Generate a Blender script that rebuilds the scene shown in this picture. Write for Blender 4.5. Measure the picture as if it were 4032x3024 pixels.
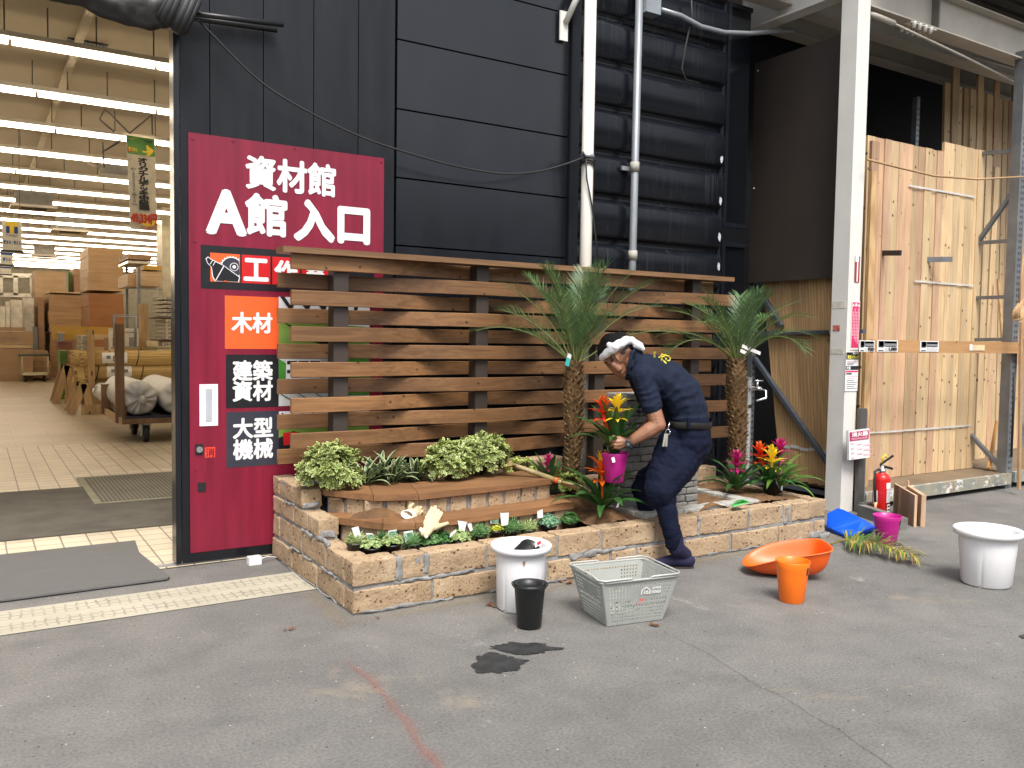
import bpy, bmesh, math, random
import numpy as np
from mathutils import Vector, Matrix, noise
R = math.radians
random.seed(7)
C = bpy.context.scene.collection
for o in list(bpy.data.objects): bpy.data.objects.remove(o)

# ---------------------------------------------------------------- camera
RW = np.array([[0.84696, -0.01604, 0.53143], [-0.53146, -0.05383, 0.84538], [0.01504, -0.99842, -0.05412]])
_u, _s, _v = np.linalg.svd(RW); RW = _u @ _v
FPX, CXP, CYP, HC = 3377.0, 2016.0, 1512.0, 1.5
sc = bpy.context.scene
cam_d = bpy.data.cameras.new('camera'); cam = bpy.data.objects.new('camera', cam_d); C.objects.link(cam)
cam_d.sensor_width = 36; cam_d.lens = FPX / 4032 * 36; cam_d.clip_end = 500; cam_d.clip_start = 0.05
cam.matrix_world = Matrix(((RW[0][0], -RW[0][1], -RW[0][2], 0), (RW[1][0], -RW[1][1], -RW[1][2], 0),
                           (RW[2][0], -RW[2][1], -RW[2][2], HC), (0, 0, 0, 1)))
sc.camera = cam
# ---------------------------------------------------------------- sky, sun, exposure
SUN_EL, SUN_AZ = 58, 200
w = bpy.data.worlds.new('World'); sc.world = w; w.use_nodes = True
nt = w.node_tree; nt.nodes.clear()
sky = nt.nodes.new('ShaderNodeTexSky'); sky.sky_type = 'NISHITA'; sky.sun_disc = False
sky.sun_elevation = R(SUN_EL); sky.sun_rotation = R(SUN_AZ); sky.dust_density = 4; sky.air_density = 1.0
hs = nt.nodes.new('ShaderNodeHueSaturation'); hs.inputs['Saturation'].default_value = 0.38
bg = nt.nodes.new('ShaderNodeBackground'); bg.inputs['Strength'].default_value = 0.105
wo = nt.nodes.new('ShaderNodeOutputWorld')
nt.links.new(sky.outputs[0], hs.inputs['Color']); nt.links.new(hs.outputs[0], bg.inputs['Color']); nt.links.new(bg.outputs[0], wo.inputs['Surface'])
sd = bpy.data.lights.new('sun', 'SUN'); sd.energy = 1.5; sd.angle = R(22); sd.color = (1, 0.95, 0.88)
so = bpy.data.objects.new('sun', sd); C.objects.link(so); so.location = (0, 0, 12)
so.rotation_euler = Vector((-math.sin(R(SUN_AZ)) * math.cos(R(SUN_EL)), -math.cos(R(SUN_AZ)) * math.cos(R(SUN_EL)), -math.sin(R(SUN_EL)))).to_track_quat('-Z', 'Y').to_euler()
sc.view_settings.view_transform = 'Standard'; sc.view_settings.look = 'None'; sc.view_settings.exposure = 1.3; sc.view_settings.gamma = 1
sc.render.engine = 'CYCLES'; sc.cycles.use_denoising = True; sc.cycles.max_bounces = 8; sc.cycles.diffuse_bounces = 4
sc.cycles.sample_clamp_indirect = 4
sc.cycles.caustics_reflective = False; sc.cycles.caustics_refractive = False

# ---------------------------------------------------------------- photo measurements -> metres
def ray(u, v):
    return RW @ np.array([(u - CXP) / FPX, (v - CYP) / FPX, 1.0])
def PZ(u, v, z=0.0):
    d = ray(u, v); t = (z - HC) / d[2]; return Vector((d[0] * t, d[1] * t, z))
def PY(u, v, y):
    d = ray(u, v); t = y / d[1]; return Vector((d[0] * t, y, HC + d[2] * t))
def PX(u, v, x):
    d = ray(u, v); t = x / d[0]; return Vector((x, d[1] * t, HC + d[2] * t))
def PD(u, v, D):
    d = ray(u, v); return Vector((d[0] * D, d[1] * D, HC + d[2] * D))

# ---------------------------------------------------------------- materials
def newmat(name):
    m = bpy.data.materials.new(name); m.use_nodes = True
    n = m.node_tree; b = n.nodes['Principled BSDF']; return m, n, b
def nd(n, t, **kw):
    x = n.nodes.new(t)
    for k, v in kw.items():
        if k in x.inputs: x.inputs[k].default_value = v
        else: setattr(x, k, v)
    return x
def ramp(n, fac, stops):
    r = n.nodes.new('ShaderNodeValToRGB'); e = r.color_ramp.elements
    while len(e) < len(stops): e.new(0.5)
    for el, (p, c) in zip(e, stops):
        el.position = p; el.color = (*c, 1) if len(c) == 3 else c
    n.links.new(fac, r.inputs['Fac']); return r.outputs['Color']
def mixc(n, fac, a, b, mode='MIX'):
    x = n.nodes.new('ShaderNodeMix'); x.data_type = 'RGBA'; x.blend_type = mode
    for s, v in ((0, fac), (6, a), (7, b)):
        if isinstance(v, (int, float)): x.inputs[s].default_value = v
        elif isinstance(v, tuple): x.inputs[s].default_value = (*v, 1)
        else: n.links.new(v, x.inputs[s])
    return x.outputs[2]
def coord(n, scale=(1, 1, 1), kind='Object', rnd=0.0):
    tc = n.nodes.new('ShaderNodeTexCoord'); mp = n.nodes.new('ShaderNodeMapping'); mp.inputs['Scale'].default_value = scale
    n.links.new(tc.outputs[kind], mp.inputs['Vector'])
    if rnd:
        oi = n.nodes.new('ShaderNodeObjectInfo'); mu = nd(n, 'ShaderNodeMath', operation='MULTIPLY'); mu.inputs[1].default_value = rnd
        n.links.new(oi.outputs['Random'], mu.inputs[0]); n.links.new(mu.outputs[0], mp.inputs['Location'])
    return mp.outputs[0]
def tex_noise(n, vec, scale, detail=4, rough=0.55, dist=0.0):
    x = nd(n, 'ShaderNodeTexNoise', Scale=scale, Detail=detail, Roughness=rough, Distortion=dist); n.links.new(vec, x.inputs['Vector']); return x.outputs['Fac']
def bump(n, b, h, strength=0.3, dist=0.01):
    x = nd(n, 'ShaderNodeBump', Strength=strength, Distance=dist); n.links.new(h, x.inputs['Height']); n.links.new(x.outputs[0], b.inputs['Normal'])
def mul(c, k): return tuple(min(1, x * k) for x in c)

def plain(name, col, rough=0.55, metal=0.0, var=0.18, scale=6.0, bmp=0.0, bscale=60, spec=0.5, stretch=(1, 1, 1), rnd=0, trans=0):
    m, n, b = newmat(name)
    v = coord(n, stretch, rnd=rnd); f = tex_noise(n, v, scale, 5, 0.6)
    n.links.new(ramp(n, f, [(0.3, mul(col, 1 - var)), (0.7, mul(col, 1 + var))]), b.inputs['Base Color'])
    f2 = tex_noise(n, v, scale * 2.3, 3)
    r = n.nodes.new('ShaderNodeMapRange'); n.links.new(f2, r.inputs[0]); r.inputs[3].default_value = max(0.03, rough - 0.1); r.inputs[4].default_value = min(1, rough + 0.1)
    n.links.new(r.outputs[0], b.inputs['Roughness'])
    b.inputs['Metallic'].default_value = metal; b.inputs['Specular IOR Level'].default_value = spec
    if bmp: bump(n, b, tex_noise(n, v, bscale, 4), bmp)
    return m
def emit(name, col, s):
    m, n, b = newmat(name); b.inputs['Base Color'].default_value = (*col, 1)
    b.inputs['Emission Color'].default_value = (*col, 1); b.inputs['Emission Strength'].default_value = s; return m
def leafmat(name, col, var=0.3, rough=0.45, tr=0.15):
    m, n, b = newmat(name)
    f = tex_noise(n, coord(n, rnd=50), 9, 3)
    n.links.new(ramp(n, f, [(0.3, mul(col, 1 - var)), (0.7, mul(col, 1 + var))]), b.inputs['Base Color'])
    b.inputs['Roughness'].default_value = rough
    out = n.nodes['Material Output']; t = n.nodes.new('ShaderNodeBsdfTranslucent'); t.inputs['Color'].default_value = (*mul(col, 1.3), 1)
    mx = n.nodes.new('ShaderNodeMixShader'); mx.inputs[0].default_value = tr
    n.links.new(b.outputs[0], mx.inputs[1]); n.links.new(t.outputs[0], mx.inputs[2]); n.links.new(mx.outputs[0], out.inputs['Surface'])
    return m
def wood(name, lo, hi, axis='X', knots=0.5, knotcol=(0.03, 0.015, 0.008), rough=0.55, grain=22, rnd=40, patch=0.35, kscale=(2.6, 9), cath=False, bmp=0.15, kr0=.14):
    m, n, b = newmat(name)
    st = {'X': (1.0, grain, grain), 'Y': (grain, 1.0, grain), 'Z': (grain, grain, 1.0)}[axis]
    v = coord(n, st, rnd=rnd)
    f = tex_noise(n, v, 1.6, 6, 0.65, 1.2)
    col = ramp(n, f, [(0.28, lo), (0.5, tuple((a + c) / 2 for a, c in zip(lo, hi))), (0.72, hi)])
    if cath:
        s2 = {'X': (0.5, 6, 6), 'Y': (6, 0.5, 6), 'Z': (6, 6, 0.5)}[axis]
        wv = nd(n, 'ShaderNodeTexWave', Scale=2.2, Distortion=6.0, Detail=2.0, wave_type='RINGS'); wv.inputs['Detail Scale'].default_value = 0.6
        n.links.new(coord(n, s2, rnd=rnd), wv.inputs['Vector'])
        col = mixc(n, 0.35, col, ramp(n, wv.outputs['Fac'], [(0.3, (1, 1, 1)), (0.85, (0.55, 0.33, 0.2))]), 'MULTIPLY')
    big = tex_noise(n, coord(n, tuple(1.2 if a == 1.0 else 3 for a in st), rnd=rnd), 1.3, 2)
    col = mixc(n, 1.0, col, ramp(n, big, [(0.3, (1 - patch,) * 3), (0.7, (1 + patch * 0.4,) * 3)]), 'MULTIPLY')
    if knots:
        kc = coord(n, rnd=rnd * 1.7); s3 = n.nodes.new('ShaderNodeSeparateXYZ'); n.links.new(kc, s3.inputs[0]); cb_ = n.nodes.new('ShaderNodeCombineXYZ')
        for i_, (ch, k_) in enumerate({'X': (('X', kscale[0]), ('Z', kscale[1])), 'Y': (('Y', kscale[0]), ('X', kscale[1])), 'Z': (('Z', kscale[0]), ('X', kscale[1]))}[axis]):
            mk = nd(n, 'ShaderNodeMath', operation='MULTIPLY'); n.links.new(s3.outputs[ch], mk.inputs[0]); mk.inputs[1].default_value = k_; n.links.new(mk.outputs[0], cb_.inputs[i_])
        vo = nd(n, 'ShaderNodeTexVoronoi', Scale=1.0); vo.voronoi_dimensions = '2D'; n.links.new(cb_.outputs[0], vo.inputs['Vector'])
        dn = tex_noise(n, coord(n, (40, 40, 40)), 1.0, 2)
        ad = nd(n, 'ShaderNodeMath', operation='MULTIPLY_ADD'); n.links.new(dn, ad.inputs[0]); ad.inputs[1].default_value = 0.12; n.links.new(vo.outputs['Distance'], ad.inputs[2])
        gate = nd(n, 'ShaderNodeMath', operation='LESS_THAN'); sep = n.nodes.new('ShaderNodeSeparateColor'); n.links.new(vo.outputs['Color'], sep.inputs[0])
        n.links.new(sep.outputs[0], gate.inputs[0]); gate.inputs[1].default_value = knots
        kr = ramp(n, ad.outputs[0], [(kr0, (1, 1, 1)), (kr0 + .10, (0, 0, 0))])
        mm = nd(n, 'ShaderNodeMath', operation='MULTIPLY'); n.links.new(kr, mm.inputs[0]); n.links.new(gate.outputs[0], mm.inputs[1])
        col = mixc(n, mm.outputs[0], col, knotcol)
    oi = n.nodes.new('ShaderNodeObjectInfo')
    col = mixc(n, 1.0, col, ramp(n, oi.outputs['Random'], [(0.0, (0.74, 0.72, 0.70)), (0.5, (0.98, 0.98, 0.98)), (1.0, (1.16, 1.14, 1.08))]), 'MULTIPLY')
    n.links.new(col, b.inputs['Base Color']); b.inputs['Roughness'].default_value = rough
    if bmp: bump(n, b, f, bmp, 0.004)
    return m

# ---------------------------------------------------------------- mesh helpers
class MB:
    def __init__(s): s.bm = bmesh.new(); s.mi = 0
    def face(s, pts, mi=None):
        try: f = s.bm.faces.new([s.bm.verts.new(p) for p in pts])
        except ValueError: return None
        f.material_index = s.mi if mi is None else mi; return f
    def box(s, x0, x1, y0, y1, z0, z1, mi=None, M=None):
        P = [(x, y, z) for z in (z0, z1) for x, y in ((x0, y0), (x1, y0), (x1, y1), (x0, y1))]
        if M is not None: P = [M @ Vector(p) for p in P]
        v = [s.bm.verts.new(p) for p in P]
        for q in ((3, 2, 1, 0), (4, 5, 6, 7), (0, 1, 5, 4), (1, 2, 6, 5), (2, 3, 7, 6), (3, 0, 4, 7)):
            f = s.bm.faces.new([v[i] for i in q]); f.material_index = s.mi if mi is None else mi
        return s
    def bar(s, a, b, w, h=None, mi=None, up=(0, 0, 1)):
        a, b = Vector(a), Vector(b); h = h or w; d = b - a; L = d.length; d.normalize(); up = Vector(up)
        if abs(d.dot(up)) > 0.98: up = Vector((1, 0, 0)) if abs(d.x) < .9 else Vector((0, 1, 0))
        r = d.cross(up).normalized(); t = r.cross(d)
        M = Matrix(((d.x, r.x, t.x, a.x), (d.y, r.y, t.y, a.y), (d.z, r.z, t.z, a.z), (0, 0, 0, 1)))
        return s.box(0, L, -w / 2, w / 2, -h / 2, h / 2, mi, M)
    def tube(s, pts, r, seg=10, mi=None, caps=True, smooth=True):
        pts = [Vector(p) for p in pts]; rr = r if isinstance(r, (list, tuple)) else [r] * len(pts); prev = None; rings = []
        for i, p in enumerate(pts):
            d = (pts[min(i + 1, len(pts) - 1)] - pts[max(i - 1, 0)]).normalized()
            if prev is None:
                u = d.orthogonal().normalized()
            else:
                u = (prev - d * prev.dot(d)); u = u.normalized() if u.length > 1e-6 else d.orthogonal().normalized()
            prev = u; w_ = d.cross(u)
            rings.append([s.bm.verts.new(p + (u * math.cos(2 * math.pi * k / seg) + w_ * math.sin(2 * math.pi * k / seg)) * rr[i]) for k in range(seg)])
        for a, b in zip(rings, rings[1:]):
            for k in range(seg):
                f = s.bm.faces.new((a[k], a[(k + 1) % seg], b[(k + 1) % seg], b[k])); f.smooth = smooth; f.material_index = s.mi if mi is None else mi
        if caps:
            for rg in (rings[0][::-1], rings[-1]):
                f = s.bm.faces.new(rg); f.material_index = s.mi if mi is None else mi
        return s
    def lathe(s, prof, c=(0, 0, 0), seg=32, mi=None, squash=None, smooth=True):
        c = Vector(c); rings = []
        for r, z in prof:
            rings.append([s.bm.verts.new(c + Vector((r * math.cos(2 * math.pi * k / seg), r * math.sin(2 * math.pi * k / seg), z))) for k in range(seg)])
        for a, b in zip(rings, rings[1:]):
            for k in range(seg):
                f = s.bm.faces.new((a[k], a[(k + 1) % seg], b[(k + 1) % seg], b[k])); f.smooth = smooth; f.material_index = s.mi if mi is None else mi
        for rg, pr in ((rings[0][::-1], prof[0]), (rings[-1], prof[-1])):
            if pr[0] > 1e-4:
                f = s.bm.faces.new(rg); f.material_index = s.mi if mi is None else mi
        return s
    def prism(s, pts2, f3, d, mi=None):
        """outline pts2 (a,b) placed by f3(a,b) and given thickness along vector d"""
        A = [Vector(f3(*p)) for p in pts2]; d = Vector(d)
        va = [s.bm.verts.new(p) for p in A]; vb = [s.bm.verts.new(p + d) for p in A]; n_ = len(A)
        fs = [s.bm.faces.new(va), s.bm.faces.new(vb[::-1])]
        for i in range(n_): fs.append(s.bm.faces.new((va[i], vb[i], vb[(i + 1) % n_], va[(i + 1) % n_])))
        for f in fs: f.material_index = s.mi if mi is None else mi
        return s
    def rough(s, x0, x1, y0, y1, z0, z1, cell=0.03, amp=0.006, rad=0.012, M=None, mi=None, seed=0.0):
        """a box with broken, rounded faces"""
        nx, ny, nz = (max(2, min(16, int(round((b - a) / cell)))) for a, b in ((x0, x1), (y0, y1), (z0, z1)))
        c = Vector(((x0 + x1) / 2, (y0 + y1) / 2, (z0 + z1) / 2)); h = Vector(((x1 - x0) / 2, (y1 - y0) / 2, (z1 - z0) / 2)); cache = {}
        def ticks(a_, b_, n_):
            e_ = min(rad * 1.15, (b_ - a_) * .25); return [a_, a_ + e_ * .45, a_ + e_] + [a_ + e_ + (b_ - a_ - 2 * e_) * q_ / n_ for q_ in range(1, n_)] + [b_ - e_, b_ - e_ * .45, b_]
        tx, ty, tz = ticks(x0, x1, nx), ticks(y0, y1, ny), ticks(z0, z1, nz); nx, ny, nz = len(tx) - 1, len(ty) - 1, len(tz) - 1
        def vert(i, j, k):
            key = (i, j, k)
            if key not in cache:
                p = Vector((tx[i], ty[j], tz[k])) - c
                q = Vector([max(-h[a] + rad, min(h[a] - rad, p[a])) for a in range(3)]); e = p - q
                if e.length > 1e-9: p = q + e.normalized() * min(rad, max(abs(e.x), abs(e.y), abs(e.z)))
                p = p + c
                p += noise.noise_vector(p * 22 + Vector((seed, seed * 1.7, 0))) * amp + noise.noise_vector(p * 7 + Vector((0, seed, 3))) * amp * 0.8
                cache[key] = s.bm.verts.new(M @ p if M is not None else p)
            return cache[key]
        def quad(*ks):
            f = s.bm.faces.new([vert(*k) for k in ks]); f.smooth = True; f.material_index = s.mi if mi is None else mi
        for i in range(nx):
            for j in range(ny):
                quad((i, j, 0), (i, j + 1, 0), (i + 1, j + 1, 0), (i + 1, j, 0)); quad((i, j, nz), (i + 1, j, nz), (i + 1, j + 1, nz), (i, j + 1, nz))
        for i in range(nx):
            for k in range(nz):
                quad((i, 0, k), (i + 1, 0, k), (i + 1, 0, k + 1), (i, 0, k + 1)); quad((i, ny, k), (i, ny, k + 1), (i + 1, ny, k + 1), (i + 1, ny, k))
        for j in range(ny):
            for k in range(nz):
                quad((0, j, k), (0, j, k + 1), (0, j + 1, k + 1), (0, j + 1, k)); quad((nx, j, k), (nx, j + 1, k), (nx, j + 1, k + 1), (nx, j, k + 1))
        return s
    def done(s, name, mats, parent=None, local=False, bevel=0.0, origin=None, autosmooth=False):
        bm = s.bm
        if bevel:
            es = [e for e in bm.edges if len(e.link_faces) == 2 and e.calc_face_angle(0) > 0.6]
            bmesh.ops.bevel(bm, geom=es, offset=bevel, segments=2, affect='EDGES', profile=0.6, clamp_overlap=True)
        me = bpy.data.meshes.new(name)
        for m in (mats if isinstance(mats, (list, tuple)) else [mats]): me.materials.append(m)
        o = bpy.data.objects.new(name, me); C.objects.link(o)
        if parent is not None:
            o.parent = parent
            if not local:
                root = parent
                while root.parent: root = root.parent
                bmesh.ops.translate(bm, verts=bm.verts, vec=-root.location)
        elif not local:
            if origin is None:
                vs = [v.co for v in bm.verts]
                origin = Vector(((min(v.x for v in vs) + max(v.x for v in vs)) / 2, (min(v.y for v in vs) + max(v.y for v in vs)) / 2, min(v.z for v in vs)))
            bmesh.ops.translate(bm, verts=bm.verts, vec=-Vector(origin)); o.location = origin
        bmesh.ops.recalc_face_normals(bm, faces=bm.faces)
        bm.to_mesh(me); bm.free(); return o
def tag(o, label=None, cat=None, group=None, kind=None):
    for k, v in (('label', label), ('category', cat), ('group', group), ('kind', kind)):
        if v: o[k] = v
    return o
def thing(name, label, cat, loc, group=None, rz=0):
    o = bpy.data.objects.new(name, None); C.objects.link(o); o.location = loc; o.rotation_euler = (0, 0, rz); o.empty_display_size = 0.1
    return tag(o, label, cat, group)
def kids(o): return [c for c in bpy.data.objects if c.parent == o]
def dup(o, loc=None, rz=None, label=None, group=None, parent=None):
    c = o.copy(); C.objects.link(c)
    if parent: c.parent = parent
    if loc is not None: c.location = loc
    if rz is not None: c.rotation_euler = (0, 0, rz)
    if label: c['label'] = label
    if group: c['group'] = group
    for k in kids(o): dup(k, parent=c)
    return c
def solid(name, mat_, parent, fn, **kw):
    b = MB(); fn(b); return b.done(name, mat_, parent, **kw)
# lettering: a text curve turned to mesh and fitted into a frame given by origin, right vector and up vector
def letters(body, mat_, parent, o, rt, up, name='lettering', bold=0.0, vertical=False, keep=False, lift=0.002, thick=0.0015, spacing=1.0):
    cu = bpy.data.curves.new('t', 'FONT'); cu.body = '\n'.join(body) if vertical else body; cu.size = 1; cu.extrude = 0
    cu.align_x = 'CENTER' if vertical else 'LEFT'; cu.space_line = 0.82 if vertical else 1.0; cu.space_character = spacing; cu.resolution_u = 3
    t = bpy.data.objects.new('t', cu); C.objects.link(t)
    dg = bpy.context.evaluated_depsgraph_get(); me = bpy.data.meshes.new_from_object(t.evaluated_get(dg))
    bpy.data.objects.remove(t)
    n_ = len(me.vertices)
    if n_ == 0: return None
    co = np.empty(n_ * 3); me.vertices.foreach_get('co', co); co = co.reshape(-1, 3)
    mn, mx = co.min(0), co.max(0); sz = np.maximum(mx - mn, 1e-6)
    o, rt, up = Vector(o), Vector(rt), Vector(up); nrm = rt.cross(up).normalized(); W, H = rt.length, up.length
    s = co - mn; sx, sy = W / sz[0], H / sz[1]; ox = oy = 0
    if keep: k = min(sx, sy); ox, oy = (W - k * sz[0]) / 2, (H - k * sz[1]) / 2; sx = sy = k
    ru, uu = rt.normalized(), up.normalized()
    base = np.array(o) + np.outer(s[:, 0] * sx + ox, np.array(ru)) + np.outer(s[:, 1] * sy + oy, np.array(uu)) + np.array(nrm) * lift
    root = parent
    while root is not None and root.parent: root = root.parent
    if root is not None: base = base - np.array(root.location)
    if bold:                                             # heavier strokes: the glyphs repeated a hair's breadth around
        k = bold * (sx + sy) / 2; bm = bmesh.new(); bm.from_mesh(me)
        for v_, p_ in zip(bm.verts, base): v_.co = p_
        geo = bm.verts[:] + bm.edges[:] + bm.faces[:]
        for i in range(8):
            a = i * math.pi / 4; d_ = bmesh.ops.duplicate(bm, geom=geo)
            bmesh.ops.translate(bm, verts=[g for g in d_['geom'] if isinstance(g, bmesh.types.BMVert)], vec=ru * k * math.cos(a) + uu * k * math.sin(a) + nrm * 0.00012 * (i + 1))
        bm.to_mesh(me); bm.free(); base = np.empty(len(me.vertices) * 3); me.vertices.foreach_get('co', base)
    me.vertices.foreach_set('co', base.ravel()); me.materials.clear(); me.materials.append(mat_); me.name = name
    ob = bpy.data.objects.new(name, me); C.objects.link(ob)
    if parent is not None: ob.parent = parent
    me.update(); return ob

# ---------------------------------------------------------------- shared materials
black_metal = plain('black_cladding', (0.0075, 0.009, 0.0125), 0.24, 0.0, 0.25, 2.5, 0.02, 5, 0.5, (1, 1, 0.5))
door_black = plain('door_paint', (0.009, 0.010, 0.013), 0.40, 0, 0.35, 5, 0.03, 30, 0.32, (2, 2, 0.35))
dark_void = plain('dark_wall', (0.006, 0.007, 0.01), 0.5)
white_pvc = plain('white_pvc', (0.72, 0.70, 0.63), 0.35, 0, 0.06, 3)
grey_pipe = plain('grey_pipe', (0.24, 0.26, 0.28), 0.4, 0.3, 0.12, 5)
galv = plain('galvanised_steel', (0.33, 0.35, 0.37), 0.42, 0.7, 0.15, 8)
rack_grey = plain('rack_steel', (0.17, 0.18, 0.19), 0.5, 0.35, 0.2, 7)
rack_blue = plain('rack_bar_steel', (0.10, 0.115, 0.14), 0.5, 0.35, 0.15, 7)
cream_steel = plain('painted_steel', (0.66, 0.645, 0.60), 0.4, 0, 0.06, 3, spec=0.5)
white_paint = plain('white_paint', (0.8, 0.8, 0.8), 0.35, 0, 0.03, 4)
red_sign = plain('red_sign', (0.195, 0.009, 0.030), 0.36, 0, 0.22, 3, stretch=(4, 4, 0.4))
sign_black = plain('sign_black', (0.010, 0.010, 0.013), 0.4)
sign_grey = plain('sign_grey', (0.035, 0.036, 0.052), 0.4)
sign_orange = plain('sign_orange', (0.84, 0.115, 0.022), 0.4, 0, 0.05)
sign_red = plain('sign_bright_red', (0.56, 0.012, 0.014), 0.4, 0, 0.05)
sign_green = plain('sign_green', (0.19, 0.31, 0.055), 0.4, 0, 0.05)
sign_leaf = plain('sign_leaf', (0.06, 0.24, 0.03), 0.4, 0, 0.05)
paper = plain('paper', (0.78, 0.78, 0.76), 0.6, 0, 0.04)
grey_print = plain('grey_print', (0.22, 0.22, 0.24), 0.6)
ink = plain('ink', (0.012, 0.012, 0.014), 0.5)
pink_print = plain('pink_print', (0.60, 0.03, 0.13), 0.5, 0, 0.06)
yellow_print = plain('yellow_print', (0.85, 0.62, 0.03), 0.5, 0, 0.06)
black_plastic = plain('black_plastic', (0.010, 0.011, 0.012), 0.42, 0, 0.2, 8, 0.05, 200)
black_rubber = plain('black_rubber', (0.014, 0.014, 0.015), 0.6)
chrome = plain('chrome', (0.75, 0.76, 0.78), 0.12, 1.0, 0.03)

# ---------------------------------------------------------------- ground
def asphalt():
    m, n, b = newmat('asphalt'); v = coord(n)
    big = tex_noise(n, v, 0.55, 5, 0.6, 0.6); mid = tex_noise(n, v, 3.2, 5, 0.65); fine = tex_noise(n, v, 75, 3, 0.7)
    c = ramp(n, big, [(0.3, (0.124, 0.121, 0.115)), (0.5, (0.151, 0.147, 0.140)), (0.7, (0.178, 0.172, 0.160))])
    c = mixc(n, 0.45, c, ramp(n, mid, [(0.3, (0.6, 0.6, 0.6)), (0.7, (1.3, 1.28, 1.24))]), 'MULTIPLY')
    c = mixc(n, 0.6, c, ramp(n, fine, [(0.30, (0.48, 0.48, 0.49)), (0.5, (1, 1, 1)), (0.70, (1.5, 1.48, 1.43))]), 'MULTIPLY')
    vo = nd(n, 'ShaderNodeTexVoronoi', Scale=42.0); n.links.new(v, vo.inputs['Vector'])
    sp = nd(n, 'ShaderNodeSeparateColor'); n.links.new(vo.outputs['Color'], sp.inputs[0])
    def speck(ch, lim, rad, col, c):
        g = nd(n, 'ShaderNodeMath', operation='LESS_THAN'); n.links.new(sp.outputs[ch], g.inputs[0]); g.inputs[1].default_value = lim
        d = nd(n, 'ShaderNodeMath', operation='LESS_THAN'); n.links.new(vo.outputs['Distance'], d.inputs[0]); d.inputs[1].default_value = rad
        mm = nd(n, 'ShaderNodeMath', operation='MULTIPLY'); n.links.new(g.outputs[0], mm.inputs[0]); n.links.new(d.outputs[0], mm.inputs[1])
        return mixc(n, mm.outputs[0], c, col)
    c = speck(0, 0.025, 0.17, (0.42, 0.41, 0.38), c); c = speck(1, 0.03, 0.2, (0.03, 0.03, 0.033), c)
    # dusty tan spills and pale scuffs with shapes of their own
    t = tex_noise(n, coord(n, (0.9, 0.9, 0.9)), 1.1, 6, 0.72, 0.4)
    c = mixc(n, ramp(n, t, [(0.60, (0, 0, 0)), (0.72, (0.55,) * 3)]), c, (0.30, 0.25, 0.175))
    t2 = tex_noise(n, coord(n, (1.5, 0.8, 1)), 2.3, 6, 0.75, 0.5)
    c = mixc(n, ramp(n, t2, [(0.64, (0, 0, 0)), (0.74, (0.5,) * 3)]), c, (0.36, 0.35, 0.325))
    t3 = tex_noise(n, coord(n, (0.7, 1.0, 1)), 1.7, 5, 0.6, 0.3)
    c = mixc(n, ramp(n, t3, [(0.60, (0, 0, 0)), (0.75, (0.6,) * 3)]), c, (0.075, 0.075, 0.075))
    n.links.new(c, b.inputs['Base Color']); b.inputs['Roughness'].default_value = 0.8; b.inputs['Specular IOR Level'].default_value = 0.35
    bump(n, b, fine, 0.35, 0.005); return m
b = MB(); b.face([(-150, -150, 0), (150, -150, 0), (150, 150, 0), (-150, 150, 0)])
tag(b.done('ground', asphalt(), origin=(0, 0, 0)), kind='structure')

def tile_mat():
    m, n, b = newmat('floor_tiles'); v = coord(n)
    br = nd(n, 'ShaderNodeTexBrick', Scale=1.0); br.offset = 0; br.inputs['Brick Width'].default_value = 0.17; br.inputs['Row Height'].default_value = 0.17
    br.inputs['Mortar Size'].default_value = 0.006; br.inputs['Mortar Smooth'].default_value = 0.2
    br.inputs['Color1'].default_value = (0.58, 0.50, 0.37, 1); br.inputs['Color2'].default_value = (0.52, 0.445, 0.325, 1); br.inputs['Mortar'].default_value = (0.14, 0.115, 0.085, 1)
    n.links.new(v, br.inputs['Vector'])
    n.links.new(mixc(n, 0.4, br.outputs['Color'], ramp(n, tex_noise(n, v, 3, 5), [(0.3, (0.6, 0.6, 0.6)), (0.7, (1.15, 1.15, 1.15))]), 'MULTIPLY'), b.inputs['Base Color'])
    b.inputs['Roughness'].default_value = 0.45; return m
def vinyl_mat():
    m, n, b = newmat('vinyl_floor'); v = coord(n)
    br = nd(n, 'ShaderNodeTexBrick', Scale=1.0); br.inputs['Brick Width'].default_value = 0.9; br.inputs['Row Height'].default_value = 0.45
    br.inputs['Mortar Size'].default_value = 0.004; br.inputs['Color1'].default_value = (0.42, 0.345, 0.235, 1); br.inputs['Color2'].default_value = (0.35, 0.285, 0.19, 1); br.inputs['Mortar'].default_value = (0.2, 0.15, 0.09, 1)
    n.links.new(v, br.inputs['Vector'])
    n.links.new(mixc(n, 0.5, br.outputs['Color'], ramp(n, tex_noise(n, v, 1.3, 6, 0.65), [(0.3, (0.6, 0.58, 0.54)), (0.7, (1.2, 1.2, 1.2))]), 'MULTIPLY'), b.inputs['Base Color'])
    b.inputs['Roughness'].default_value = 0.38; return m
b = MB(); b.face([(-10, 5.70, .006), (5.86, 5.70, .006), (5.86, 7.25, .006), (14, 7.25, .006), (14, 12.6, .006), (-10, 12.6, .006)]); tag(b.done('tiled_floor', tile_mat(), origin=(0, 5.7, .006)), kind='structure')
b = MB(); b.face([(-10, 12.6, .006), (14, 12.6, .006), (14, 41, .006), (-10, 41, .006)]); tag(b.done('shop_floor', vinyl_mat(), origin=(0, 12.6, .006)), kind='structure')
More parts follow.
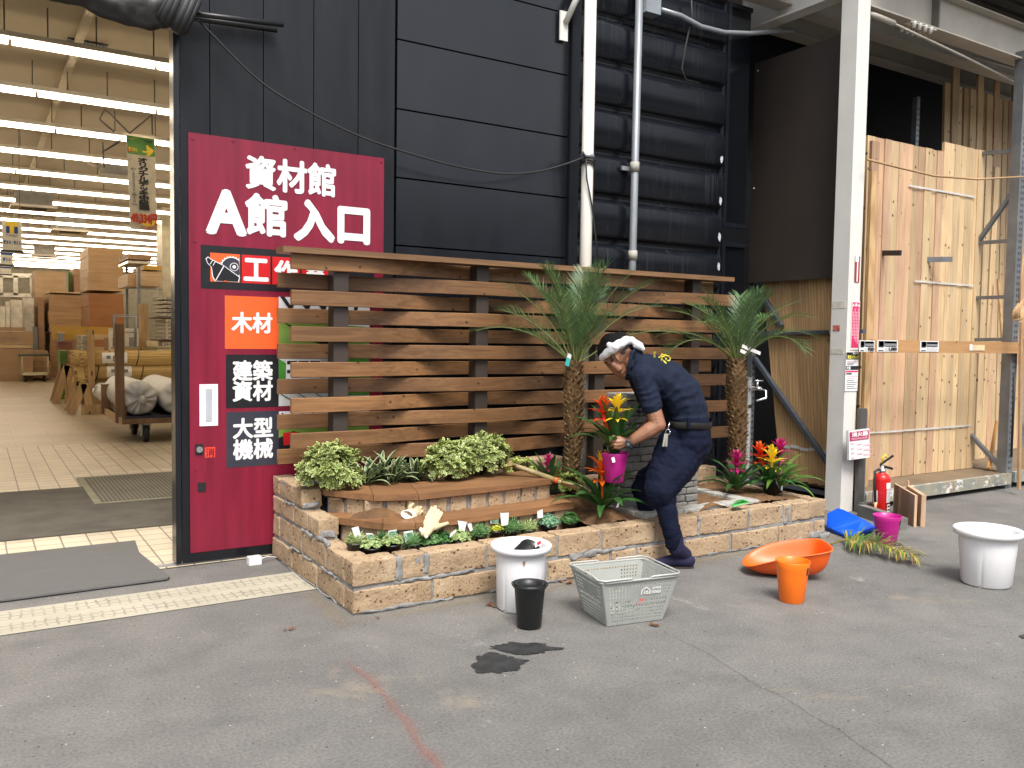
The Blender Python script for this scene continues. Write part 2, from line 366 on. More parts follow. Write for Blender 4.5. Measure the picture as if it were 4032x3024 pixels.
def honey():
    m, n, b = newmat('step_strip_paint'); v = coord(n, (1, 1.0, 1))
    vo = nd(n, 'ShaderNodeTexVoronoi', Scale=19.0, feature='DISTANCE_TO_EDGE'); vo.inputs['Randomness'].default_value = 0.25; n.links.new(v, vo.inputs['Vector'])
    cell = ramp(n, vo.outputs['Distance'], [(0.05, (1, 1, 1)), (0.16, (0, 0, 0))])
    sx = nd(n, 'ShaderNodeSeparateXYZ'); n.links.new(v, sx.inputs[0])
    band = ramp(n, sx.outputs['Y'], [(0.03, (0, 0, 0)), (0.05, (1, 1, 1)), (0.17, (1, 1, 1)), (0.18, (0, 0, 0)), (0.24, (0, 0, 0)), (0.25, (1, 1, 1)), (0.38, (1, 1, 1)), (0.40, (0, 0, 0))])
    wear = ramp(n, tex_noise(n, v, 4, 5, 0.7), [(0.34, (0.2,) * 3), (0.6, (0.8,) * 3)])
    fac = mixc(n, 1.0, mixc(n, 1.0, cell, band, 'MULTIPLY'), wear, 'MULTIPLY')
    base = ramp(n, tex_noise(n, v, 2.2, 6, 0.7), [(0.3, (0.33, 0.305, 0.235)), (0.65, (0.44, 0.41, 0.325))])
    n.links.new(mixc(n, fac, base, (0.16, 0.145, 0.12)), b.inputs['Base Color']); b.inputs['Roughness'].default_value = 0.7
    bump(n, b, vo.outputs['Distance'], 0.25, 0.004); return m
b = MB(); b.face([(-9, 4.82, .004), (1.72, 4.82, .004), (1.72, 5.24, .004), (-9, 5.24, .004)]); tag(b.done('pavement_strip', honey(), origin=(0, 4.82, .004)), kind='structure')
# stains and paint marks on the asphalt
def blotch(name, c, rx, ry, rot, mat_, z=0.004, seed=0, n_=90, jag=0.36):
    b = MB(); pts = []
    for i in range(n_):
        a = 2 * math.pi * i / n_; k = 1 + jag * (noise.noise(Vector((math.cos(a) * 1.6 + seed, math.sin(a) * 1.6, seed))) * 1.5 + noise.noise(Vector((math.cos(a) * 7 + seed, math.sin(a) * 7, seed))) * .6)
        x, y = rx * k * math.cos(a), ry * k * math.sin(a)
        pts.append((c[0] + x * math.cos(rot) - y * math.sin(rot), c[1] + x * math.sin(rot) + y * math.cos(rot), z))
    b.face(pts); return b.done(name, mat_)
wet = plain('wet_asphalt', (0.026, 0.027, 0.028), 0.6, 0, 0.5, 14, 0.4, 70, 0.4)
tag(blotch('water_stain', (2.02, 3.30), .125, .10, .2, wet, seed=1), 'larger dark wet patch on the asphalt in front of the black pot', 'stain', 'wet patches on the asphalt')
tag(blotch('water_stain', (2.225, 3.40), .16, .065, -.6, wet, seed=5, z=.0045), 'narrow dark wet patch touching the bigger one before the black pot', 'stain', 'wet patches on the asphalt')
tag(blotch('water_stain', (4.73, 2.13), .20, .09, -.5, wet, seed=9, z=.0045), 'dark ragged wet patch below the lone white planter pot', 'stain', 'wet patches on the asphalt')
def spray():
    m, n, b = newmat('red_spray'); b.inputs['Base Color'].default_value = (0.34, 0.13, 0.105, 1); b.inputs['Roughness'].default_value = 0.85
    v = coord(n); f = tex_noise(n, v, 16, 6, 0.75); g = tex_noise(n, v, 120, 2)
    at = nd(n, 'ShaderNodeVertexColor'); at.layer_name = 'edge'
    sp = nd(n, 'ShaderNodeSeparateColor'); n.links.new(at.outputs['Color'], sp.inputs[0])
    m1 = nd(n, 'ShaderNodeMath', operation='MULTIPLY'); n.links.new(sp.outputs[0], m1.inputs[0]); n.links.new(f, m1.inputs[1])
    m2 = nd(n, 'ShaderNodeMath', operation='MULTIPLY'); n.links.new(m1.outputs[0], m2.inputs[0]); n.links.new(ramp(n, g, [(0.3, (0.5,) * 3), (0.7, (1.6,) * 3)]), m2.inputs[1])
    m3 = nd(n, 'ShaderNodeMath', operation='MULTIPLY'); n.links.new(m2.outputs[0], m3.inputs[0]); m3.inputs[1].default_value = .62; m3.use_clamp = True
    n.links.new(m3.outputs[0], b.inputs['Alpha']); return m
def strip_mark(name, pts, wd, mat_, z=.004):
    b = MB(); cl = b.bm.loops.layers.color.new('edge'); rows = []
    P = [Vector((*p, z)) for p in pts]; dense = []
    for a, c in zip(P, P[1:]):
        for i in range(8): dense.append(a.lerp(c, i / 8))
    dense.append(P[-1])
    for i, p in enumerate(dense):
        d = (dense[min(i + 1, len(dense) - 1)] - dense[max(i - 1, 0)]).normalized(); r = Vector((d.y, -d.x, 0))
        k = wd * (0.75 + 0.6 * noise.noise(Vector((i * .35, 3, 1)))); off = r * .012 * noise.noise(Vector((i * .2, 7, 1)))
        rows.append([(b.bm.verts.new(p + off + r * k * t), 1 - abs(t), i) for t in (-1, -.5, 0, .5, 1)])
    for A, B_ in zip(rows, rows[1:]):
        for j in range(4):
            q = (A[j], A[j + 1], B_[j + 1], B_[j]); f = b.bm.faces.new([x[0] for x in q])
            for l, x in zip(f.loops, q):
                e = x[1] * min(1, x[2] / 4); l[cl] = (e, e, e, 1)
    return b.done(name, mat_)
tag(strip_mark('paint_line', [(1.43, 3.75), (1.44, 3.4), (1.415, 3.1), (1.40, 2.95), (1.345, 2.6), (1.30, 2.3)], .055, spray()), 'faded red spray line running down the bare asphalt', 'paint mark')

crk = spray(); crk.node_tree.nodes['Principled BSDF'].inputs['Base Color'].default_value = (.055, .052, .05, 1)
tan = spray(); tan.node_tree.nodes['Principled BSDF'].inputs['Base Color'].default_value = (.30, .235, .15, 1)
tag(strip_mark('sand_dust', [(1.5, 4.17), (2.4, 4.18), (3.4, 4.18), (4.5, 4.19), (5.7, 4.20)], .16, tan, .0036), 'thin sandy dust along the front foot of the brick planter', 'dust')
tag(strip_mark('sand_dust', [(1.60, 4.0), (1.62, 4.4), (1.63, 4.78)], .13, tan, .0032), 'thin sandy dust beside the left corner of the brick planter', 'dust')
seam = [PZ(2600, 2480), PZ(2790, 2580), PZ(2950, 2680), PZ(3120, 2770), PZ(3300, 2880), PZ(3480, 3000), PZ(3640, 3100)]
tag(strip_mark('asphalt_joint', [(q.x, q.y) for q in seam], .012, crk, .0041), 'long dark crack running across the asphalt at lower right', 'crack')
# ---------------------------------------------------------------- shop building
WY = 5.74
t = thing('store_building', 'black metal clad warehouse store with ribbed siding behind the fence', 'building', (3.4, WY, 0))
b = MB()
seams = [0.02, .70, 1.178, 1.666, 2.154, 2.639, 3.126, 3.615, 4.10, 4.59, 5.1]
for a, c in zip(seams, seams[1:]): b.box(2.60, 4.105, WY, WY + .10, a + .006, c - .006)
b.done('cladding', black_metal, t, bevel=.006)
solid('backing', dark_void, t, lambda b: b.box(2.585, 5.86, WY + .101, WY + .15, 0, 5.1))
solid('corner_trim', door_black, t, lambda b: b.box(4.113, 4.20, WY - .03, WY + .1, 0, 5.1), bevel=.004)
b = MB(); prof = []; z = 0.15
while z < 5.1:
    prof += [(0.0, z), (0.004, z + .02), (-.006, z + .035), (-.006, z + .24), (0.0, z + .262), (.022, z + .285), (.05, z + .30), (.05, z + .335), (.03, z + .352)]; z += .37
rows = []
for k in range(15):
    x = 4.205 + (5.87 - 4.205) * k / 14
    rows.append([b.bm.verts.new((x, WY + .0 + y + .004 * noise.noise(Vector((x * 2, zz * 3, 0))), zz)) for y, zz in prof])
for A, B_ in zip(rows, rows[1:]):
    for i in range(len(prof) - 1):
        f = b.bm.faces.new((A[i], B_[i], B_[i + 1], A[i + 1])); f.smooth = True
ribm, n_, bb = newmat('ribbed_metal')
st = tex_noise(n_, coord(n_, (26, 26, .55)), 1, 5, .7); ms = tex_noise(n_, coord(n_, (1.2, 1, .8)), 1.6, 3)
fac = mixc(n_, 1, ramp(n_, st, [(.52, (0, 0, 0)), (.75, (1, 1, 1))]), ramp(n_, ms, [(.42, (0, 0, 0)), (.65, (1, 1, 1))]), 'MULTIPLY')
n_.links.new(mixc(n_, fac, (0.0055, .0068, .010), (.04, .044, .053)), bb.inputs['Base Color']); bb.inputs['Roughness'].default_value = .26; bb.inputs['Specular IOR Level'].default_value = .3
b.done('ribbed_cladding', ribm, t)
# recess beyond the ribbed wall, with the dark sashes in it
solid('return_wall', dark_void, t, lambda b: b.box(5.86, 5.90, WY + .04, 7.2, 0, 5.1))
solid('recess_wall', dark_void, t, lambda b: b.box(5.90, 14, 7.2, 7.3, 0, 5.4))
for z0, z1 in ((2.56, 4.6), (.2, 2.42)):
    def fr(b):
        b.box(5.905, 5.945, WY + .02, WY + .06, z0, z1); b.box(6.18, 6.22, WY + .0605, WY + .07, z0, z1); b.box(5.945, 6.22, WY + .02, WY + .06, z0, z0 + .04); b.box(5.945, 6.22, WY + .02, WY + .06, z1 - .04, z1)
    f = solid('window_frame', black_metal, t, fr)
    solid('pane', plain('dark_pane', (.004, .005, .007), .12), f, lambda b: b.box(5.945, 6.22, WY + .045, WY + .052, z0 + .04, z1 - .04))
peel = plain('peeled', (.45, .47, .5), .7, 0, .3, 60)
for zz in (3.16, 2.78, 2.45, 2.18):
    solid('paint_scar', peel, t, lambda b: b.prism([(math.cos(a) * .016 * (1 + .5 * noise.noise(Vector((a, zz, 0)))), math.sin(a) * .034 * (1 + .6 * noise.noise(Vector((zz, a, 5))))) for a in [i * .5 for i in range(12)]], lambda p, q: (5.835 + p, WY - .0105, zz + q), (0, .004, 0)))
# shell of the shop hall
hall = plain('hall_wall', (0.30, 0.275, 0.21), .7); ceil = plain('hall_ceiling', (0.39, 0.325, 0.215), .8, 0, .06, .8)
s = lambda nm, m, *bx: tag(solid(nm, m, None, lambda b: b.box(*bx), origin=(0, 0, 0)), kind='structure')
s('wall_back', hall, -10, 14, 41, 41.2, 0, 4.42); s('wall_side_left', hall, -10.2, -10, 5.9, 41, 0, 4.42); s('wall_side_right', hall, 14, 14.2, 7.4, 41, 0, 4.42)
s('ceiling', ceil, -10, 5.86, 5.92, 41, 4.42, 4.55); s('ceiling', ceil, 5.861, 14, 7.3, 41, 4.42, 4.55)
s('wall_front_left', door_black, -12, -4.2, WY + .02, 5.9, 0, 5.1); s('wall_lintel', door_black, -4.2, 1.05, WY + .02, 5.9, 4.6, 5.1)
s('wall_inner', hall, 1.2, 5.85, 5.905, 5.918, 0.01, 4.42)

tag(solid('unseen_reflection_wall', plain('reflection_wall_grey', (.10, .105, .11), .8), None, lambda b: b.box(-60, 70, -30, -29, 0, 8.5), origin=(0, -30, 0)), kind='structure')  # unseen wall added behind the camera to darken low reflections in the cladding
# ---------------------------------------------------------------- sliding door and the sign on it
t = thing('sliding_door', 'tall black steel sliding door carrying the red sign', 'door', (1.84, WY, 0))
b = MB(); gx = [1.115, 1.30, 1.64, 1.98, 2.30, 2.578]
for a, c in zip(gx, gx[1:]): b.box(a + .003, c - .003, WY - .012, WY + .07, .03, 5.0)
b.done('door_panel', door_black, t, bevel=.004)
solid('edge_frame', black_metal, t, lambda b: b.box(1.078, 1.112, WY - .022, WY + .1, .02, 5.0), bevel=.003)
solid('bottom_rail', black_metal, t, lambda b: b.box(1.118, 2.575, WY - .020, WY - .0125, .02, .078))
solid('guide_rail', galv, t, lambda b: b.box(-4, 2.6, WY + .0, WY + .06, .006, .012))
SY = WY - .0225   # front of the sign
def pz(u, v): p = PY(u, v, SY); return p.x, p.z
s1 = lambda x, y: pz(700 + x / 2.37, 500 + y / 2.37)
s2 = lambda x, y: pz(650 + x / 1.659, 900 + y / 1.659)
hp = solid('handle', white_paint, t, lambda b: b.box(1.225, 1.34, SY - .004, SY - .0005, .90, 1.17), bevel=.003)
solid('finger_recess', plain('recess_grey', (.42, .44, .48), .5), hp, lambda b: b.box(1.262, 1.302, SY - .0065, SY - .0042, .93, 1.14), bevel=.001)
lk = solid('lock_plate', ink, t, lambda b: b.box(1.196, 1.246, SY - .004, SY - .0005, .715, .785))
solid('lock_cylinder', chrome, lk, lambda b: b.tube([(1.222, SY - .016, .75), (1.222, SY - .0042, .75)], .020, 16))
solid('latch_plate', ink, t, lambda b: b.box(1.212, 1.262, SY - .004, SY - .0005, .475, .535), bevel=.002)
t = thing('entrance_sign', 'red entrance sign with white Japanese lettering on the black door', 'sign', (1.83, SY, .08))
solid('board', red_sign, t, lambda b: b.box(1.165, 2.493, SY, SY + .008, .08, 2.757))
for x, zz in ((1.19, 2.72), (2.47, 2.73), (1.2, 2.08), (1.2, .62), (1.44, 2.74), (1.85, 2.745)): solid('rivet', red_sign, t, lambda b: b.tube([(x, SY - .005, zz), (x, SY, zz)], .008, 10))
def patch(name, m, x0, z0, x1, z1, lift=.0012, p=None):
    return solid(name, m, p or t, lambda b: b.box(x0, x1, SY - lift, SY - lift + .0009, z0, z1))
def fit(body, m, a, c, bold=.03, par=None, lift=.003, name='lettering'):
    (x0, z1), (x1, z0) = a, c
    return letters(body, m, par or t, (x0, SY - lift, z0), (x1 - x0, 0, 0), (0, 0, z1 - z0), name, bold, lift=0)
X, Z = s1(640, 270), s1(1465, 625)
fit('資材館', white_paint, (s1(640, 430)[0], s1(1050, 313)[1]), (s1(1465, 500)[0], s1(1050, 607)[1]), .034)
fit('A', white_paint, (s1(285, 800)[0], s1(450, 608)[1]), (s1(620, 800)[0], s1(450, 985)[1]), .05)
fit('館', white_paint, (s1(640, 820)[0], s1(820, 638)[1]), (s1(1008, 850)[0], s1(820, 1006)[1]), .036)
fit('入口', white_paint, (s1(1097, 900)[0], s1(1436, 715)[1]), (s1(1776, 900)[0], s1(1436, 1068)[1]), .05)
bx0 = s2(232, 110)[0]; bx1 = 2.425
pw = patch('workshop_panel', sign_black, bx0, s2(232, 390)[1], bx1, s2(232, 105)[1])
zt, zb = s2(500, 170)[1], s2(500, 355)[1]
patch('tile', sign_orange, s2(294, 0)[0], zb, s2(488, 0)[0], zt, .0022, pw)
for i, ch in enumerate('工作室'):
    x0 = s2(500, 0)[0] + i * (s2(700, 0)[0] - s2(500, 0)[0]); x1 = x0 + s2(687, 0)[0] - s2(500, 0)[0]
    patch('tile', sign_red, x0, zb, x1, zt, .0022, pw); fit(ch, white_paint, (x0 + .018, zt - .026), (x1 - .018, zb + .022), .04, pw)
# drawing of a circular saw and a drill on the orange tile
x0, x1 = s2(294, 0)[0], s2(488, 0)[0]; W = x1 - x0; H = zt - zb
def dr(pts, m, lift, nm='drawing'):
    b = MB(); b.prism(pts, lambda p, q: (x0 + p * W, SY - lift, zb + q * H), (0, .0008, 0)); return b.done(nm, m, pw)
dr([(.72 + r_ * math.cos(a), .52 + r_ * math.sin(a)) for a, r_ in [(i * math.pi / 24, .42 if i % 2 else .36) for i in range(6, 48)] if .72 + r_ * math.cos(a) < 1.0], white_paint, .0030)
dr([(.72 + .345 * math.cos(a), .52 + .345 * math.sin(a)) for a in [i * math.pi / 24 for i in range(6, 48)] if .72 + .345 * math.cos(a) < 1.0], sign_grey, .0036)
dr([(.80 + .145 * math.cos(i * .3), .55 + .145 * math.sin(i * .3)) for i in range(21)], white_paint, .0042); dr([(.80 + .125 * math.cos(i * .3), .55 + .125 * math.sin(i * .3)) for i in range(21)], sign_grey, .0047)
dr([(.80 + .06 * math.cos(i * .3), .55 + .06 * math.sin(i * .3)) for i in range(21)], white_paint, .0052)
dr([(-.16, .78), (-.08, .86), (.02, .78), (.42, .60), (1.0, .20), (.95, .02), (.30, .02), (.14, .02), (.06, .16), (.02, .50), (-.10, .62)], white_paint, .0057)
dr([(-.13, .77), (-.08, .83), (.02, .755), (.42, .575), (.97, .19), (.925, .03), (.33, .03), (.17, .035), (.09, .17), (.045, .50), (-.09, .64)], sign_black, .0062)
dr([(.16, .05), (.44, .58), (.47, .57), (.19, .05)], white_paint, .0067); dr([(-.02, .60), (.06, .74), (.08, .73), (0, .59)], white_paint, .0067); dr([(.07, .56), (.15, .70), (.17, .69), (.09, .55)], white_paint, .0067)
dr([(.4, .02), (.5, .06), (.56, .02)], sign_orange, .0067)
patch('tile', sign_orange, 2.19, zb + .05, 2.23, zt, .0022, pw)
def block(m, a, c, txt, lines):
    (x0, z1), (x1, z0) = a, c; p = patch('category_panel', m, x0, z0, x1, z1)
    hh = (z1 - z0); ww = x1 - x0
    n_ = len(lines); ch = ww * .37
    for i, ln in enumerate(lines):
        zc = z1 - hh * (.5 if n_ == 1 else (.30 + .385 * i)); fit(ln, white_paint, (x0 + ww * .13, zc + ch * .5), (x1 - ww * .13, zc - ch * .5), .035, p)
block(sign_orange, s2(390, 437), s2(740, 787), '', ['木材']); block(sign_black, s2(397, 823), s2(742, 1164), '', ['建築', '資材']); block(sign_grey, s2(400, 1200), s2(744, 1540), '', ['大型', '機械'])
# picture panels beside the words, mostly hidden by the fence: a house, a brick wall and a machine on lawns
px0 = s2(742, 0)[0]; px1 = 2.39
def pic(m, pts, lift, p): 
    b = MB(); b.prism(pts, lambda q, r_: (q, SY - lift, r_), (0, .0008, 0)); return b.done('picture', m, p)
zt, zb = s2(742, 445)[1], s2(742, 787)[1]
p = patch('picture_panel', white_paint, px0, zb, px1, zt); H = zt - zb; W = px1 - px0
pic(sign_green, [(px0, zb), (px1, zb), (px1, zb + H * .45), (px0, zb + H * .55)], .0022, p)
for k in range(5): pic(sign_black, [(px0 + .02 + W * k * .19, zb + H * .5), (px0 + .045 + W * k * .19, zb + H * .5), (px0 + .13 + W * k * .17, zt), (px0 + .10 + W * k * .17, zt)], .0028, p)
for k in range(4): pic(sign_black, [(px0 + .14 + W * k * .19, zb + H * .5), (px0 + .165 + W * k * .19, zb + H * .5), (px0 + .04 + W * k * .17, zt), (px0 + .01 + W * k * .17, zt)], .0033, p)
pic(sign_black, [(px0 + .03, zb + H * .52), (px0 + .35, zb + H * .05), (px0 + .47, zb), (px0 + .20, zb + H * .18)], .0038, p)
zt, zb = s2(742, 850)[1], s2(742, 1160)[1]; H = zt - zb
p = patch('picture_panel', plain('picture_grey', (.5, .52, .5), .5), px0, zb, px1, zt)
b = MB(); cols = 6
b.box(px0 + .05, px0 + .05 + .24, SY - .0030, SY - .0022, zb + H * .48, zb + H * .98, 0)
for r_ in range(5):
    for c_ in range(3): b.box(px0 + .056 + c_ * .08 + (.03 if r_ % 2 else 0), px0 + .127 + c_ * .08 + (.03 if r_ % 2 else 0), SY - .0038, SY - .0031, zb + H * (.5 + r_ * .095), zb + H * (.575 + r_ * .095), 1)
b.done('picture', [white_paint, sign_black], p)
pic(sign_leaf, [(px0, zb + H * .45), (px0 + .045, zb + H * .5), (px0 + .05, zb + H * .9), (px0, zt)], .0042, p); pic(sign_leaf, [(px0 + .4, zb + H * .2), (px1, zb + H * .2), (px1, zt), (px0 + .45, zt)], .0042, p)
for k in range(4): pic(sign_black, [(px0 + k * .12, zb + H * .28), (px0 + k * .12 + .008, zb + H * .28), (px0 + k * .12 + .15, zb), (px0 + k * .12 + .14, zb)], .0048, p)
zt, zb = s2(742, 1195)[1], s2(742, 1540)[1]; H = zt - zb
p = patch('picture_panel', white_paint, px0, zb, px1, zt)
pic(sign_green, [(px0, zb), (px1, zb), (px1, zb + H * .75), (px0, zb + H * .75)], .0022, p)
pic(sign_black, [(px0, zb + H * .15), (px0 + .32, zb + H * .15), (px0 + .34, zb + H * .4), (px0 + .1, zb + H * .62), (px0, zb + H * .5)], .0028, p)
pic(sign_red, [(px0 + .03 + .07 * math.cos(i * .8) * (1 if i % 2 else .7) + .05, zb + H * .48 + .06 * math.sin(i * .8) * (1 if i % 2 else .7)) for i in range(8)], .0034, p)
pic(white_paint, [(px0 + .11 + .025 * math.cos(i * .5), zb + H * .42 + .025 * math.sin(i * .5)) for i in range(13)], .0040, p)
for k in range(4): pic(sign_black, [(px0 + .02 + k * .07, zb + H * .80), (px0 + .03 + k * .07, zb + H * .80), (px0 + .03 + k * .07, zt - .01), (px0 + .02 + k * .07, zt - .01)], .0034, p)
# small red seal sticker
a, c = s2(260, 1430), s2(327, 1493)
t2 = thing('seal_sticker', 'small orange red seal sticker reading one character low on the red sign', 'sticker', ((a[0] + c[0]) / 2, SY - .001, c[1]))
solid('backing', plain('seal', (.80, .07, .03), .5), t2, lambda b: b.box(a[0], c[0], SY - .0020, SY - .0008, c[1], a[1]))
fit('消', red_sign, (a[0] + .005, a[1] - .005), (c[0] - .005, c[1] + .005), .02, t2, .0025)

# ---------------------------------------------------------------- pipes, cables and boxes on the wall
def pipe(name, label, pts, r, m, extra=None):
    t = thing(name, label, 'pipe', Vector(pts[-1])); b = MB(); b.tube(pts, r, 16); b.done('tube', m, t); return t
t = pipe('drain_pipe', 'thick white drain pipe rising behind the fence', [PY(2335, 0, 5.55), PY(2335, 0, 5.55) + Vector((0, 0, .8)), PY(2335, 0, 5.55), Vector((4.19, 5.58, .05))][1:], .048, white_pvc)
t.location = (4.19, 5.58, .05)
for c in kids(t): C.objects.unlink(c); bpy.data.objects.remove(c)
solid('tube', white_pvc, t, lambda b: b.tube([(4.19, 5.58, .05), (4.19, 5.58, 5.0)], .048, 20))
q = PY(2313, 617, 5.58).z
solid('clamp', grey_pipe, t, lambda b: b.tube([(4.19, 5.58, q - .014), (4.19, 5.58, q + .014)], .055, 20))
q0 = PY(2275, 80, 5.6)
solid('strut', cream_steel, t, lambda b: b.tube([(4.175, 5.57, 4.42), (4.03, 5.69, q0.z + .0)], .024, 10))
solid('bracket', cream_steel, t, lambda b: b.box(3.985, 4.06, 5.70, 5.715, q0.z - .14, q0.z + .09), bevel=.004)
t = thing('conduit_pipe', 'thin grey conduit pipe beside the white drain pipe', 'pipe', (4.76, 5.66, .1))
solid('tube', grey_pipe, t, lambda b: b.tube([(4.745, 5.66, .1), (4.745, 5.66, 2.1), (4.76, 5.66, 5.0)], .032, 14))
for zz in (2.21, 2.95): solid('collar', plain('collar', (.36, .35, .31), .6), t, lambda b: b.tube([(4.748, 5.66, zz - .04), (4.748, 5.66, zz + .04)], .039, 14))
solid('clip', galv, t, lambda b: b.box(4.64, 4.72, 5.695, 5.715, 2.92, 2.955))
t = thing('junction_box', 'silver junction box at the top of the grey conduit', 'electrical box', PY(2570, 40, 5.66))
j = PY(2538, 62, 5.62); k = PY(2596, 62, 5.62)
solid('box', galv, t, lambda b: b.box(j.x, k.x, 5.60, 5.72, k.z, k.z + .35), bevel=.004)
c_ = [PY(2600, 38, 5.63), PY(2680, 62, 5.63), PY(2760, 105, 5.63), PY(2850, 128, 5.63), PY(2950, 132, 5.64), PY(3120, 120, 5.7)]
tag(MB().tube(c_, .022, 10).done('conduit_pipe', grey_pipe), 'grey flexible conduit sagging from the silver box to the white beam', 'pipe')
tag(MB().tube([PY(2722, 0, 5.66), PY(2725, 60, 5.66), PY(2700, 180, 5.66), PY(2684, 270, 5.66), PY(2700, 315, 5.66), PY(2752, 328, 5.68)], .009, 6).done('cable', black_rubber), 'loose black cables dangling on the ribbed wall', 'cable')
cord = [PY(780, 80, 5.62), PY(830, 130, 5.60), PY(1000, 300, 5.58), PY(1160, 410, 5.56), PY(1400, 530, 5.54), PY(1600, 600, 5.53), PY(1800, 655, 5.52), PY(1980, 684, 5.52), PY(2120, 675, 5.52), PY(2230, 645, 5.52), PY(2298, 620, 5.52)]
dense = []
for i in range(len(cord) - 1):
    p0, p1, p2, p3 = cord[max(i - 1, 0)], cord[i], cord[i + 1], cord[min(i + 2, len(cord) - 1)]
    for k in range(6):
        s_ = k / 6; dense.append(.5 * (2 * p1 + (p2 - p0) * s_ + (2 * p0 - 5 * p1 + 4 * p2 - p3) * s_ ** 2 + (3 * p1 - p0 - 3 * p2 + p3) * s_ ** 3))
dense.append(cord[-1])
t = thing('rope', 'black cord sagging from the tarpaulin to the white drain pipe', 'rope', dense[-1])
solid('cord', black_rubber, t, lambda b: b.tube(dense, .007, 6))
kx = PY(2310, 625, 5.52)
def knot(b):
    for k in range(3): b.tube([(4.19 + .06 * math.cos(a), 5.58 + .06 * math.sin(a), kx.z - .03 + k * .02 + .01 * math.sin(a * 2)) for a in [i * .35 for i in range(19)]], .007, 6)
    b.tube([(4.125, 5.53, kx.z + .01), (4.10, 5.52, kx.z + .045), (4.09, 5.53, kx.z), (4.12, 5.53, kx.z - .03)], .011, 6)
solid('knot', black_rubber, t, knot)
solid('tail', black_rubber, t, lambda b: b.tube([(4.13, 5.52, kx.z), (4.14, 5.52, kx.z - .15), (4.19, 5.515, kx.z - .35), (4.24, 5.52, kx.z - .6), (4.29, 5.53, kx.z - .85)], .007, 6))
# rolled tarpaulin hung across the doorway
tarp = plain('tarpaulin', (.014, .013, .012), .55, 0, .35, 9, .25, 25)
t = thing('tarpaulin', 'rolled dark tarpaulin tied across the top of the doorway', 'tarpaulin', PY(640, 60, 5.6))
b = MB(); rows = []
for i in range(40):
    u = 60 + 620 * i / 39; top = -60; bot = np.interp(u, [60, 190, 330, 355, 420, 500, 590, 630, 655, 682], [-70, 0, 30, 50, 78, 100, 122, 112, 118, 72])
    row = []
    for j in range(9):
        v = top + (bot - top) * j / 8; p = PY(u, v, 5.52); p.y -= .05 * math.sin(math.pi * j / 8) + .03 * noise.noise(Vector((i * .35, j * .8, 0))) ; row.append(b.bm.verts.new(p))
    for j in range(8, -1, -1):
        v = top + (bot - top) * j / 8; p = PY(u, v - 2, 5.60); p.y += .03 * math.sin(math.pi * j / 8); row.append(b.bm.verts.new(p))
    rows.append(row)
for A, B_ in zip(rows, rows[1:]):
    for j in range(len(A)):
        f = b.bm.faces.new((A[j], A[(j + 1) % len(A)], B_[(j + 1) % len(A)], B_[j])); f.smooth = True
b.bm.faces.new(rows[-1]); b.bm.faces.new(rows[0][::-1])
b.done('sheet', tarp, t)
def tk(b):
    for k in range(7):
        c0 = PY(650 + k * 17, 12 + k * 9, 5.52); b.tube([c0 + Vector((.07 * math.sin(a) * .6, .055 * math.cos(a), .10 * math.sin(a))) for a in [i * .5 for i in range(14)]], .020 + .012 * abs(math.sin(k * 2.1)), 7)
solid('tie_knot', black_rubber, t, tk)
solid('support_pole', black_plastic, t, lambda b: b.tube([PY(690, 45, 5.58), PY(1115, 97, 5.60)], .017, 10))
solid('support_pole', black_plastic, t, lambda b: b.tube([PY(690, 60, 5.66), PY(1090, 118, 5.68)], .019, 10))

# ================================================================ inside the shop
tube_mat = emit('lamp_tube', (1.0, 0.85, 0.655), 5.8)
lamp_metal = plain('lamp_housing', (.62, .58, .5), .5)
rod_m = plain('rod_steel', (.09, .08, .065), .6)
LS, LZ = 1.8, HC + 0.2855 * 9.0
def make_lamp(first):
    t = thing('ceiling_lamp', 'nearest long row of white ceiling tubes, hung highest in view', 'lamp', (0, 0, 0), 'rows of ceiling tubes')
    solid('housing', lamp_metal, t, lambda b: b.box(-7, 9.2, -.05, .05, .03, .075), local=True)
    def tb(b):
        x = -7
        while x < 9.1: b.tube([(x + .015, 0, -.002), (x + 1.205, 0, -.002)], .030, 8); x += 1.22
    o = solid('tube', tube_mat, t, tb, local=True)
    for x in (-.35, .28, .62, 1.02, 1.52, 2.2, 2.9): solid('hanger_rod', rod_m, t, lambda b: b.bar((x, 0, .075), (x, 0, 4.42 - LZ), .012), local=True)
    return t
lamp0 = make_lamp(True)
lamp0.location = (0, 5 * LS, LZ)
for i in range(1, 18):
    dup(lamp0, (.31 * (i % 3), (5 + i) * LS, LZ), label='long row of white ceiling tubes among the many deeper in the shop' if i > 2 else ('second nearest row of white ceiling tubes' if i == 1 else 'third row of ceiling tubes, running behind the price banner top'))
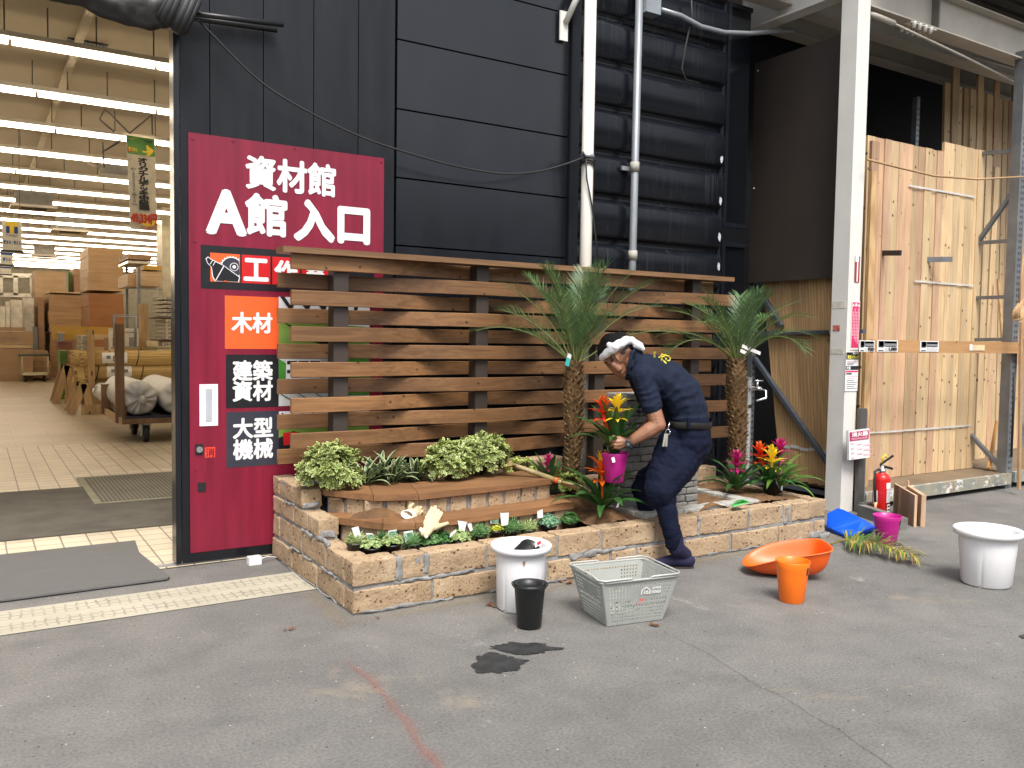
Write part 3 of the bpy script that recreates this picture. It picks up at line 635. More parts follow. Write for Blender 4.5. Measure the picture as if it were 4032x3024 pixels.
# services under the ceiling
tag(MB().bar((.94, 6.2, 4.38), (.94, 40, 4.38), .07, .05).done('ceiling_conduit', plain('conduit_beige', (.5, .42, .28), .7)), 'pale beige conduit running straight back under the shop ceiling', 'conduit')
vg = plain('vent_dark', (.03, .028, .025), .6)
p = PY(400, 252, 9.6); q = PY(515, 292, 9.6)
t = thing('ceiling_vent', 'dark grille set in the beige shop ceiling', 'vent', (1.02, 9.9, 4.40))
solid('grille', vg, t, lambda b: [b.box(.85 + k * .033, .872 + k * .033, 9.75, 10.05, 4.40, 4.418) for k in range(11)] and b.box(.85, 1.22, 9.75, 10.05, 4.4185, 4.4195))
def ac(u0, u1, v, Y, label):
    a, c = PY(u0, v, Y), PY(u1, v, Y); x0, x1 = a.x, c.x; z = (a.z + c.z) / 2; wd = x1 - x0
    t = thing('air_conditioner', label, 'air conditioner', ((x0 + x1) / 2, Y, z), 'air conditioners under the shop ceiling')
    solid('panel', lamp_metal, t, lambda b: b.box(x0, x1, Y, Y + wd * .9, z, z + .05), bevel=.01)
    solid('grille', vg, t, lambda b: b.box(x0 + wd * .22, x1 - wd * .22, Y + wd * .12, Y + wd * .6, z - .006, z - .001))
    solid('body', plain('ac_body', (.33, .33, .30), .6), t, lambda b: b.box(x0 + wd * .1, x1 - wd * .1, Y + .06, Y + wd * .85, z + .051, z + .32))
    def fr(b):
        for x in (x0 + wd * .1, x1 - wd * .1):
            b.bar((x, Y + .1, z + .3), (x, Y + .1, 4.42), .014); b.bar((x, Y + .8 * wd, z + .3), (x, Y + .8 * wd, 4.42), .014)
        b.bar((x0 + wd * .1, Y + .1, 4.38), ((x0 + x1) / 2, Y + .1, z + .34), .014); b.bar((x1 - wd * .1, Y + .1, 4.38), ((x0 + x1) / 2, Y + .1, z + .34), .014)
    solid('hanger_frame', rod_m, t, fr)
ac(393, 600, 702, 16.2, 'ceiling air conditioner beside the hanging price banner')
ac(42, 228, 815, 19.6, 'ceiling air conditioner left of the price banner, braced above')
ac(206, 352, 910, 24, 'smaller ceiling air conditioner above the light plywood stack')
ac(126, 228, 1008, 30, 'farthest small ceiling air conditioner low over the back wall')
def brace(b):
    for (u0, v0, u1, v1) in ((392, 470, 412, 428), (412, 428, 510, 525), (510, 525, 598, 452), (598, 452, 600, 530), (392, 470, 450, 520), (400, 600, 470, 560), (410, 660, 404, 560), (420, 590, 490, 540)):
        b.bar(PY(u0, v0, 12.0), PY(u1, v1, 12.0), .018)
tag(solid('ceiling_brace', rod_m, None, brace), 'zigzag steel brace rods hanging above the price banner', 'brace')
tag(MB().tube([PY(205, 556, 16), PY(215, 552, 16), PY(330, 556, 16), PY(345, 575, 16), PY(348, 640, 16), PY(390, 660, 16.2)], .03, 8).done('pipe', lamp_metal), 'pale bent pipe leading to the ceiling air conditioner', 'pipe')
# price banner
bp = lambda x, y: PY(480 + x / 3.773, 480 + y / 3.773, 12.5)
TL, TR, BR, BL = bp(62, 192), bp(490, 255), bp(525, 1630), bp(125, 1592)
t = thing('price_banner', 'long hanging paper price banner with green top and red price', 'banner', (BL + BR) / 2)
b = MB(); G = [[None] * 17 for _ in range(7)]
def bpt(a, c, y=0): # a across 0-1, c down 0-1
    p = TL.lerp(TR, a).lerp(BL.lerp(BR, a), c); p.y += .012 * math.sin(c * 9 + a * 2) + y; return p
for i in range(7):
    for j in range(17): G[i][j] = b.bm.verts.new(bpt(i / 6, j / 16))
for i in range(6):
    for j in range(16): b.bm.faces.new((G[i][j], G[i][j + 1], G[i + 1][j + 1], G[i + 1][j])).smooth = True
b.done('sheet', plain('banner_paper', (.62, .58, .46), .5), t)
bgreen = plain('banner_green', (.10, .30, .06), .5); bred = plain('banner_red', (.55, .04, .03), .5)
def bq(m, a0, c0, a1, c1, y): solid('print', m, t, lambda b: b.face([bpt(a0, c0, y), bpt(a1, c0, y), bpt(a1, c1, y), bpt(a0, c1, y)]))
bq(bgreen, .02, .005, .98, .195, -.016)
def bl(txt, m, a0, c0, a1, c1, bold=.04, vertical=False, y=-.022):
    o = bpt(a0, c1, y); letters(txt, m, t, o, bpt(a1, c1, y) - o, bpt(a0, c0, y) - o, 'lettering', bold, vertical, lift=.001)
solid('print', bred, t, lambda b: b.prism([(.03, .115), (.30, .115), (.30, .09), (.52, .145), (.30, .20), (.30, .175), (.03, .175)], lambda a, c: bpt(a, c, -.020), (0, .001, 0)))
bl('買うなら', yellow_print, .06, .125, .36, .165); bl('今', yellow_print, .50, .09, .92, .195, .08); bl('NOW!!', ink, .55, .03, .88, .06, .03)
bl('いっぱい', yellow_print, .05, .02, .36, .045, .02); bl('オリジナルデッキ中級編', ink, .36, .225, .73, .78, .055, True); bl('約1800×2400×高420㎜', grey_print, .10, .34, .28, .74, .03, True)
solid('print', yellow_print, t, lambda b: b.prism([(.38, .83), (.55, .82), (.80, .86), (.95, .88), (.97, .93), (.7, .96), (.45, .945)], lambda a, c: bpt(a, c, -.018), (0, .001, 0)))
bl('49,334円', bred, .06, .82, .97, .935, .06); bl('53,280円', bred, .38, .953, .93, .985, .02)
# hanging point-card signs
for n_, (u0, v0, u1, v1, Y, lab) in enumerate(((7, 868, 88, 987, 14, 'hanging white point card sign with a blue and yellow emblem'), (0, 990, 52, 1042, 19, 'hanging shop sign partly hidden behind the point card sign'), (0, 1048, 44, 1080, 25, 'small far hanging shop sign below the other hanging signs'))):
    a, c = PY(u0, v0, Y), PY(u1, v1, Y); t = thing('hanging_sign', lab, 'sign', ((a.x + c.x) / 2, Y, c.z))
    solid('board', plain('sign_paper', (.68, .65, .55), .5), t, lambda b: b.box(a.x, c.x, Y, Y + .02, c.z, a.z))
    solid('frame', sign_black, t, lambda b: b.box(a.x - .02, c.x + .02, Y - .004, Y + .024, c.z - .03, c.z - .001))
    W, H = c.x - a.x, a.z - c.z; f = lambda p, q: (a.x + p * W, Y - .003, c.z + q * H)
    solid('cord', rod_m, t, lambda b: [b.bar((a.x + W * k, Y, a.z), (a.x + W * k, Y, 4.42), .008) for k in (.9,)])
    navy = plain('emblem_blue', (.02, .06, .25), .5)
    if n_ == 0:
        solid('emblem', yellow_print, t, lambda b: b.prism([(.2, .72), (.8, .72), (.8, .98), (.2, .98)], f, (0, .002, 0))); solid('emblem', yellow_print, t, lambda b: b.prism([(.40, .58), (.6, .58), (.6, .719), (.4, .719)], f, (0, .002, 0)))
        for p0 in (.2, .61): solid('emblem', navy, t, lambda b: b.prism([(p0, .58), (p0 + .18, .58), (p0 + .18, .82), (p0, .82)], lambda p, q: (a.x + p * W, Y - .006, c.z + q * H), (0, .002, 0)))
        letters('T-POINT', grey_print, t, f(.2, .45), (W * .6, 0, 0), (0, 0, H * .09), bold=.02)
        letters('貯まる・使える', navy, t, f(.08, .2), (W * .84, 0, 0), (0, 0, H * .13), bold=.03)
    else:
        solid('print', navy, t, lambda b: b.prism([(.0, .75), (1, .75), (1, .95), (0, .95)], f, (0, .002, 0)))
        if n_ == 1: letters('使える', navy, t, f(.2, .25), (W * .6, 0, 0), (0, 0, H * .3), bold=.03)
# ---- goods. IX maps zoomed-photo measurements of the doorway to photo coordinates
IX = lambda x, y: (x / 2.765, 900 + y / 2.765)
def ply(name, lo, hi):
    m, n, b = newmat(name); v = coord(n, (.6, .6, 38), rnd=9)
    c = ramp(n, tex_noise(n, v, 1.2, 4, .6), [(.3, lo), (.7, hi)])
    c = mixc(n, .5, c, ramp(n, tex_noise(n, coord(n, (2, 2, 5), rnd=5), 1, 3), [(.3, (.75,) * 3), (.7, (1.15,) * 3)]), 'MULTIPLY')
    n.links.new(c, b.inputs['Base Color']); b.inputs['Roughness'].default_value = .6; return m
ply_l = ply('plywood_edge_light', (.46, .31, .165), (.60, .43, .25)); ply_m = ply('plywood_edge', (.36, .215, .10), (.49, .32, .165)); ply_o = ply('panel_edge_orange', (.29, .115, .03), (.35, .145, .045)); mdf = ply('fibreboard_edge', (.43, .29, .16), (.47, .33, .185))
ply_d = ply('plywood_edge_dark', (.28, .16, .08), (.38, .23, .12)); carton_m = plain('carton', (.34, .22, .12), .7, 0, .12, 3)
wood_raw = wood('raw_stake_wood', (.42, .26, .12), (.58, .39, .2), 'Z', .1, grain=16)
def ibox(name, label, cat, x0, y0, x1, y1, Y, dep, m, z0=None, group=None, cell=None):
    a, c = PY(*IX(x0, y0), Y), PY(*IX(x1, y1), Y); zb = c.z if z0 is None else z0
    b = MB()
    if cell:   # a stack of sheets with slightly uneven edges
        z = zb; h = (a.z - zb) / cell
        for k in range(cell):
            j = random.uniform(-.015, .015); b.box(a.x + j, c.x + j, Y + random.uniform(-.012, .012), Y + dep, z + .0015, z + h - .0015); z += h
    else: b.box(a.x, c.x, Y, Y + dep, zb, a.z)
    return tag(b.done(name, m, bevel=0 if cell else .006), label, cat, group)
ibox('plywood_stack', 'tall pale fibreboard stack left of the big plywood stack', 'plywood stack', 383, 455, 725, 1060, 34, 2.2, mdf, 0.0)
ibox('panel_stack', 'orange brown panel stack under the tallest plywood', 'panel stack', 968, 700, 1348, 1056, 27.1, 2.2, ply_o, .01, cell=14)
ibox('plywood_stack', 'tallest plywood stack standing on the orange panels', 'plywood stack', 960, 195, 1345, 684, 27, 2.3, ply_m, cell=10)
ibox('plywood_stack', 'wide plywood stack with a pale top board before the orange panels', 'plywood stack', 530, 712, 935, 1130, 31, 2.6, ply_m, None, cell=9)
ibox('board_slab', 'pale thick board lying on top of the wide plywood stack', 'board', 540, 680, 930, 710, 30.9, 2.6, ply_l)
ibox('plywood_stack', 'lower plywood stack carrying the wide plywood stack', 'plywood stack', 545, 1142, 935, 1345, 31.1, 2.4, ply_d, .01, cell=4)
ibox('plywood_stack', 'narrow reddish plywood stack left of the wide stack', 'plywood stack', 415, 745, 490, 1335, 31.3, 2.0, ply_d, .01, cell=8)
ibox('plywood_stack', 'pale narrow sheet stack at the end of the cartons', 'plywood stack', 355, 850, 412, 1065, 32, 1.6, ply_l, .01)
ibox('green_board', 'green board standing behind the plywood', 'board', 745, 470, 810, 668, 35, .1, plain('green_board', (.12, .25, .05), .6), .01)
ibox('plywood_stack', 'pinkish sheets left of the tallest plywood', 'plywood stack', 805, 430, 870, 690, 34, 1.7, ply_d, .01, .01)
for k, (x0, y0, x1, y1, Y, lab) in enumerate(((62, 793, 108, 1068, 31, 'narrow white panel between wider white panels'), (110, 775, 243, 1068, 31.2, 'wide bright white panel by the back wall'), (0, 845, 60, 1068, 31, 'lower white panel at the end of the row'), (250, 755, 372, 1060, 31.6, 'white panel beside the fibreboard stack'))):
    ibox('white_panel', lab, 'panel', x0, y0, x1, y1, Y, .4, plain('white_panel', (.66, .64, .55), .5), .01, 'white panels by the back wall')
cb = ibox('carton', 'long brown carton with faint printed lettering', 'carton', 0, 1120, 362, 1258, 29, .6, carton_m)
ibox('carton', 'brown carton under the long one with lettering', 'carton', 0, 1305, 360, 1460, 29.05, .6, carton_m, .01); ibox('carton', 'thin brown carton on top of the long carton', 'carton', 0, 1072, 280, 1118, 29, .6, carton_m)
ibox('timber_batten', 'pale timber batten pack between brown cartons', 'timber', 0, 1262, 338, 1300, 29.02, .5, ply_l)
a = PY(*IX(10, 1212), 28.99); q = PY(*IX(220, 1188), 28.99); letters('APP ON WOODEX', grey_print, cb, a, (q.x - a.x, 0, 0), (0, 0, q.z - a.z))
ibox('rack_post', 'grey steel rack post beside the brown cartons', 'rack post', 360, 1070, 412, 1335, 31.2, .15, rack_grey, .01)
ibox('plywood_stack', 'low reddish plywood stack behind the platform cart', 'plywood stack', 82, 1450, 560, 1640, 29.4, 1.6, ply_d, .05, cell=3); ibox('plywood_stack', 'upper half of the low stack behind the platform cart', 'plywood stack', 62, 1332, 520, 1448, 29.45, 1.6, ply_m, cell=2)
# white frame on the back wall
t = thing('wall_frame', 'white pipe frame fixed on the grey back wall', 'frame', PY(*IX(180, 730), 40))
def wf(b):
    for (x0, y0, x1, y1) in ((0, 512, 360, 512), (0, 720, 370, 730), (168, 512, 172, 725), (350, 512, 352, 725), (5, 512, 5, 725)): b.bar(PY(*IX(x0, y0), 40), PY(*IX(x1, y1), 40), .16)
solid('frame', plain('frame_white', (.62, .6, .52), .5), t, wf)
# platform cart
Yc = 28.4; P = lambda x, y, Y=Yc: PY(*IX(x, y), Y)
t = thing('platform_cart', 'pale steel platform cart with four castors and high push bars', 'cart', (P(410, 1600).x, Yc, 0))
cm = plain('cart_frame', (.55, .5, .33), .5)
a, c = P(243, 1600), P(525, 1570); zt = P(243, 1370).z
solid('deck', cm, t, lambda b: b.box(a.x, c.x, Yc, Yc + .75, .20, .26), bevel=.01)
for x in (a.x, c.x):
    solid('push_bar', cm, t, lambda b: b.tube([(x, Yc + .02, .26), (x, Yc + .02, zt), (x, Yc + .7, zt), (x, Yc + .7, .26)], .022, 8))
solid('grip', plain('cart_grip', (.08, .1, .09), .6), t, lambda b: b.tube([(a.x - .1, Yc, zt - .02), (c.x + .05, Yc, zt + .0)], .035, 8))
for x in (a.x + .08, c.x - .08):
    for y in (Yc + .1, Yc + .65):
        solid('castor', black_rubber, t, lambda b: b.tube([(x - .025, y, .085), (x + .025, y, .085)], .08, 14))
# shop racking, boxes and boards in the middle distance
ibox('beam_pack', 'long mustard yellow pack of beams lying on trestles', 'beam pack', 585, 1060, 1370, 1215, 19.9, .5, plain('mustard_wrap', (.46, .27, .035), .55, 0, .1, 3))
ibox('timber_pack', 'reddish brown timber pack under the mustard beams', 'timber', 632, 1232, 790, 1314, 19.6, .5, plain('red_timber', (.22, .085, .05), .6))
ibox('post_block', 'grey block on the red timber pack', 'block', 640, 1142, 690, 1230, 19.3, .3, plain('block_grey', (.2, .2, .2), .6)); ibox('board', 'small pale board on top of the grey block', 'board', 622, 1122, 705, 1140, 19.3, .5, ply_l)
ibox('green_bin', 'green bin in the gap under the red timber pack', 'bin', 652, 1330, 740, 1650, 21, .6, plain('green_bin', (.10, .20, .04), .6), .01)
ibox('timber_post', 'upright pale timber post beside the small carton stack', 'timber', 950, 1102, 1030, 1340, 17.4, .12, wood_raw, .01)
ibox('timber_shelf', 'pale timber rail behind the white display sheets', 'timber', 1030, 1152, 1620, 1212, 19.6, .3, ply_l); ibox('timber_shelf', 'lower pale timber rail behind the reed rolls', 'timber', 1030, 1292, 1620, 1335, 19.6, .3, ply_l)
ibox('timber_post', 'brown square post between the timber rails', 'timber', 1142, 1190, 1180, 1340, 18.1, .12, ply_d, .01)
lilac = plain('carton_white', (.55, .52, .43), .6, 0, .08, 5); wrap = plain('stretch_wrap', (.47, .43, .34), .25, 0, .22, 7, .3, 14)
lilac_ink = plain('carton_ink', (.13, .12, .14), .6)
def cartons(x0, ys, x1, Y, dep, texts, group, labels, side=None):
    for k, tx in enumerate(texts):
        y0, y1 = ys[0] + (ys[1] - ys[0]) * k / len(texts), ys[0] + (ys[1] - ys[0]) * (k + 1) / len(texts)
        a, c = PY(*IX(x0, y0), Y), PY(*IX(x1, y1), Y); t = thing('carton', labels(k), 'carton', ((a.x + c.x) / 2, Y, c.z), group)
        solid('box', lilac, t, lambda b: b.box(a.x, c.x, Y, Y + dep, c.z + .004, a.z - .004), bevel=.004)
        solid('wrap', wrap, t, lambda b: b.box(a.x - .004, a.x - .001, Y + .03, Y + dep, c.z + .008, a.z - .008))
        h = a.z - c.z; wt = min(.56, (c.x - a.x) * .8); letters(tx, lilac_ink, t, (a.x + .03, Y - .002, c.z + h * .22), (wt, 0, 0), (0, 0, h * .55), bold=.03)
ordn = ['top', 'second', 'middle', 'fourth', 'lowest']
cartons(1787, (738, 965), 2150, 19, 1.3, ['JH-32LG'] * 5, 'white cartons of the upper pallet', lambda k: f'{ordn[k]} white carton of the upper wrapped pallet')
cartons(1808, (985, 1210), 2150, 19.05, 1.3, ['JH-22LG'] * 5, 'white cartons of the lower pallet', lambda k: f'{ordn[k]} white carton of the lower wrapped pallet')
cartons(1768, (1238, 1285), 2150, 19.1, 1.0, ['JH-33LG'], None, lambda k: 'single white carton near the floor under the wrapped pallets')
cartons(885, (1160, 1340), 965, 17.6, .9, ['JH-3'] * 4, 'small white carton stack beside the timber post', lambda k: f'{["top", "second", "third", "lowest"][k]} white carton of the small stack beside the timber post')
ibox('pallet', 'dark pallet between the two wrapped carton stacks', 'pallet', 1700, 966, 2150, 984, 19.1, 1.2, plain('pallet_dark', (.09, .045, .03), .7)); ibox('pallet', 'dark pallet under the lower wrapped cartons', 'pallet', 1745, 1211, 2150, 1236, 19.1, 1.2, plain('pallet_dark2', (.09, .045, .03), .7))
ibox('cream_bucket', 'cream tub on the rail beside the lower cartons', 'tub', 1600, 1222, 1725, 1282, 18.9, .4, plain('cream_tub', (.6, .5, .3), .5))
ibox('shop_column', 'cream column rising to the lamps behind the cartons', 'column', 1757, -900, 1897, 740, 21.5, .7, plain('cream_column', (.62, .57, .42), .5), .01)
ibox('rack_post', 'grey steel rack post in front of the timber shelves', 'rack post', 1497, 420, 1535, 1065, 19.6, .1, rack_grey, .01); ibox('rack_post', 'thin rack post right of the tallest plywood', 'rack post', 1368, 300, 1400, 1065, 22.4, .1, rack_grey, .01)
ibox('timber_pack', 'timber pack on the upper rack shelf with strapped ends', 'timber', 1535, 462, 1757, 630, 20.2, 1.5, ply_l, cell=3); ibox('timber_pack', 'round pole bundle on the highest rack shelf', 'timber', 1395, 272, 1650, 345, 21, 1.5, ply_d, cell=4)
ibox('wrapped_pack', 'pale wrapped pack under the highest pole bundle', 'pack', 1395, 347, 1640, 388, 21, 1.5, wrap); ibox('beam_pack', 'mustard pack on the rack above the strapped timber', 'beam pack', 1562, 398, 1757, 455, 20.4, 1.5, plain('mustard2', (.46, .27, .035), .55))
ibox('timber_pack', 'wide timber pack left of the grey rack post', 'timber', 1385, 490, 1495, 630, 21, 1.5, ply_l, cell=3); ibox('rack_beam', 'grey rack beam carrying the strapped timber', 'rack beam', 1360, 640, 1757, 668, 20, .1, rack_grey)
ibox('leaning_board', 'pale board leaning against the grey rack post', 'board', 1515, 820, 1615, 1062, 19.2, .1, wood_raw, .01)
for (x0, x1, y1, lab) in ((1182, 1334, 1335, 'white display sheet with faint print beside the timber post'), (1362, 1510, 1282, 'white display sheet with a small dark picture')):
    a, c = PY(*IX(x0, 1085), 18.8), PY(*IX(x1, y1), 18.8); t = thing('display_sheet', lab, 'display sheet', ((a.x + c.x) / 2, 18.8, c.z))
    solid('sheet', plain('display_white', (.62, .6, .54), .4), t, lambda b: b.box(a.x, c.x, 18.8, 18.82, c.z, a.z))
    solid('picture', grey_print, t, lambda b: b.box(a.x + .28 * (c.x - a.x), a.x + .62 * (c.x - a.x), 18.79, 18.797, a.z - .36, a.z - .18))
t = thing('wire_frame', 'grey tubular frame standing before the display sheets', 'frame', PY(*IX(1360, 1290), 18.3))
fp = lambda x, y: PY(*IX(x, y), 18.3)
solid('frame', galv, t, lambda b: [b.tube([fp(1245, 1285), fp(1250, 960), fp(1480, 960), fp(1474, 1285)], .028, 8), b.tube([fp(1250, 1128), fp(1478, 1128)], .016, 6), b.tube([fp(1222, 1080), fp(1224, 938), fp(1488, 940)], .008, 5)])
# reed screen rolls on trestles
reed = plain('reed', (.60, .42, .165), .6, 0, .35, 1.4, .5, 1.6, .4, (1.2, 60, 60))
reed_end = plain('reed_ends', (.34, .21, .09), .8, 0, .5, 40, .6, 60)
RY, RR = 17.6, .142
pr = lambda x, y, Y=RY: PY(200 + x / 4.148, 1380 + y / 4.148, Y)
def reedroll(x0, zc, y, r, label, tagged=True):
    t = thing('reed_roll', label, 'reed screen roll', (x0, y, zc - r), 'rolled reed screens on trestles'); x1 = x0 + 5.0
    def body(b):
        n_ = 34
        for k in range(n_):
            a = 2 * math.pi * k / n_; rr = r - .013 + .006 * random.random(); c = Vector((0, y + rr * math.cos(a), zc + rr * math.sin(a)))
            b.tube([c + Vector((x0 + random.uniform(-.05, .04), 0, 0)), c + Vector((x1, 0, 0))], .020 + .004 * random.random(), 5)
        b.tube([(x0 + .05, y, zc), (x1, y, zc)], r - .03, 14)
    solid('reeds', reed, t, body); solid('end', reed_end, t, lambda b: b.tube([(x0 - .02, y, zc), (x0 + .045, y, zc)], r - .02, 18))
    x = x0 + .18
    while x < 2.75:
        solid('binding_cord', ink, t, lambda b: b.tube([(x + .03 * math.sin(a), y + (r + .010) * math.cos(a), zc + (r + .010) * math.sin(a)) for a in [i * .45 for i in range(15)]], .010, 5)); x += .255
    if tagged:
        lb = solid('paper_label', paper, t, lambda b: [b.face([(x0 + .33, y + (r + .022) * math.cos(a), zc + (r + .022) * math.sin(a)), (x0 + .76, y + (r + .022) * math.cos(a), zc + (r + .022) * math.sin(a)), (x0 + .76, y + (r + .022) * math.cos(a + .22), zc + (r + .022) * math.sin(a + .22)), (x0 + .33, y + (r + .022) * math.cos(a + .22), zc + (r + .022) * math.sin(a + .22))]) for a in [2.35 + .22 * i for i in range(6)]])
        solid('print', grey_print, lb, lambda b: [b.box(x0 + .40 + .11 * k, x0 + .47 + .11 * k, y - r - .03, y - r - .026, zc - .05 * (k % 2), zc + .06) for k in range(3)])
z1, z2, z3 = pr(900, 133).z, pr(900, 338).z, pr(900, 470).z; X0 = pr(500, 130).x
reedroll(X0, z1, RY, RR, 'upper front reed screen roll with a white paper label'); reedroll(X0 + .08, z2 - .02, RY + .03, RR, 'second reed screen roll with a label, just under the top one')
reedroll(X0 - .02, z3 - .02, RY + .15, RR * .95, 'lowest front reed screen roll above the white wrapped rolls', False)
reedroll(pr(285, 140, RY + 1.6).x, z1 - .02, RY + .6, .15, 'rear reed screen roll whose bundled end shows', False); reedroll(pr(310, 400, RY + 1.6).x, z2 - .08, RY + .6, .17, 'lower rear reed screen roll with a frayed end', False)
def trestle(xa, xb, ya, yb, Y, lab):
    t = thing('trestle', lab, 'trestle', (pr((xa + xb) / 2, yb, Y).x, Y, 0))
    zt = pr(0, ya, Y).z; x = pr((xa + xb) / 2, yb, Y).x; q = .21
    for sg in (-1, 1):
        for dy in (0, .75): solid('leg', wood_raw, t, lambda b: b.bar((x + .05, Y + dy + .35 * 0, zt), (x + sg * q * .75, Y + dy, .02), .12, .045, up=(0, 1, 0)))
    solid('foot', wood_raw, t, lambda b: b.box(x + .0, x + .9, Y - .03, Y + .03, .01, .18)); solid('cross_bar', wood_raw, t, lambda b: b.bar((x, Y, zt * .55), (x, Y + .75, zt * .55), .05, .1))
trestle(430, 560, 550, 870, 17.0, 'nearer pale timber trestle under the reed rolls'); trestle(160, 290, 240, 752, 19.6, 'farther pale timber trestle under the rear reed rolls')
ibox('rail_bar', 'olive timber rail lying above the reed rolls', 'timber', 1215, 1292, 2300, 1314, 16.2, .06, plain('olive_rail', (.30, .25, .09), .6))
# dolly with fabric rolls in white wrapping
dw = wood('dolly_wood', (.16, .085, .04), (.26, .15, .075), 'Z', .1, grain=14); blue_d = plain('dolly_deck', (.02, .025, .045), .5)
DY = 12.35; pd = lambda x, y, Y=DY: PY(200 + x / 4.148, 1380 + y / 4.148, Y)
zd = pd(1200, 1205).z; c1 = pd(1465, 790); r1 = (pd(1780, 790).x - pd(1150, 790).x) / 2; dk = c1.z - r1 * .97; x0 = pd(1175, 1200).x
t = thing('wooden_dolly', 'dark wooden dolly on castors loaded with white wrapped rolls', 'dolly', (x0 + .6, DY + .9, 0))
solid('deck', blue_d, t, lambda b: b.box(x0, x0 + 2.3, DY, DY + 1.9, dk - .05, dk - .001)); solid('front_rail', dw, t, lambda b: b.box(x0 - .01, x0 + 2.3, DY - .03, DY - .001, zd, max(zd + .05, dk - .03)))
solid('side_rail', wood_raw, t, lambda b: b.box(x0 - .05, x0 - .011, DY - .02, DY + 1.9, zd, zd + .10)); solid('side_panel', dw, t, lambda b: b.box(x0 + .03, x0 + .06, DY + .06, DY + 1.8, dk, dk + .14))
for x, y, ztop in ((x0 - .03, DY + .02, 1.60), (x0 - .03, DY + 1.5, pd(940, 550, DY + 1.5).z)): solid('stake', dw, t, lambda b: b.box(x - .055, x + .055, y - .03, y + .03, zd + .02, ztop))
solid('foot_block', wood_raw, t, lambda b: b.box(x0 + .9, x0 + 1.32, DY + .05, DY + .2, zd - .22, zd - .001))
for x, y in ((x0 + .30, DY + .12), (x0 + .30, DY + 1.1)):
    cst = solid('castor_fork', galv, t, lambda b: [b.box(x - .06, x - .045, y - .05, y + .05, .1, zd - .001), b.box(x + .045, x + .06, y - .05, y + .05, .1, zd - .001), b.box(x - .06, x + .06, y - .06, y + .06, zd - .03, zd - .002)])
    solid('wheel', black_rubber, cst, lambda b: b.tube([(x - .032, y, .128), (x + .032, y, .128)], .12, 20))
sheet_w = plain('white_wrap', (.53, .525, .51), .5, 0, .1, 5)
def wrapped(cx, cz, r, y0, y1, label):
    b = MB(); n_ = 44; rings = []
    prof = [(.02, -.05), (.10, -.01), (.30, -.05), (.6, -.035), (.85, .0), (.97, .05), (1.0, .14), (.99, .6), (1.0, 1.2), (1, y1 - y0)]
    for pr_, dy in prof:
        rg = []
        for k in range(n_):
            a = 2 * math.pi * k / n_; wr_ = math.sin(a * 9 + math.sin(a * 3) * 2) * .05 * (1 if .15 < pr_ < .95 else .15)
            rr = r * pr_ * (1 + .05 * noise.noise(Vector((math.cos(a) * 1.5, math.sin(a) * 1.5, dy)))); rg.append(b.bm.verts.new((cx + rr * math.cos(a), y0 + dy + wr_ * (1 - abs(pr_ - .5)), cz + rr * math.sin(a) * .97)))
        rings.append(rg)
    for A, B_ in zip(rings, rings[1:]):
        for k in range(n_): b.bm.faces.new((A[k], A[(k + 1) % n_], B_[(k + 1) % n_], B_[k])).smooth = True
    t = thing('wrapped_roll', label, 'wrapped roll', (cx, y0, cz - r), 'white wrapped rolls on the dolly'); b.done('wrapping', sheet_w, t)
    b = MB(); b.lathe([(.0, -.09), (.045, -.08), (.055, -.03), (.03, .02)], seg=9); bmesh.ops.rotate(b.bm, verts=b.bm.verts, cent=(0, 0, 0), matrix=Matrix.Rotation(R(90), 3, 'X').inverted())
    for v_ in b.bm.verts: v_.co += noise.noise_vector(v_.co * 30) * .03; v_.co += Vector((cx + .01, y0 - .06, cz - .01))
    b.done('tied_end', sheet_w, t)
wrapped(c1.x, dk + r1 * .97, r1, DY + .05, DY + 1.9, 'white wrapped roll facing the doorway with its tied end in full view'); wrapped(c1.x + 2 * r1 + .02, dk + r1 * .97, r1, DY + .0, DY + 1.9, 'white wrapped roll cut off by the black door edge')
wrapped(c1.x - .1, dk + r1 * .6, r1 * .6, DY + 2.0, DY + 3.0, 'white wrapped roll lying behind the full one on the dolly')
# mats
mat_d = plain('door_mat', (.075, .068, .055), .95, 0, .3, 3, .3, 90); mat_n = plain('entrance_mat', (.125, .122, .118), .95, 0, .2, 3, .5, 3, .2, (1, 90, 1))
def ribmat():
    m, n, b = newmat('ribbed_mat'); wv = nd(n, 'ShaderNodeTexWave', Scale=9.0, bands_direction='X'); n.links.new(coord(n), wv.inputs['Vector'])
    c = ramp(n, wv.outputs['Fac'], [(.3, (.07, .065, .05)), (.7, (.16, .145, .105))])
    n.links.new(mixc(n, .6, c, ramp(n, tex_noise(n, coord(n), 2.5, 4), [(.3, (.55,) * 3), (.7, (1.25,) * 3)]), 'MULTIPLY'), b.inputs['Base Color']); b.inputs['Roughness'].default_value = .8; return m
tag(MB().box(-4, 2.6, 6.97, 9.06, .007, .016).done('door_mat', mat_d), 'wide dark mat lying across the tiled entrance', 'mat')
t = thing('door_mat', 'ribbed olive mat lying on top of the wide dark mat', 'mat', (1.7, 8.8, .017))
solid('surface', ribmat(), t, lambda b: b.box(.92, 2.55, 8.12, 9.53, .0175, .027)); solid('border', plain('mat_border', (.19, .18, .12), .7), t, lambda b: [b.box(.86, .919, 8.05, 9.6, .0172, .024), b.box(.92, 2.55, 8.05, 8.119, .0172, .024), b.box(.92, 2.55, 9.531, 9.6, .0172, .024)])
b = MB(); b.prism([(-4, 5.36), (.97, 5.42), (.99, 5.46), (.925, 6.15), (.955, 6.53), (-4, 6.5)][::1], lambda x, y: (x, y, .0085), (0, 0, .01))
tag(b.done('door_mat', mat_n), 'nearest grey ribbed mat reaching out of the doorway', 'mat')

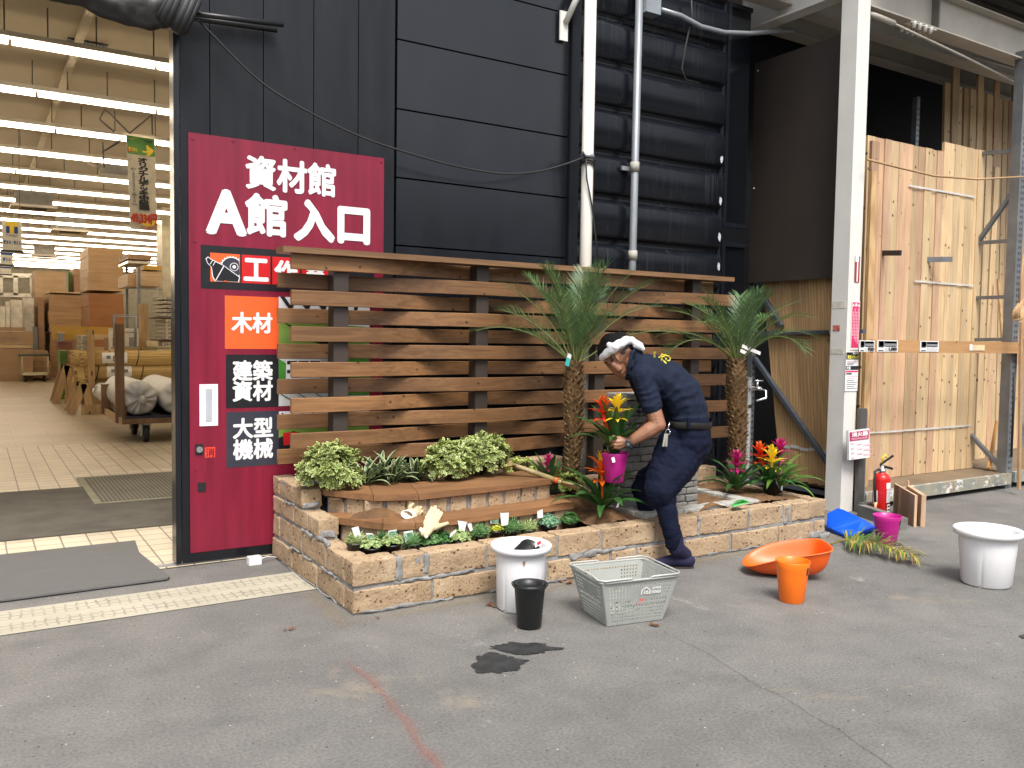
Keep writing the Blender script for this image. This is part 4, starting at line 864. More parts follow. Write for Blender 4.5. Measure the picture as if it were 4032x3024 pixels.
# ================================================================ woven board fence
slat_m = wood('fence_slat_wood', (.12, .055, .021), (.30, .155, .066), 'X', .15, (.016, .008, .005), .5, 20, 40, .28, (8.5, 10), kr0=.08)
cap_m = wood('fence_cap_wood', (.13, .065, .027), (.27, .15, .07), 'X', .08, (.03, .015, .008), .5, 22, 40, .2, (8, 12))
post_m = plain('fence_post_paint', (.042, .030, .024), .55, 0, .12, 5)
t = thing('board_fence', 'brown woven board fence standing behind the brick planter', 'fence', (3.68, 5.50, .3))
posts = [(2.026, 2.127), (3.112, 3.213), (4.21, 4.308), (5.25, 5.345)]
for a, c in posts: solid('post', post_m, t, lambda b: b.box(a, c, 5.452, 5.558, .20, 2.016), bevel=.004)
centers = [1.969 - .1162 * k for k in range(12)]
xs_p = [(a + c) / 2 for a, c in posts]
for k, zc in enumerate(centers):
    odd = k % 2 == 0
    x0, x1 = (1.732, 5.60) if odd else (1.687, 5.73)
    yf, yb = 5.436, 5.574
    ctrl = [(x0, yf if odd else yb)] + [(xp, (yf if (i % 2 == 0) == odd else yb)) for i, xp in enumerate(xs_p)]
    ctrl += [(x1, ctrl[-1][1])]
    b = MB(); rings = []; th, hh = .028, .0492
    N = 64
    for i in range(N + 1):
        x = x0 + (x1 - x0) * i / N
        for (xa, ya), (xb, yb_) in zip(ctrl, ctrl[1:]):
            if xa <= x <= xb + 1e-6:
                f = (x - xa) / max(xb - xa, 1e-6); f = min(1, max(0, (f - .06) / .88)); f = f * f * (3 - 2 * f); y = ya + (yb_ - ya) * f; break
        zz = zc + .004 * noise.noise(Vector((x * .8, k * 3.1, 0)))
        e = .003
        rings.append([b.bm.verts.new((x, y + dy, zz + dz)) for dy, dz in ((-th / 2, -hh + e), (-th / 2 + e, -hh), (th / 2 - e, -hh), (th / 2, -hh + e), (th / 2, hh - e), (th / 2 - e, hh), (-th / 2 + e, hh), (-th / 2, hh - e))])
    for A, B_ in zip(rings, rings[1:]):
        for j in range(8): b.bm.faces.new((A[j], A[(j + 1) % 8], B_[(j + 1) % 8], B_[j]))
    b.bm.faces.new(rings[0][::-1]); b.bm.faces.new(rings[-1]); b.done('slat', slat_m, t)
solid('cap_rail', cap_m, t, lambda b: b.box(1.665, 5.67, 5.375, 5.535, 2.0185, 2.056), bevel=.003)

# ================================================================ brick planter with two wooden seat steps
def tuff():
    m, n, b = newmat('tuff_brick'); v = coord(n)
    c = ramp(n, tex_noise(n, v, 4.5, 6, .65), [(.3, (.29, .203, .125)), (.55, (.405, .295, .185)), (.75, (.49, .38, .26))])
    c = mixc(n, .55, c, ramp(n, tex_noise(n, v, 60, 4, .7), [(.3, (.72, .68, .62)), (.7, (1.2, 1.18, 1.15))]), 'MULTIPLY')
    def pits(scale, rad, gate, col, c, off):
        vo = nd(n, 'ShaderNodeTexVoronoi', Scale=scale); mp = n.nodes.new('ShaderNodeMapping'); mp.inputs['Location'].default_value = (off, off, off); n.links.new(v, mp.inputs[0]); n.links.new(mp.outputs[0], vo.inputs['Vector'])
        ad = nd(n, 'ShaderNodeMath', operation='MULTIPLY_ADD'); n.links.new(tex_noise(n, v, scale * 2.2, 3, .7), ad.inputs[0]); ad.inputs[1].default_value = .55; n.links.new(vo.outputs['Distance'], ad.inputs[2])
        sp = nd(n, 'ShaderNodeSeparateColor'); n.links.new(vo.outputs['Color'], sp.inputs[0]); g = nd(n, 'ShaderNodeMath', operation='LESS_THAN'); n.links.new(sp.outputs[0], g.inputs[0]); g.inputs[1].default_value = gate
        mm = nd(n, 'ShaderNodeMath', operation='MULTIPLY'); n.links.new(ramp(n, ad.outputs[0], [(rad, (1, 1, 1)), (rad + .12, (0, 0, 0))]), mm.inputs[0]); n.links.new(g.outputs[0], mm.inputs[1])
        return mixc(n, mm.outputs[0], c, col), mm.outputs[0]
    c, h1 = pits(25, .40, .55, (.13, .058, .024), c, 0); c, h2 = pits(52, .42, .5, (.20, .095, .04), c, 3.3); c, h3 = pits(11, .34, .2, (.085, .055, .04), c, 7.7)
    n.links.new(c, b.inputs['Base Color']); b.inputs['Roughness'].default_value = .85
    hh = nd(n, 'ShaderNodeMath', operation='ADD'); n.links.new(h1, hh.inputs[0]); n.links.new(h2, hh.inputs[1])
    iv = nd(n, 'ShaderNodeMath', operation='SUBTRACT'); n.links.new(tex_noise(n, v, 45, 4), iv.inputs[0]); n.links.new(hh.outputs[0], iv.inputs[1])
    bump(n, b, iv.outputs[0], .6, .012); return m
tuff_m = tuff(); mortar_m = plain('mortar', (.235, .235, .23), .9, 0, .3, 14, .6, 50)
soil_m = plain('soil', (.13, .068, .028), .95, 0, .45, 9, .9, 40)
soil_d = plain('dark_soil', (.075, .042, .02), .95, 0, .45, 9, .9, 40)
X0, X1, Y0, Y1 = 1.69, 5.55, 4.25, 5.70
pl = thing('brick_planter', 'tan pitted brick planter with two wooden seat steps', 'planter', (3.6, 4.9, 0))
bw = MB(); sd_ = [0]
def brick(x0, x1, y0, y1, z0, z1, M=None):
    sd_[0] += 1.37; bw.rough(x0, x1, y0, y1, z0, z1, .028, .005, .0075, M, seed=sd_[0])
g = .007
def course_x(xs, y0, y1, z0, z1):
    for a, c in zip(xs, xs[1:]): brick(a + g + random.uniform(0, .006), c - g - random.uniform(0, .004), y0 + random.uniform(-.003, .006), y1, z0, z1)
def course_y(ys, x0, x1, z0, z1):
    for a, c in zip(ys, ys[1:]): brick(x0 + random.uniform(-.003, .006), x1, a + g, c - g, z0, z1)
H1, H2, H3, H4 = (.012, .135), (.158, .292), (.315, .418), (.437, .548)
T = .13
fx = lambda *u: [PY(a, 2250, Y0).x for a in u]
# front courses, joints measured on the photograph
course_x([X0 - .008] + [2.165, 2.76, 2.95, 3.44, 3.66, 4.08, 4.53, 5.02, 5.42, X1 + .008], Y0, Y0 + T, *H1)
course_x([X0 - .008, 1.955, 2.13, 2.52, 2.79, 3.02, 3.36, 3.82, 4.21, 4.70, 5.07, 5.16, X1 + .006], Y0 + .004, Y0 + T, *H2)
course_y([Y0 + T, 4.38 + .03, 4.82, 5.27, 5.70], X0, X0 + T, *H1); course_y([Y0 + T, 4.67, 5.10, 5.55, 5.70], X0 + .003, X0 + T, *H2)
course_y([4.79, 4.995, 5.255, 5.70], X0, X0 + T, *H3); course_y([5.085, 5.42, 5.56, 5.70], X0 + .003, X0 + T, *H4)
course_y([Y0 + T, 4.8, 5.2, 5.42], X1 - T, X1, *H1); course_y([Y0 + T, 4.62, 5.05, 5.42], X1 - T, X1 - .004, *H2)
course_x([1.83, 2.2, 2.65, 3.1, 3.5, 3.78], 5.26, 5.38, .47, .605); course_x([3.80, 4.2, 4.6, 5.0, 5.42], 5.28, 5.40, .16, .292); course_x([3.80, 4.1, 4.55, 4.95, 5.42], 5.27, 5.40, .305, .42); course_x([3.8, 4.3, 4.8, 5.42], 5.28, 5.4, .012, .15)
# curved risers of upright bricks below the two treads
LT = [(1.825, 4.84), (2.0, 4.565), (2.17, 4.49), (2.6, 4.50), (3.0, 4.525), (3.37, 4.557)]
UT = [(1.82, 5.05), (2.02, 4.755), (2.27, 4.655), (2.7, 4.68), (3.05, 4.715), (3.34, 4.757)]
def along(pts, s_):
    for a, c in zip(pts, pts[1:]):
        L = math.hypot(c[0] - a[0], c[1] - a[1])
        if s_ <= L: f = s_ / L; return (a[0] + (c[0] - a[0]) * f, a[1] + (c[1] - a[1]) * f), math.atan2(c[1] - a[1], c[0] - a[0])
        s_ -= L
    return pts[-1], math.atan2(pts[-1][1] - pts[-2][1], pts[-1][0] - pts[-2][0])
mo = MB()
def riser(pts, inset, z0, z1):
    L = sum(math.hypot(c[0] - a[0], c[1] - a[1]) for a, c in zip(pts, pts[1:])); s_ = .01
    while s_ < L - .05:
        wd = min(random.uniform(.105, .125), L - s_); (x, y), a = along(pts, s_ + wd / 2)
        M = Matrix.Translation((x - math.sin(a) * inset, y + math.cos(a) * inset, 0)) @ Matrix.Rotation(a, 4, 'Z')
        brick(-wd / 2, wd / 2, 0, .10, z0, z1, M); s_ += wd + random.uniform(.018, .034)
    for i in range(24):
        (x, y), a = along(pts, L * (i + .5) / 24); M = Matrix.Translation((x - math.sin(a) * inset, y + math.cos(a) * inset, 0)) @ Matrix.Rotation(a, 4, 'Z')
        mo.box(-L / 44, L / 44, .012 + .002 * (i % 2), .09, z0, z1 - .004, M=M)
riser(LT, .028, .10, .372); riser(UT, .028, .36, .507)
bw.done('brickwork', tuff_m, pl)
mo.box(X0 + .010, X1 - .010, Y0 + .012, Y0 + T - .01, .0, .280); mo.box(X0 + .010, X0 + T - .01, Y0 + T - .009, 5.69, 0, .284); mo.box(X0 + .0105, X0 + T - .0105, 4.80, 5.688, .2845, .41); mo.box(X0 + .0112, X0 + T - .0112, 5.095, 5.686, .4105, .535)
mo.box(X1 - T + .012, X1 - .012, Y0 + T, 5.41, 0, .28); mo.box(1.83, 3.77, 5.27, 5.37, .02, .59); mo.box(3.80, 5.41, 5.29, 5.39, .02, .41)
def smear(x, y, z, sx, sy, sz, sd): mo.rough(x - sx, x + sx, y - sy, y + sy, z - sz, z + sz, .02, .012, .012, seed=sd)
for k, (x, z, sx, sz) in enumerate(((1.96, .22, .018, .07), (2.13, .225, .02, .065), (2.05, .147, .12, .009), (2.3, .150, .14, .010), (3.22, .145, .11, .022), (3.40, .150, .16, .016), (2.79, .2, .014, .07), (4.21, .22, .014, .07), (4.70, .21, .014, .08), (5.10, .21, .018, .06), (5.45, .03, .07, .025), (2.02, .012, .28, .010), (2.8, .010, .3, .009), (4.8, .010, .5, .010))): smear(x, Y0 + .010, z, sx, .012, sz, k * 2.3)
for k, (y, z, sy, sz) in enumerate(((4.74, .305, .10, .014), (5.0, .303, .10, .012), (4.63, .15, .12, .008), (5.12, .145, .2, .008), (5.33, .428, .08, .010), (5.0, .006, .5, .006))): smear(X0 + .010, y, z, .012, sy, sz, 40 + k * 2.3)
smear(1.75, 4.80, .325, .05, .014, .022, 77); smear(1.75, 5.093, .449, .05, .012, .018, 79); smear(5.52, 4.25, .016, .06, .03, .02, 81)
mo.done('mortar', mortar_m, pl)
# treads: polygonal front edge built of three board pieces each
tread_m = wood('seat_step_wood', (.15, .070, .030), (.29, .15, .070), 'X', 0, rough=.5, grain=18, patch=.3)
def tread(front, back, z0, z1, nm):
    b = MB(); pts = front + back[::-1]
    b.prism(pts, lambda x, y: (x, y, z0), (0, 0, z1 - z0)); return b.done(nm, tread_m, pl, bevel=.003)
for F, z1, bk in ((LT, .410, [(1.83, 5.0), (3.40, 4.87)]), (UT, .546, [(1.83, 5.10), (2.3, 4.95), (3.40, 5.08)])):
    cut = [0, 1, 2, len(F) - 1]
    for a, c in zip(cut, cut[1:]):
        f = F[a:c + 1]; e = .0015
        A, B_ = f[0], f[-1]
        dA, dB = [(A[0] + (.02 if a == 0 else .12), A[1] + (.30 if z1 < .5 else .38)), (B_[0] + (.12 if c < len(F) - 1 else .035), B_[1] + (.30 if z1 < .5 else .38))]
        if a == 0: dA = (1.825, max(A[1] + .12, 5.02 if z1 < .5 else 5.24))
        tread([(f[0][0] + e, f[0][1])] + f[1:-1] + [(f[-1][0] - e, f[-1][1])], [(dA[0] + e, dA[1]), (dB[0] - e, dB[1])], z1 - .038, z1, 'step_board')
# soil
def soilsheet(name, x0, x1, y0, y1, fz, m, nx=60, ny=24, label=None):
    b = MB(); G = [[b.bm.verts.new((x0 + (x1 - x0) * i / nx, y0 + (y1 - y0) * j / ny, fz(x0 + (x1 - x0) * i / nx, y0 + (y1 - y0) * j / ny))) for j in range(ny + 1)] for i in range(nx + 1)]
    for i in range(nx):
        for j in range(ny): b.bm.faces.new((G[i][j], G[i + 1][j], G[i + 1][j + 1], G[i][j + 1])).smooth = True
    return tag(b.done(name, m), kind='stuff')
nz = lambda x, y, a, f: a * (noise.noise(Vector((x * f, y * f, 1))) + .5 * noise.noise(Vector((x * f * 2.7, y * f * 2.7, 4))))
soilsheet('soil', 1.825, 3.36, 4.385, 4.62, lambda x, y: .235 + nz(x, y, .01, 14), soil_m)
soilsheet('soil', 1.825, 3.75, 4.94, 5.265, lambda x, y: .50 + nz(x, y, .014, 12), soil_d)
def rs(x, y):
    z = .285 + nz(x, y, .014, 9) + nz(x, y, .012, 30); z += .075 * math.exp(-((x - 3.62) ** 2 + (y - 4.52) ** 2) / .012) + .10 * math.exp(-((x - 3.6) ** 2 + (y - 5.0) ** 2) / .05)
    z += .05 * math.exp(-((x - 4.48) ** 2 / .012 + (y - 4.40) ** 2 / .002)) + .03 * math.exp(-((x - 5.1) ** 2 + (y - 4.5) ** 2) / .05); return z
soilsheet('soil', 3.385, 5.425, 4.375, 5.275, rs, soil_m, 120, 50)
def heap(name, label, c, rx, ry, h, m, sd=0):
    b = MB(); nr, na = 9, 36; rings = []
    for i in range(nr + 1):
        f = i / nr; rings.append([b.bm.verts.new((c[0] + rx * f * math.cos(a) * (1 + .25 * noise.noise(Vector((math.cos(a) * 2 + sd, math.sin(a) * 2, 0)))), c[1] + ry * f * math.sin(a), c[2] - .004 + h * max(0, (1 - f * f)) * (.7 + .5 * noise.noise(Vector((f * 3 + sd, a, 2)))) + .012 * noise.noise(Vector((f * 9 * math.cos(a) + sd, f * 9 * math.sin(a), 0))))) for a in [2 * math.pi * k / na for k in range(na)]])
    for A, B_ in zip(rings, rings[1:]):
        for k in range(na):
            if len({A[k], A[(k + 1) % na], B_[k]}) == 3: b.bm.faces.new((A[k], B_[k], B_[(k + 1) % na], A[(k + 1) % na])).smooth = True
    return tag(b.done(name, m), kind='stuff')
heap('soil', None, (2.10, 4.80, .41), .22, .10, .075, soil_m, 3)
# plain dark wet marks on the upper tread
wetw = plain('wet_wood', (.055, .022, .009), .35)
tag(blotch('wet_mark', tuple(PZ(1506, 1906, .546))[:2], .135, .045, -.1, wetw, .5485, 3), 'left dark wet mark on the upper wooden seat step', 'stain'); tag(blotch('wet_mark', tuple(PZ(1683, 1886, .546))[:2], .085, .03, .1, wetw, .5485, 6), 'smaller dark wet mark on the upper wooden seat step', 'stain')

# ================================================================ stone pillar and basin
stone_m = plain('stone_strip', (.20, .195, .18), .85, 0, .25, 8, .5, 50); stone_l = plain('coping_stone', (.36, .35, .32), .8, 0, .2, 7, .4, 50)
rr = lambda u, v: ray(u, v)[0] / ray(u, v)[1]
py = 4.64; px0, px1 = rr(2465, 1700) * py, rr(2749, 1900) * py; pyb = px0 / rr(2393, 1600)
pyb = min(pyb, py + .42)
t = thing('stone_pillar', 'grey stacked stone pillar fountain behind the gardener', 'pillar', ((px0 + px1) / 2, (py + pyb) / 2, .2))
b = MB(); z = .20; k = 0
while z < 1.04:
    h = random.uniform(.045, .062); x = px0 - (.06 if k % 2 else 0)
    while x < px1 - .02:
        l = random.uniform(.11, .19); xe = min(x + l, px1); xs = max(x, px0)
        if xe - xs > .025: b.rough(xs + .002, xe - .002, py + random.uniform(-.006, .006), py + .06, z + .0025, z + h - .0025, .022, .004, .008, seed=z * 9 + x)
        x += l
    y = py + .06
    while y < pyb - .01:
        l = random.uniform(.10, .16); ye = min(y + l, pyb)
        b.rough(px0 + random.uniform(-.006, .006), px0 + .06, y + .002, ye - .002, z + .0025, z + h - .0025, .022, .004, .008, seed=z * 9 + y)
        b.rough(px1 - .06, px1 + random.uniform(-.006, .006), y + .002, ye - .002, z + .0025, z + h - .0025, .022, .004, .008, seed=z * 5 + y); y += l
    z += h; k += 1
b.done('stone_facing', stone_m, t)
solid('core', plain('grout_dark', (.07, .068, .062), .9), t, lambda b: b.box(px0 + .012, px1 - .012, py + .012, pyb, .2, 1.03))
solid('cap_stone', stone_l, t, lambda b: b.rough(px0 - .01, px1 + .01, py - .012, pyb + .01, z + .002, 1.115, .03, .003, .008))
solid('spout', ink, t, lambda b: b.box(px0 + .10, px0 + .26, py - .018, py + .04, .985, 1.0))
t = thing('stone_basin', 'low grey stone basin rim holding dark water around the pillar foot', 'basin', (4.45, 4.75, .2))
bx0, bx1, by0, by1 = 3.84, 4.97, 4.395, 5.10
def cop(b):
    for x0_, x1_ in ((bx0, 4.2), (4.205, 4.62), (4.625, bx1)): b.rough(x0_, x1_, by0, by0 + .10, .22, .318, .03, .005, .01, seed=x0_)
    for y0_, y1_ in ((by0 + .105, 4.75), (4.755, by1)): b.rough(bx1 - .10, bx1, y0_, y1_, .22, .314, .03, .005, .01, seed=y0_); b.rough(bx0, bx0 + .10, y0_, y1_, .22, .314, .03, .005, .01, seed=y0_ + 3)
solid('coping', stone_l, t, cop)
solid('water', plain('basin_water', (.008, .010, .011), .05), t, lambda b: b.box(bx0 + .1, bx1 - .1, by0 + .1, by1, .15, .245))

# ================================================================ plants
def strap(b, base, az, L, wd, e0, e1, mi=0, me=None, n=9, fold=.25, twist=0.0, taper=.35):
    """an arching strap leaf: starts at elevation e0 and ends at e1 (degrees)"""
    p = Vector(base); ca, sa = math.cos(az), math.sin(az); side = Vector((-sa, ca, 0)); rows = []
    for i in range(n + 1):
        s = i / n; e = R(e0 + (e1 - e0) * s ** 1.3); d = Vector((ca * math.cos(e), sa * math.cos(e), math.sin(e))); up = Vector((-ca * math.sin(e), -sa * math.sin(e), math.cos(e)))
        w_ = wd * (.55 + .45 * min(1, s / .25)) * (1 if s < 1 - taper else max(.03, ((1 - s) / taper) ** .7))
        sd2 = side * math.cos(twist * s) + up * math.sin(twist * s)
        if me is None: offs = (-1, 0, 1)
        else: offs = (-1, -.62, 0, .62, 1)
        rows.append([b.bm.verts.new(p + sd2 * w_ * o + up * (abs(o) * fold * w_)) for o in offs]); p = p + d * (L / n)
    for A, B_ in zip(rows, rows[1:]):
        for j in range(len(A) - 1):
            f = b.bm.faces.new((A[j], A[j + 1], B_[j + 1], B_[j])); f.smooth = True
            f.material_index = me if (me is not None and j in (0, 3)) else mi
def oval_leaf(b, base, d, up, L, wd, mi=0, me=1, margin=.62):
    side = d.cross(up).normalized(); rows = []
    for t_, w_ in ((0, .12), (.3, .62), (.62, 1), (.86, .72), (1, .12)):
        c = base + d * (L * t_) + up * (L * .22 * t_ * t_ * -1)
        rows.append([b.bm.verts.new(c + side * wd * w_ * o + up * (abs(o) * .12 * wd)) for o in (-1, -margin, margin, 1)])
    for i, (A, B_) in enumerate(zip(rows, rows[1:])):
        for j in range(3):
            f = b.bm.faces.new((A[j], A[j + 1], B_[j + 1], B_[j])); f.smooth = True; f.material_index = me if (j != 1 or i == 3) else mi
def rv():
    while True:
        v = Vector((random.uniform(-1, 1), random.uniform(-1, 1), random.uniform(-1, 1)))
        if .05 < v.length < 1: return v.normalized()
var_g = leafmat('variegated_green', (.10, .165, .035), .35); var_c = leafmat('variegated_cream', (.50, .54, .20), .2); var_y = leafmat('variegated_yellow', (.34, .40, .08), .25)
stem_m = leafmat('stem_brown', (.10, .065, .03), .3)
def shrub(name, label, c, rx, ry, rz, n, mats, lsz=.045, group=None, cat='shrub', fit_flat=.75):
    t = thing(name, label, cat, (c[0], c[1], c[2] - rz), group); b = MB()
    for i in range(n):
        d = rv()
        if d.z < -.6: d.z = -d.z
        k = (.72 + .30 * random.random()) * (1 + .20 * noise.noise(d * 1.9 + Vector((c[0], c[1], 0))))
        ctr = Vector(c) + Vector((d.x * rx, d.y * ry, d.z * rz)) * k; ax = (Vector((d.x / rx, d.y / ry, d.z / rz)).normalized() * .7 + Vector((0, 0, .55)) + rv() * .25).normalized(); u = ax.orthogonal().normalized(); w_ = ax.cross(u)
        m = random.choice((7, 8, 9)); a0 = random.random() * 6
        for j in range(m):
            a = a0 + j * 2.4; op = .55 + .75 * (j / m); dd = (ax * (1.15 - op * .55) + (u * math.cos(a) + w_ * math.sin(a)) * op).normalized(); up = (ax - dd * ax.dot(dd)).normalized() if abs(ax.dot(dd)) < .99 else u
            oval_leaf(b, ctr, dd, up, lsz * random.uniform(.7, 1.15), lsz * .21, 0, 1)
    b.done('foliage', mats, t)
    b = MB()
    for i in range(9):
        d = rv(); d.z = abs(d.z) + .3; d.normalize(); b.tube([(c[0], c[1], c[2] - rz), Vector(c) + Vector((d.x * rx, d.y * ry, d.z * rz)) * .8 - Vector((0, 0, rz * .2))], [.008, .003], 5)
    b.done('stem', stem_m, t); return t
gs = 'round variegated shrubs in the planter'
shrub('variegated_shrub', 'round cream edged shrub at the left end of the planter', (1.88, 5.10, .655), .20, .18, .155, 270, [var_g, var_c], group=gs)
shrub('variegated_shrub', 'cream edged shrub in the middle, right of the striped leaf plants', (2.68, 5.03, .655), .175, .13, .13, 215, [var_g, var_c], group=gs)
shrub('variegated_shrub', 'rearmost cream edged shrub beside the spade blade', (2.97, 5.10, .685), .20, .14, .135, 240, [var_g, var_c], group=gs)
shrub('leafy_plant', 'low yellow green plant behind the spade shaft', (3.33, 5.18, .56), .14, .07, .065, 60, [var_y, var_c], .035, cat='plant')
shrub('leafy_plant', 'low yellow speckled plant around the foot of the nearer palm', (3.60, 4.98, .46), .16, .13, .10, 70, [var_g, var_y], .032, cat='plant')
# striped strap-leaved plants
rh_g = leafmat('striped_leaf_green', (.035, .085, .030), .3, .4); rh_e = leafmat('striped_leaf_edge', (.40, .45, .24), .2, .4); rh_p = leafmat('purple_leaf', (.13, .02, .09), .3, .4)
def rhoeo(label, c, n, L):
    t = thing('striped_leaf_plant', label, 'plant', c, 'striped leaf plants between the shrubs'); b = MB()
    for i in range(n):
        a = i * 2.4 + random.uniform(-.2, .2); f = i / n
        strap(b, Vector(c) + Vector((math.cos(a) * .015, math.sin(a) * .015, .02)), a, L * random.uniform(.75, 1.05), .0165, 78 - 45 * f, 35 - 75 * f, 0, 1, 7, .5)
    b.done('foliage', [rh_g, rh_e], t); b = MB()
    for i in range(5): a = i * 1.26; strap(b, Vector(c) + Vector((0, 0, .03)), a, L * .45, .014, 82, 65, 0, None, 5, .5)
    b.done('heart', rh_p, t)
rhoeo('striped leaf plant next to the left shrub', (2.13, 5.17, .50), 24, .23); rhoeo('striped leaf plant in the middle of its row', (2.33, 5.17, .50), 26, .25); rhoeo('striped leaf plant touching the middle shrub', (2.50, 5.19, .50), 24, .25); rhoeo('striped leaf plant at the back against the fence', (2.27, 5.22, .52), 20, .24)
# bromeliads
br_l = leafmat('bromeliad_leaf', (.035, .105, .026), .35, .3); br_b = leafmat('bromeliad_bright_leaf', (.10, .20, .035), .3, .3)
fl_mag = leafmat('magenta_bract', (.50, .02, .17), .3, .4, .2); fl_red = leafmat('red_bract', (.72, .055, .015), .25, .4, .2); fl_or = leafmat('orange_bract', (.80, .15, .015), .3, .4, .2); fl_yel = leafmat('yellow_bract', (.83, .60, .03), .2, .4, .2)
def bromeliad(name, label, c, fl, leaves=18, L=.34, fh=.24, fs=.10, group=None, lw=.024, leafm=None, az0=0, skip=None, parent=None, spread=(80, 20, 25, -50), flow_at=None):
    t = parent or thing(name, label, 'bromeliad', c, group); c = Vector(c); b = MB()
    for i in range(leaves):
        a = az0 + i * 2.4 + random.uniform(-.25, .25); f = (i + .5) / leaves
        if skip and skip(a % (2 * math.pi)): continue
        strap(b, c + Vector((math.cos(a) * .012, math.sin(a) * .012, .0)), a, L * random.uniform(.75, 1.05), lw * random.uniform(.85, 1.15), spread[0] - (spread[0] - spread[2]) * f, spread[1] - (spread[1] - spread[3]) * f, 0, None, 10, .30, random.uniform(-.3, .3))
    b.done('foliage', leafm or br_l, t)
    for k, (mt, tip, off, h, s_) in enumerate(fl):
        b = MB(); top = c + Vector(off) + Vector((0, 0, h)); b.tube([c, c.lerp(top, .6) , top - Vector((0, 0, .03))], [.009, .010, .013], 8, mi=0)
        fs_ = fs * s_
        for lay, (nn, e0, e1, ll, zz) in enumerate(((6, 5, -35, .75, -.055), (7, 35, -15, .95, -.03), (7, 60, 15, 1.0, -.01), (6, 75, 45, .85, .005), (4, 86, 70, .7, .015))):
            for i in range(nn):
                a = i * 2 * math.pi / nn + lay * .5 + random.uniform(-.15, .15)
                strap(b, top + Vector((0, 0, zz * s_)), a, fs_ * ll * random.uniform(.85, 1.1), .0150 * s_, e0, e1, 0 if lay < 3 else 1, None, 5, .35, taper=.6)
        b.done('flower', [mt, tip], t)
    return t
bg = 'flowering bromeliads in the planter'
bromeliad('bromeliad', 'magenta bromeliad behind the spade handle near the palm', (3.42, 4.95, .47), [(fl_mag, fl_mag, (-.01, -.02, 0), .15, .85)], 9, .26, group=bg, spread=(85, 60, 50, 10))
o = bromeliad('bromeliad', 'big bromeliad with one orange and yellow flower on the soil mound', (3.56, 4.50, .36), [(fl_or, fl_yel, (-.01, 0, 0), .27, 1.5)], 22, .42, group=bg, lw=.027)
solid('plant_tag', paper, o, lambda b: b.prism([(3.615, .375), (3.632, .382), (3.655, .43), (3.628, .415)], lambda x, z: (x, 4.42, z), (0, .001, 0)))
bromeliad('bromeliad', 'dark magenta bromeliad in front of the right hand palm', (5.07, 4.72, .33), [(fl_mag, fl_mag, (-.01, 0, 0), .22, 1.2)], 15, .36, group=bg, leafm=br_l)
o = bromeliad('bromeliad', 'bromeliad pair with red and yellow flowers lying in a black nursery pot', (5.30, 4.60, .36), [(fl_red, fl_or, (.0, .10, 0), .24, 1.25), (fl_yel, fl_yel, (.0, -.02, 0), .22, 1.35)], 20, .34, group=bg, leafm=br_l, lw=.020)
def npot(b):
    M = Matrix.Translation((5.275, 4.55, .352)) @ Matrix.Rotation(R(62), 4, Vector((.75, .66, 0)).normalized()); n0 = len(b.bm.verts)
    b.lathe([(.0, -.06), (.046, -.06), (.060, .05), (.066, .052), (.066, .06), (.056, .06), (.052, .0), (0, -.0)], seg=24); bmesh.ops.transform(b.bm, matrix=M, verts=b.bm.verts)
solid('nursery_pot', black_plastic, o, npot); solid('pot_label', paper, o, lambda b: b.box(5.30, 5.315, 4.478, 4.480, .345, .38))
bromeliad('bromeliad', 'pink magenta bromeliad at the right corner of the planter', (5.56 - .13, 4.62, .32), [(fl_mag, fl_mag, (.05, .03, 0), .31, 1.25)], 17, .46, group=bg, leafm=br_b, spread=(72, 10, 25, -55))
t = thing('plant_bag', 'crumpled green plastic scrap on the basin rim', 'plastic scrap', PZ(2915, 1990, .33))
def scrap(b):
    q = [PZ(2880, 1990, .325), PZ(2905, 1972, .335), PZ(2925, 1968, .365), PZ(2955, 1978, .335), PZ(2930, 1984, .345), PZ(2890, 1997, .325)]
    for k in range(len(q) - 2): b.prism([(0, 0), (1, 0), (2, 0)], lambda i, _, k=k: q[0] if i == 0 else q[k + int(i)], (0, .004, .004))
solid('sheet', leafmat('green_plastic', (.10, .45, .12), .2), t, scrap)
# small sedums in black nursery pots along the front trough
def sedum(label, x, y, zr, r, mats, dens=150, spread=1.0, style=0, pot=True):
    t = thing('potted_sedum', label, 'potted plant', (x, y, zr - .105), 'small sedums in black pots'); z0 = zr - .105
    if pot:
        solid('pot', black_plastic, t, lambda b: b.lathe([(0, z0), (.036, z0), (.049, zr - .012), (.052, zr - .012), (.052, zr), (.047, zr), (.045, zr - .015), (0, zr - .015)], (x, y, 0), 24))
    b = MB()
    for i in range(dens):
        a = random.random() * 6.283; q = math.sqrt(random.random()); rr_ = r * 1.2 * spread * q; h = r * (1.05 - .75 * q * q) * random.uniform(.35, 1.25) + .012
        c = Vector((x + rr_ * math.cos(a), y + rr_ * .8 * math.sin(a), zr - .012 + h )); ax = Vector((math.cos(a) * q * .9, math.sin(a) * q * .9, .9)).normalized(); u = ax.orthogonal().normalized(); w_ = ax.cross(u)
        nl, ll, lw = ((7, .014, .0050), (12, .032, .0019), (7, .020, .0062))[style]
        for j in range(nl):
            aa = j * 2.4; d = (ax * (.35 if style != 1 else .8 - .06 * j) + u * math.cos(aa) + w_ * math.sin(aa)).normalized(); s_ = d.cross(ax).normalized() * lw; L = ll * random.uniform(.7, 1.2); bb = c - ax * (.003 * j if style == 1 else 0)
            b.face([bb, bb + d * L * .6 + s_, bb + d * L, bb + d * L * .6 - s_], mi=random.choice((0, 0, 1)))
    b.done('foliage', mats, t); return t
g_pale = [leafmat('sedum_pale', (.34, .42, .17), .25), leafmat('sedum_pale2', (.22, .33, .10), .25)]; g_mid = [leafmat('sedum_mid', (.14, .28, .09), .3), leafmat('sedum_mid2', (.09, .21, .06), .3)]
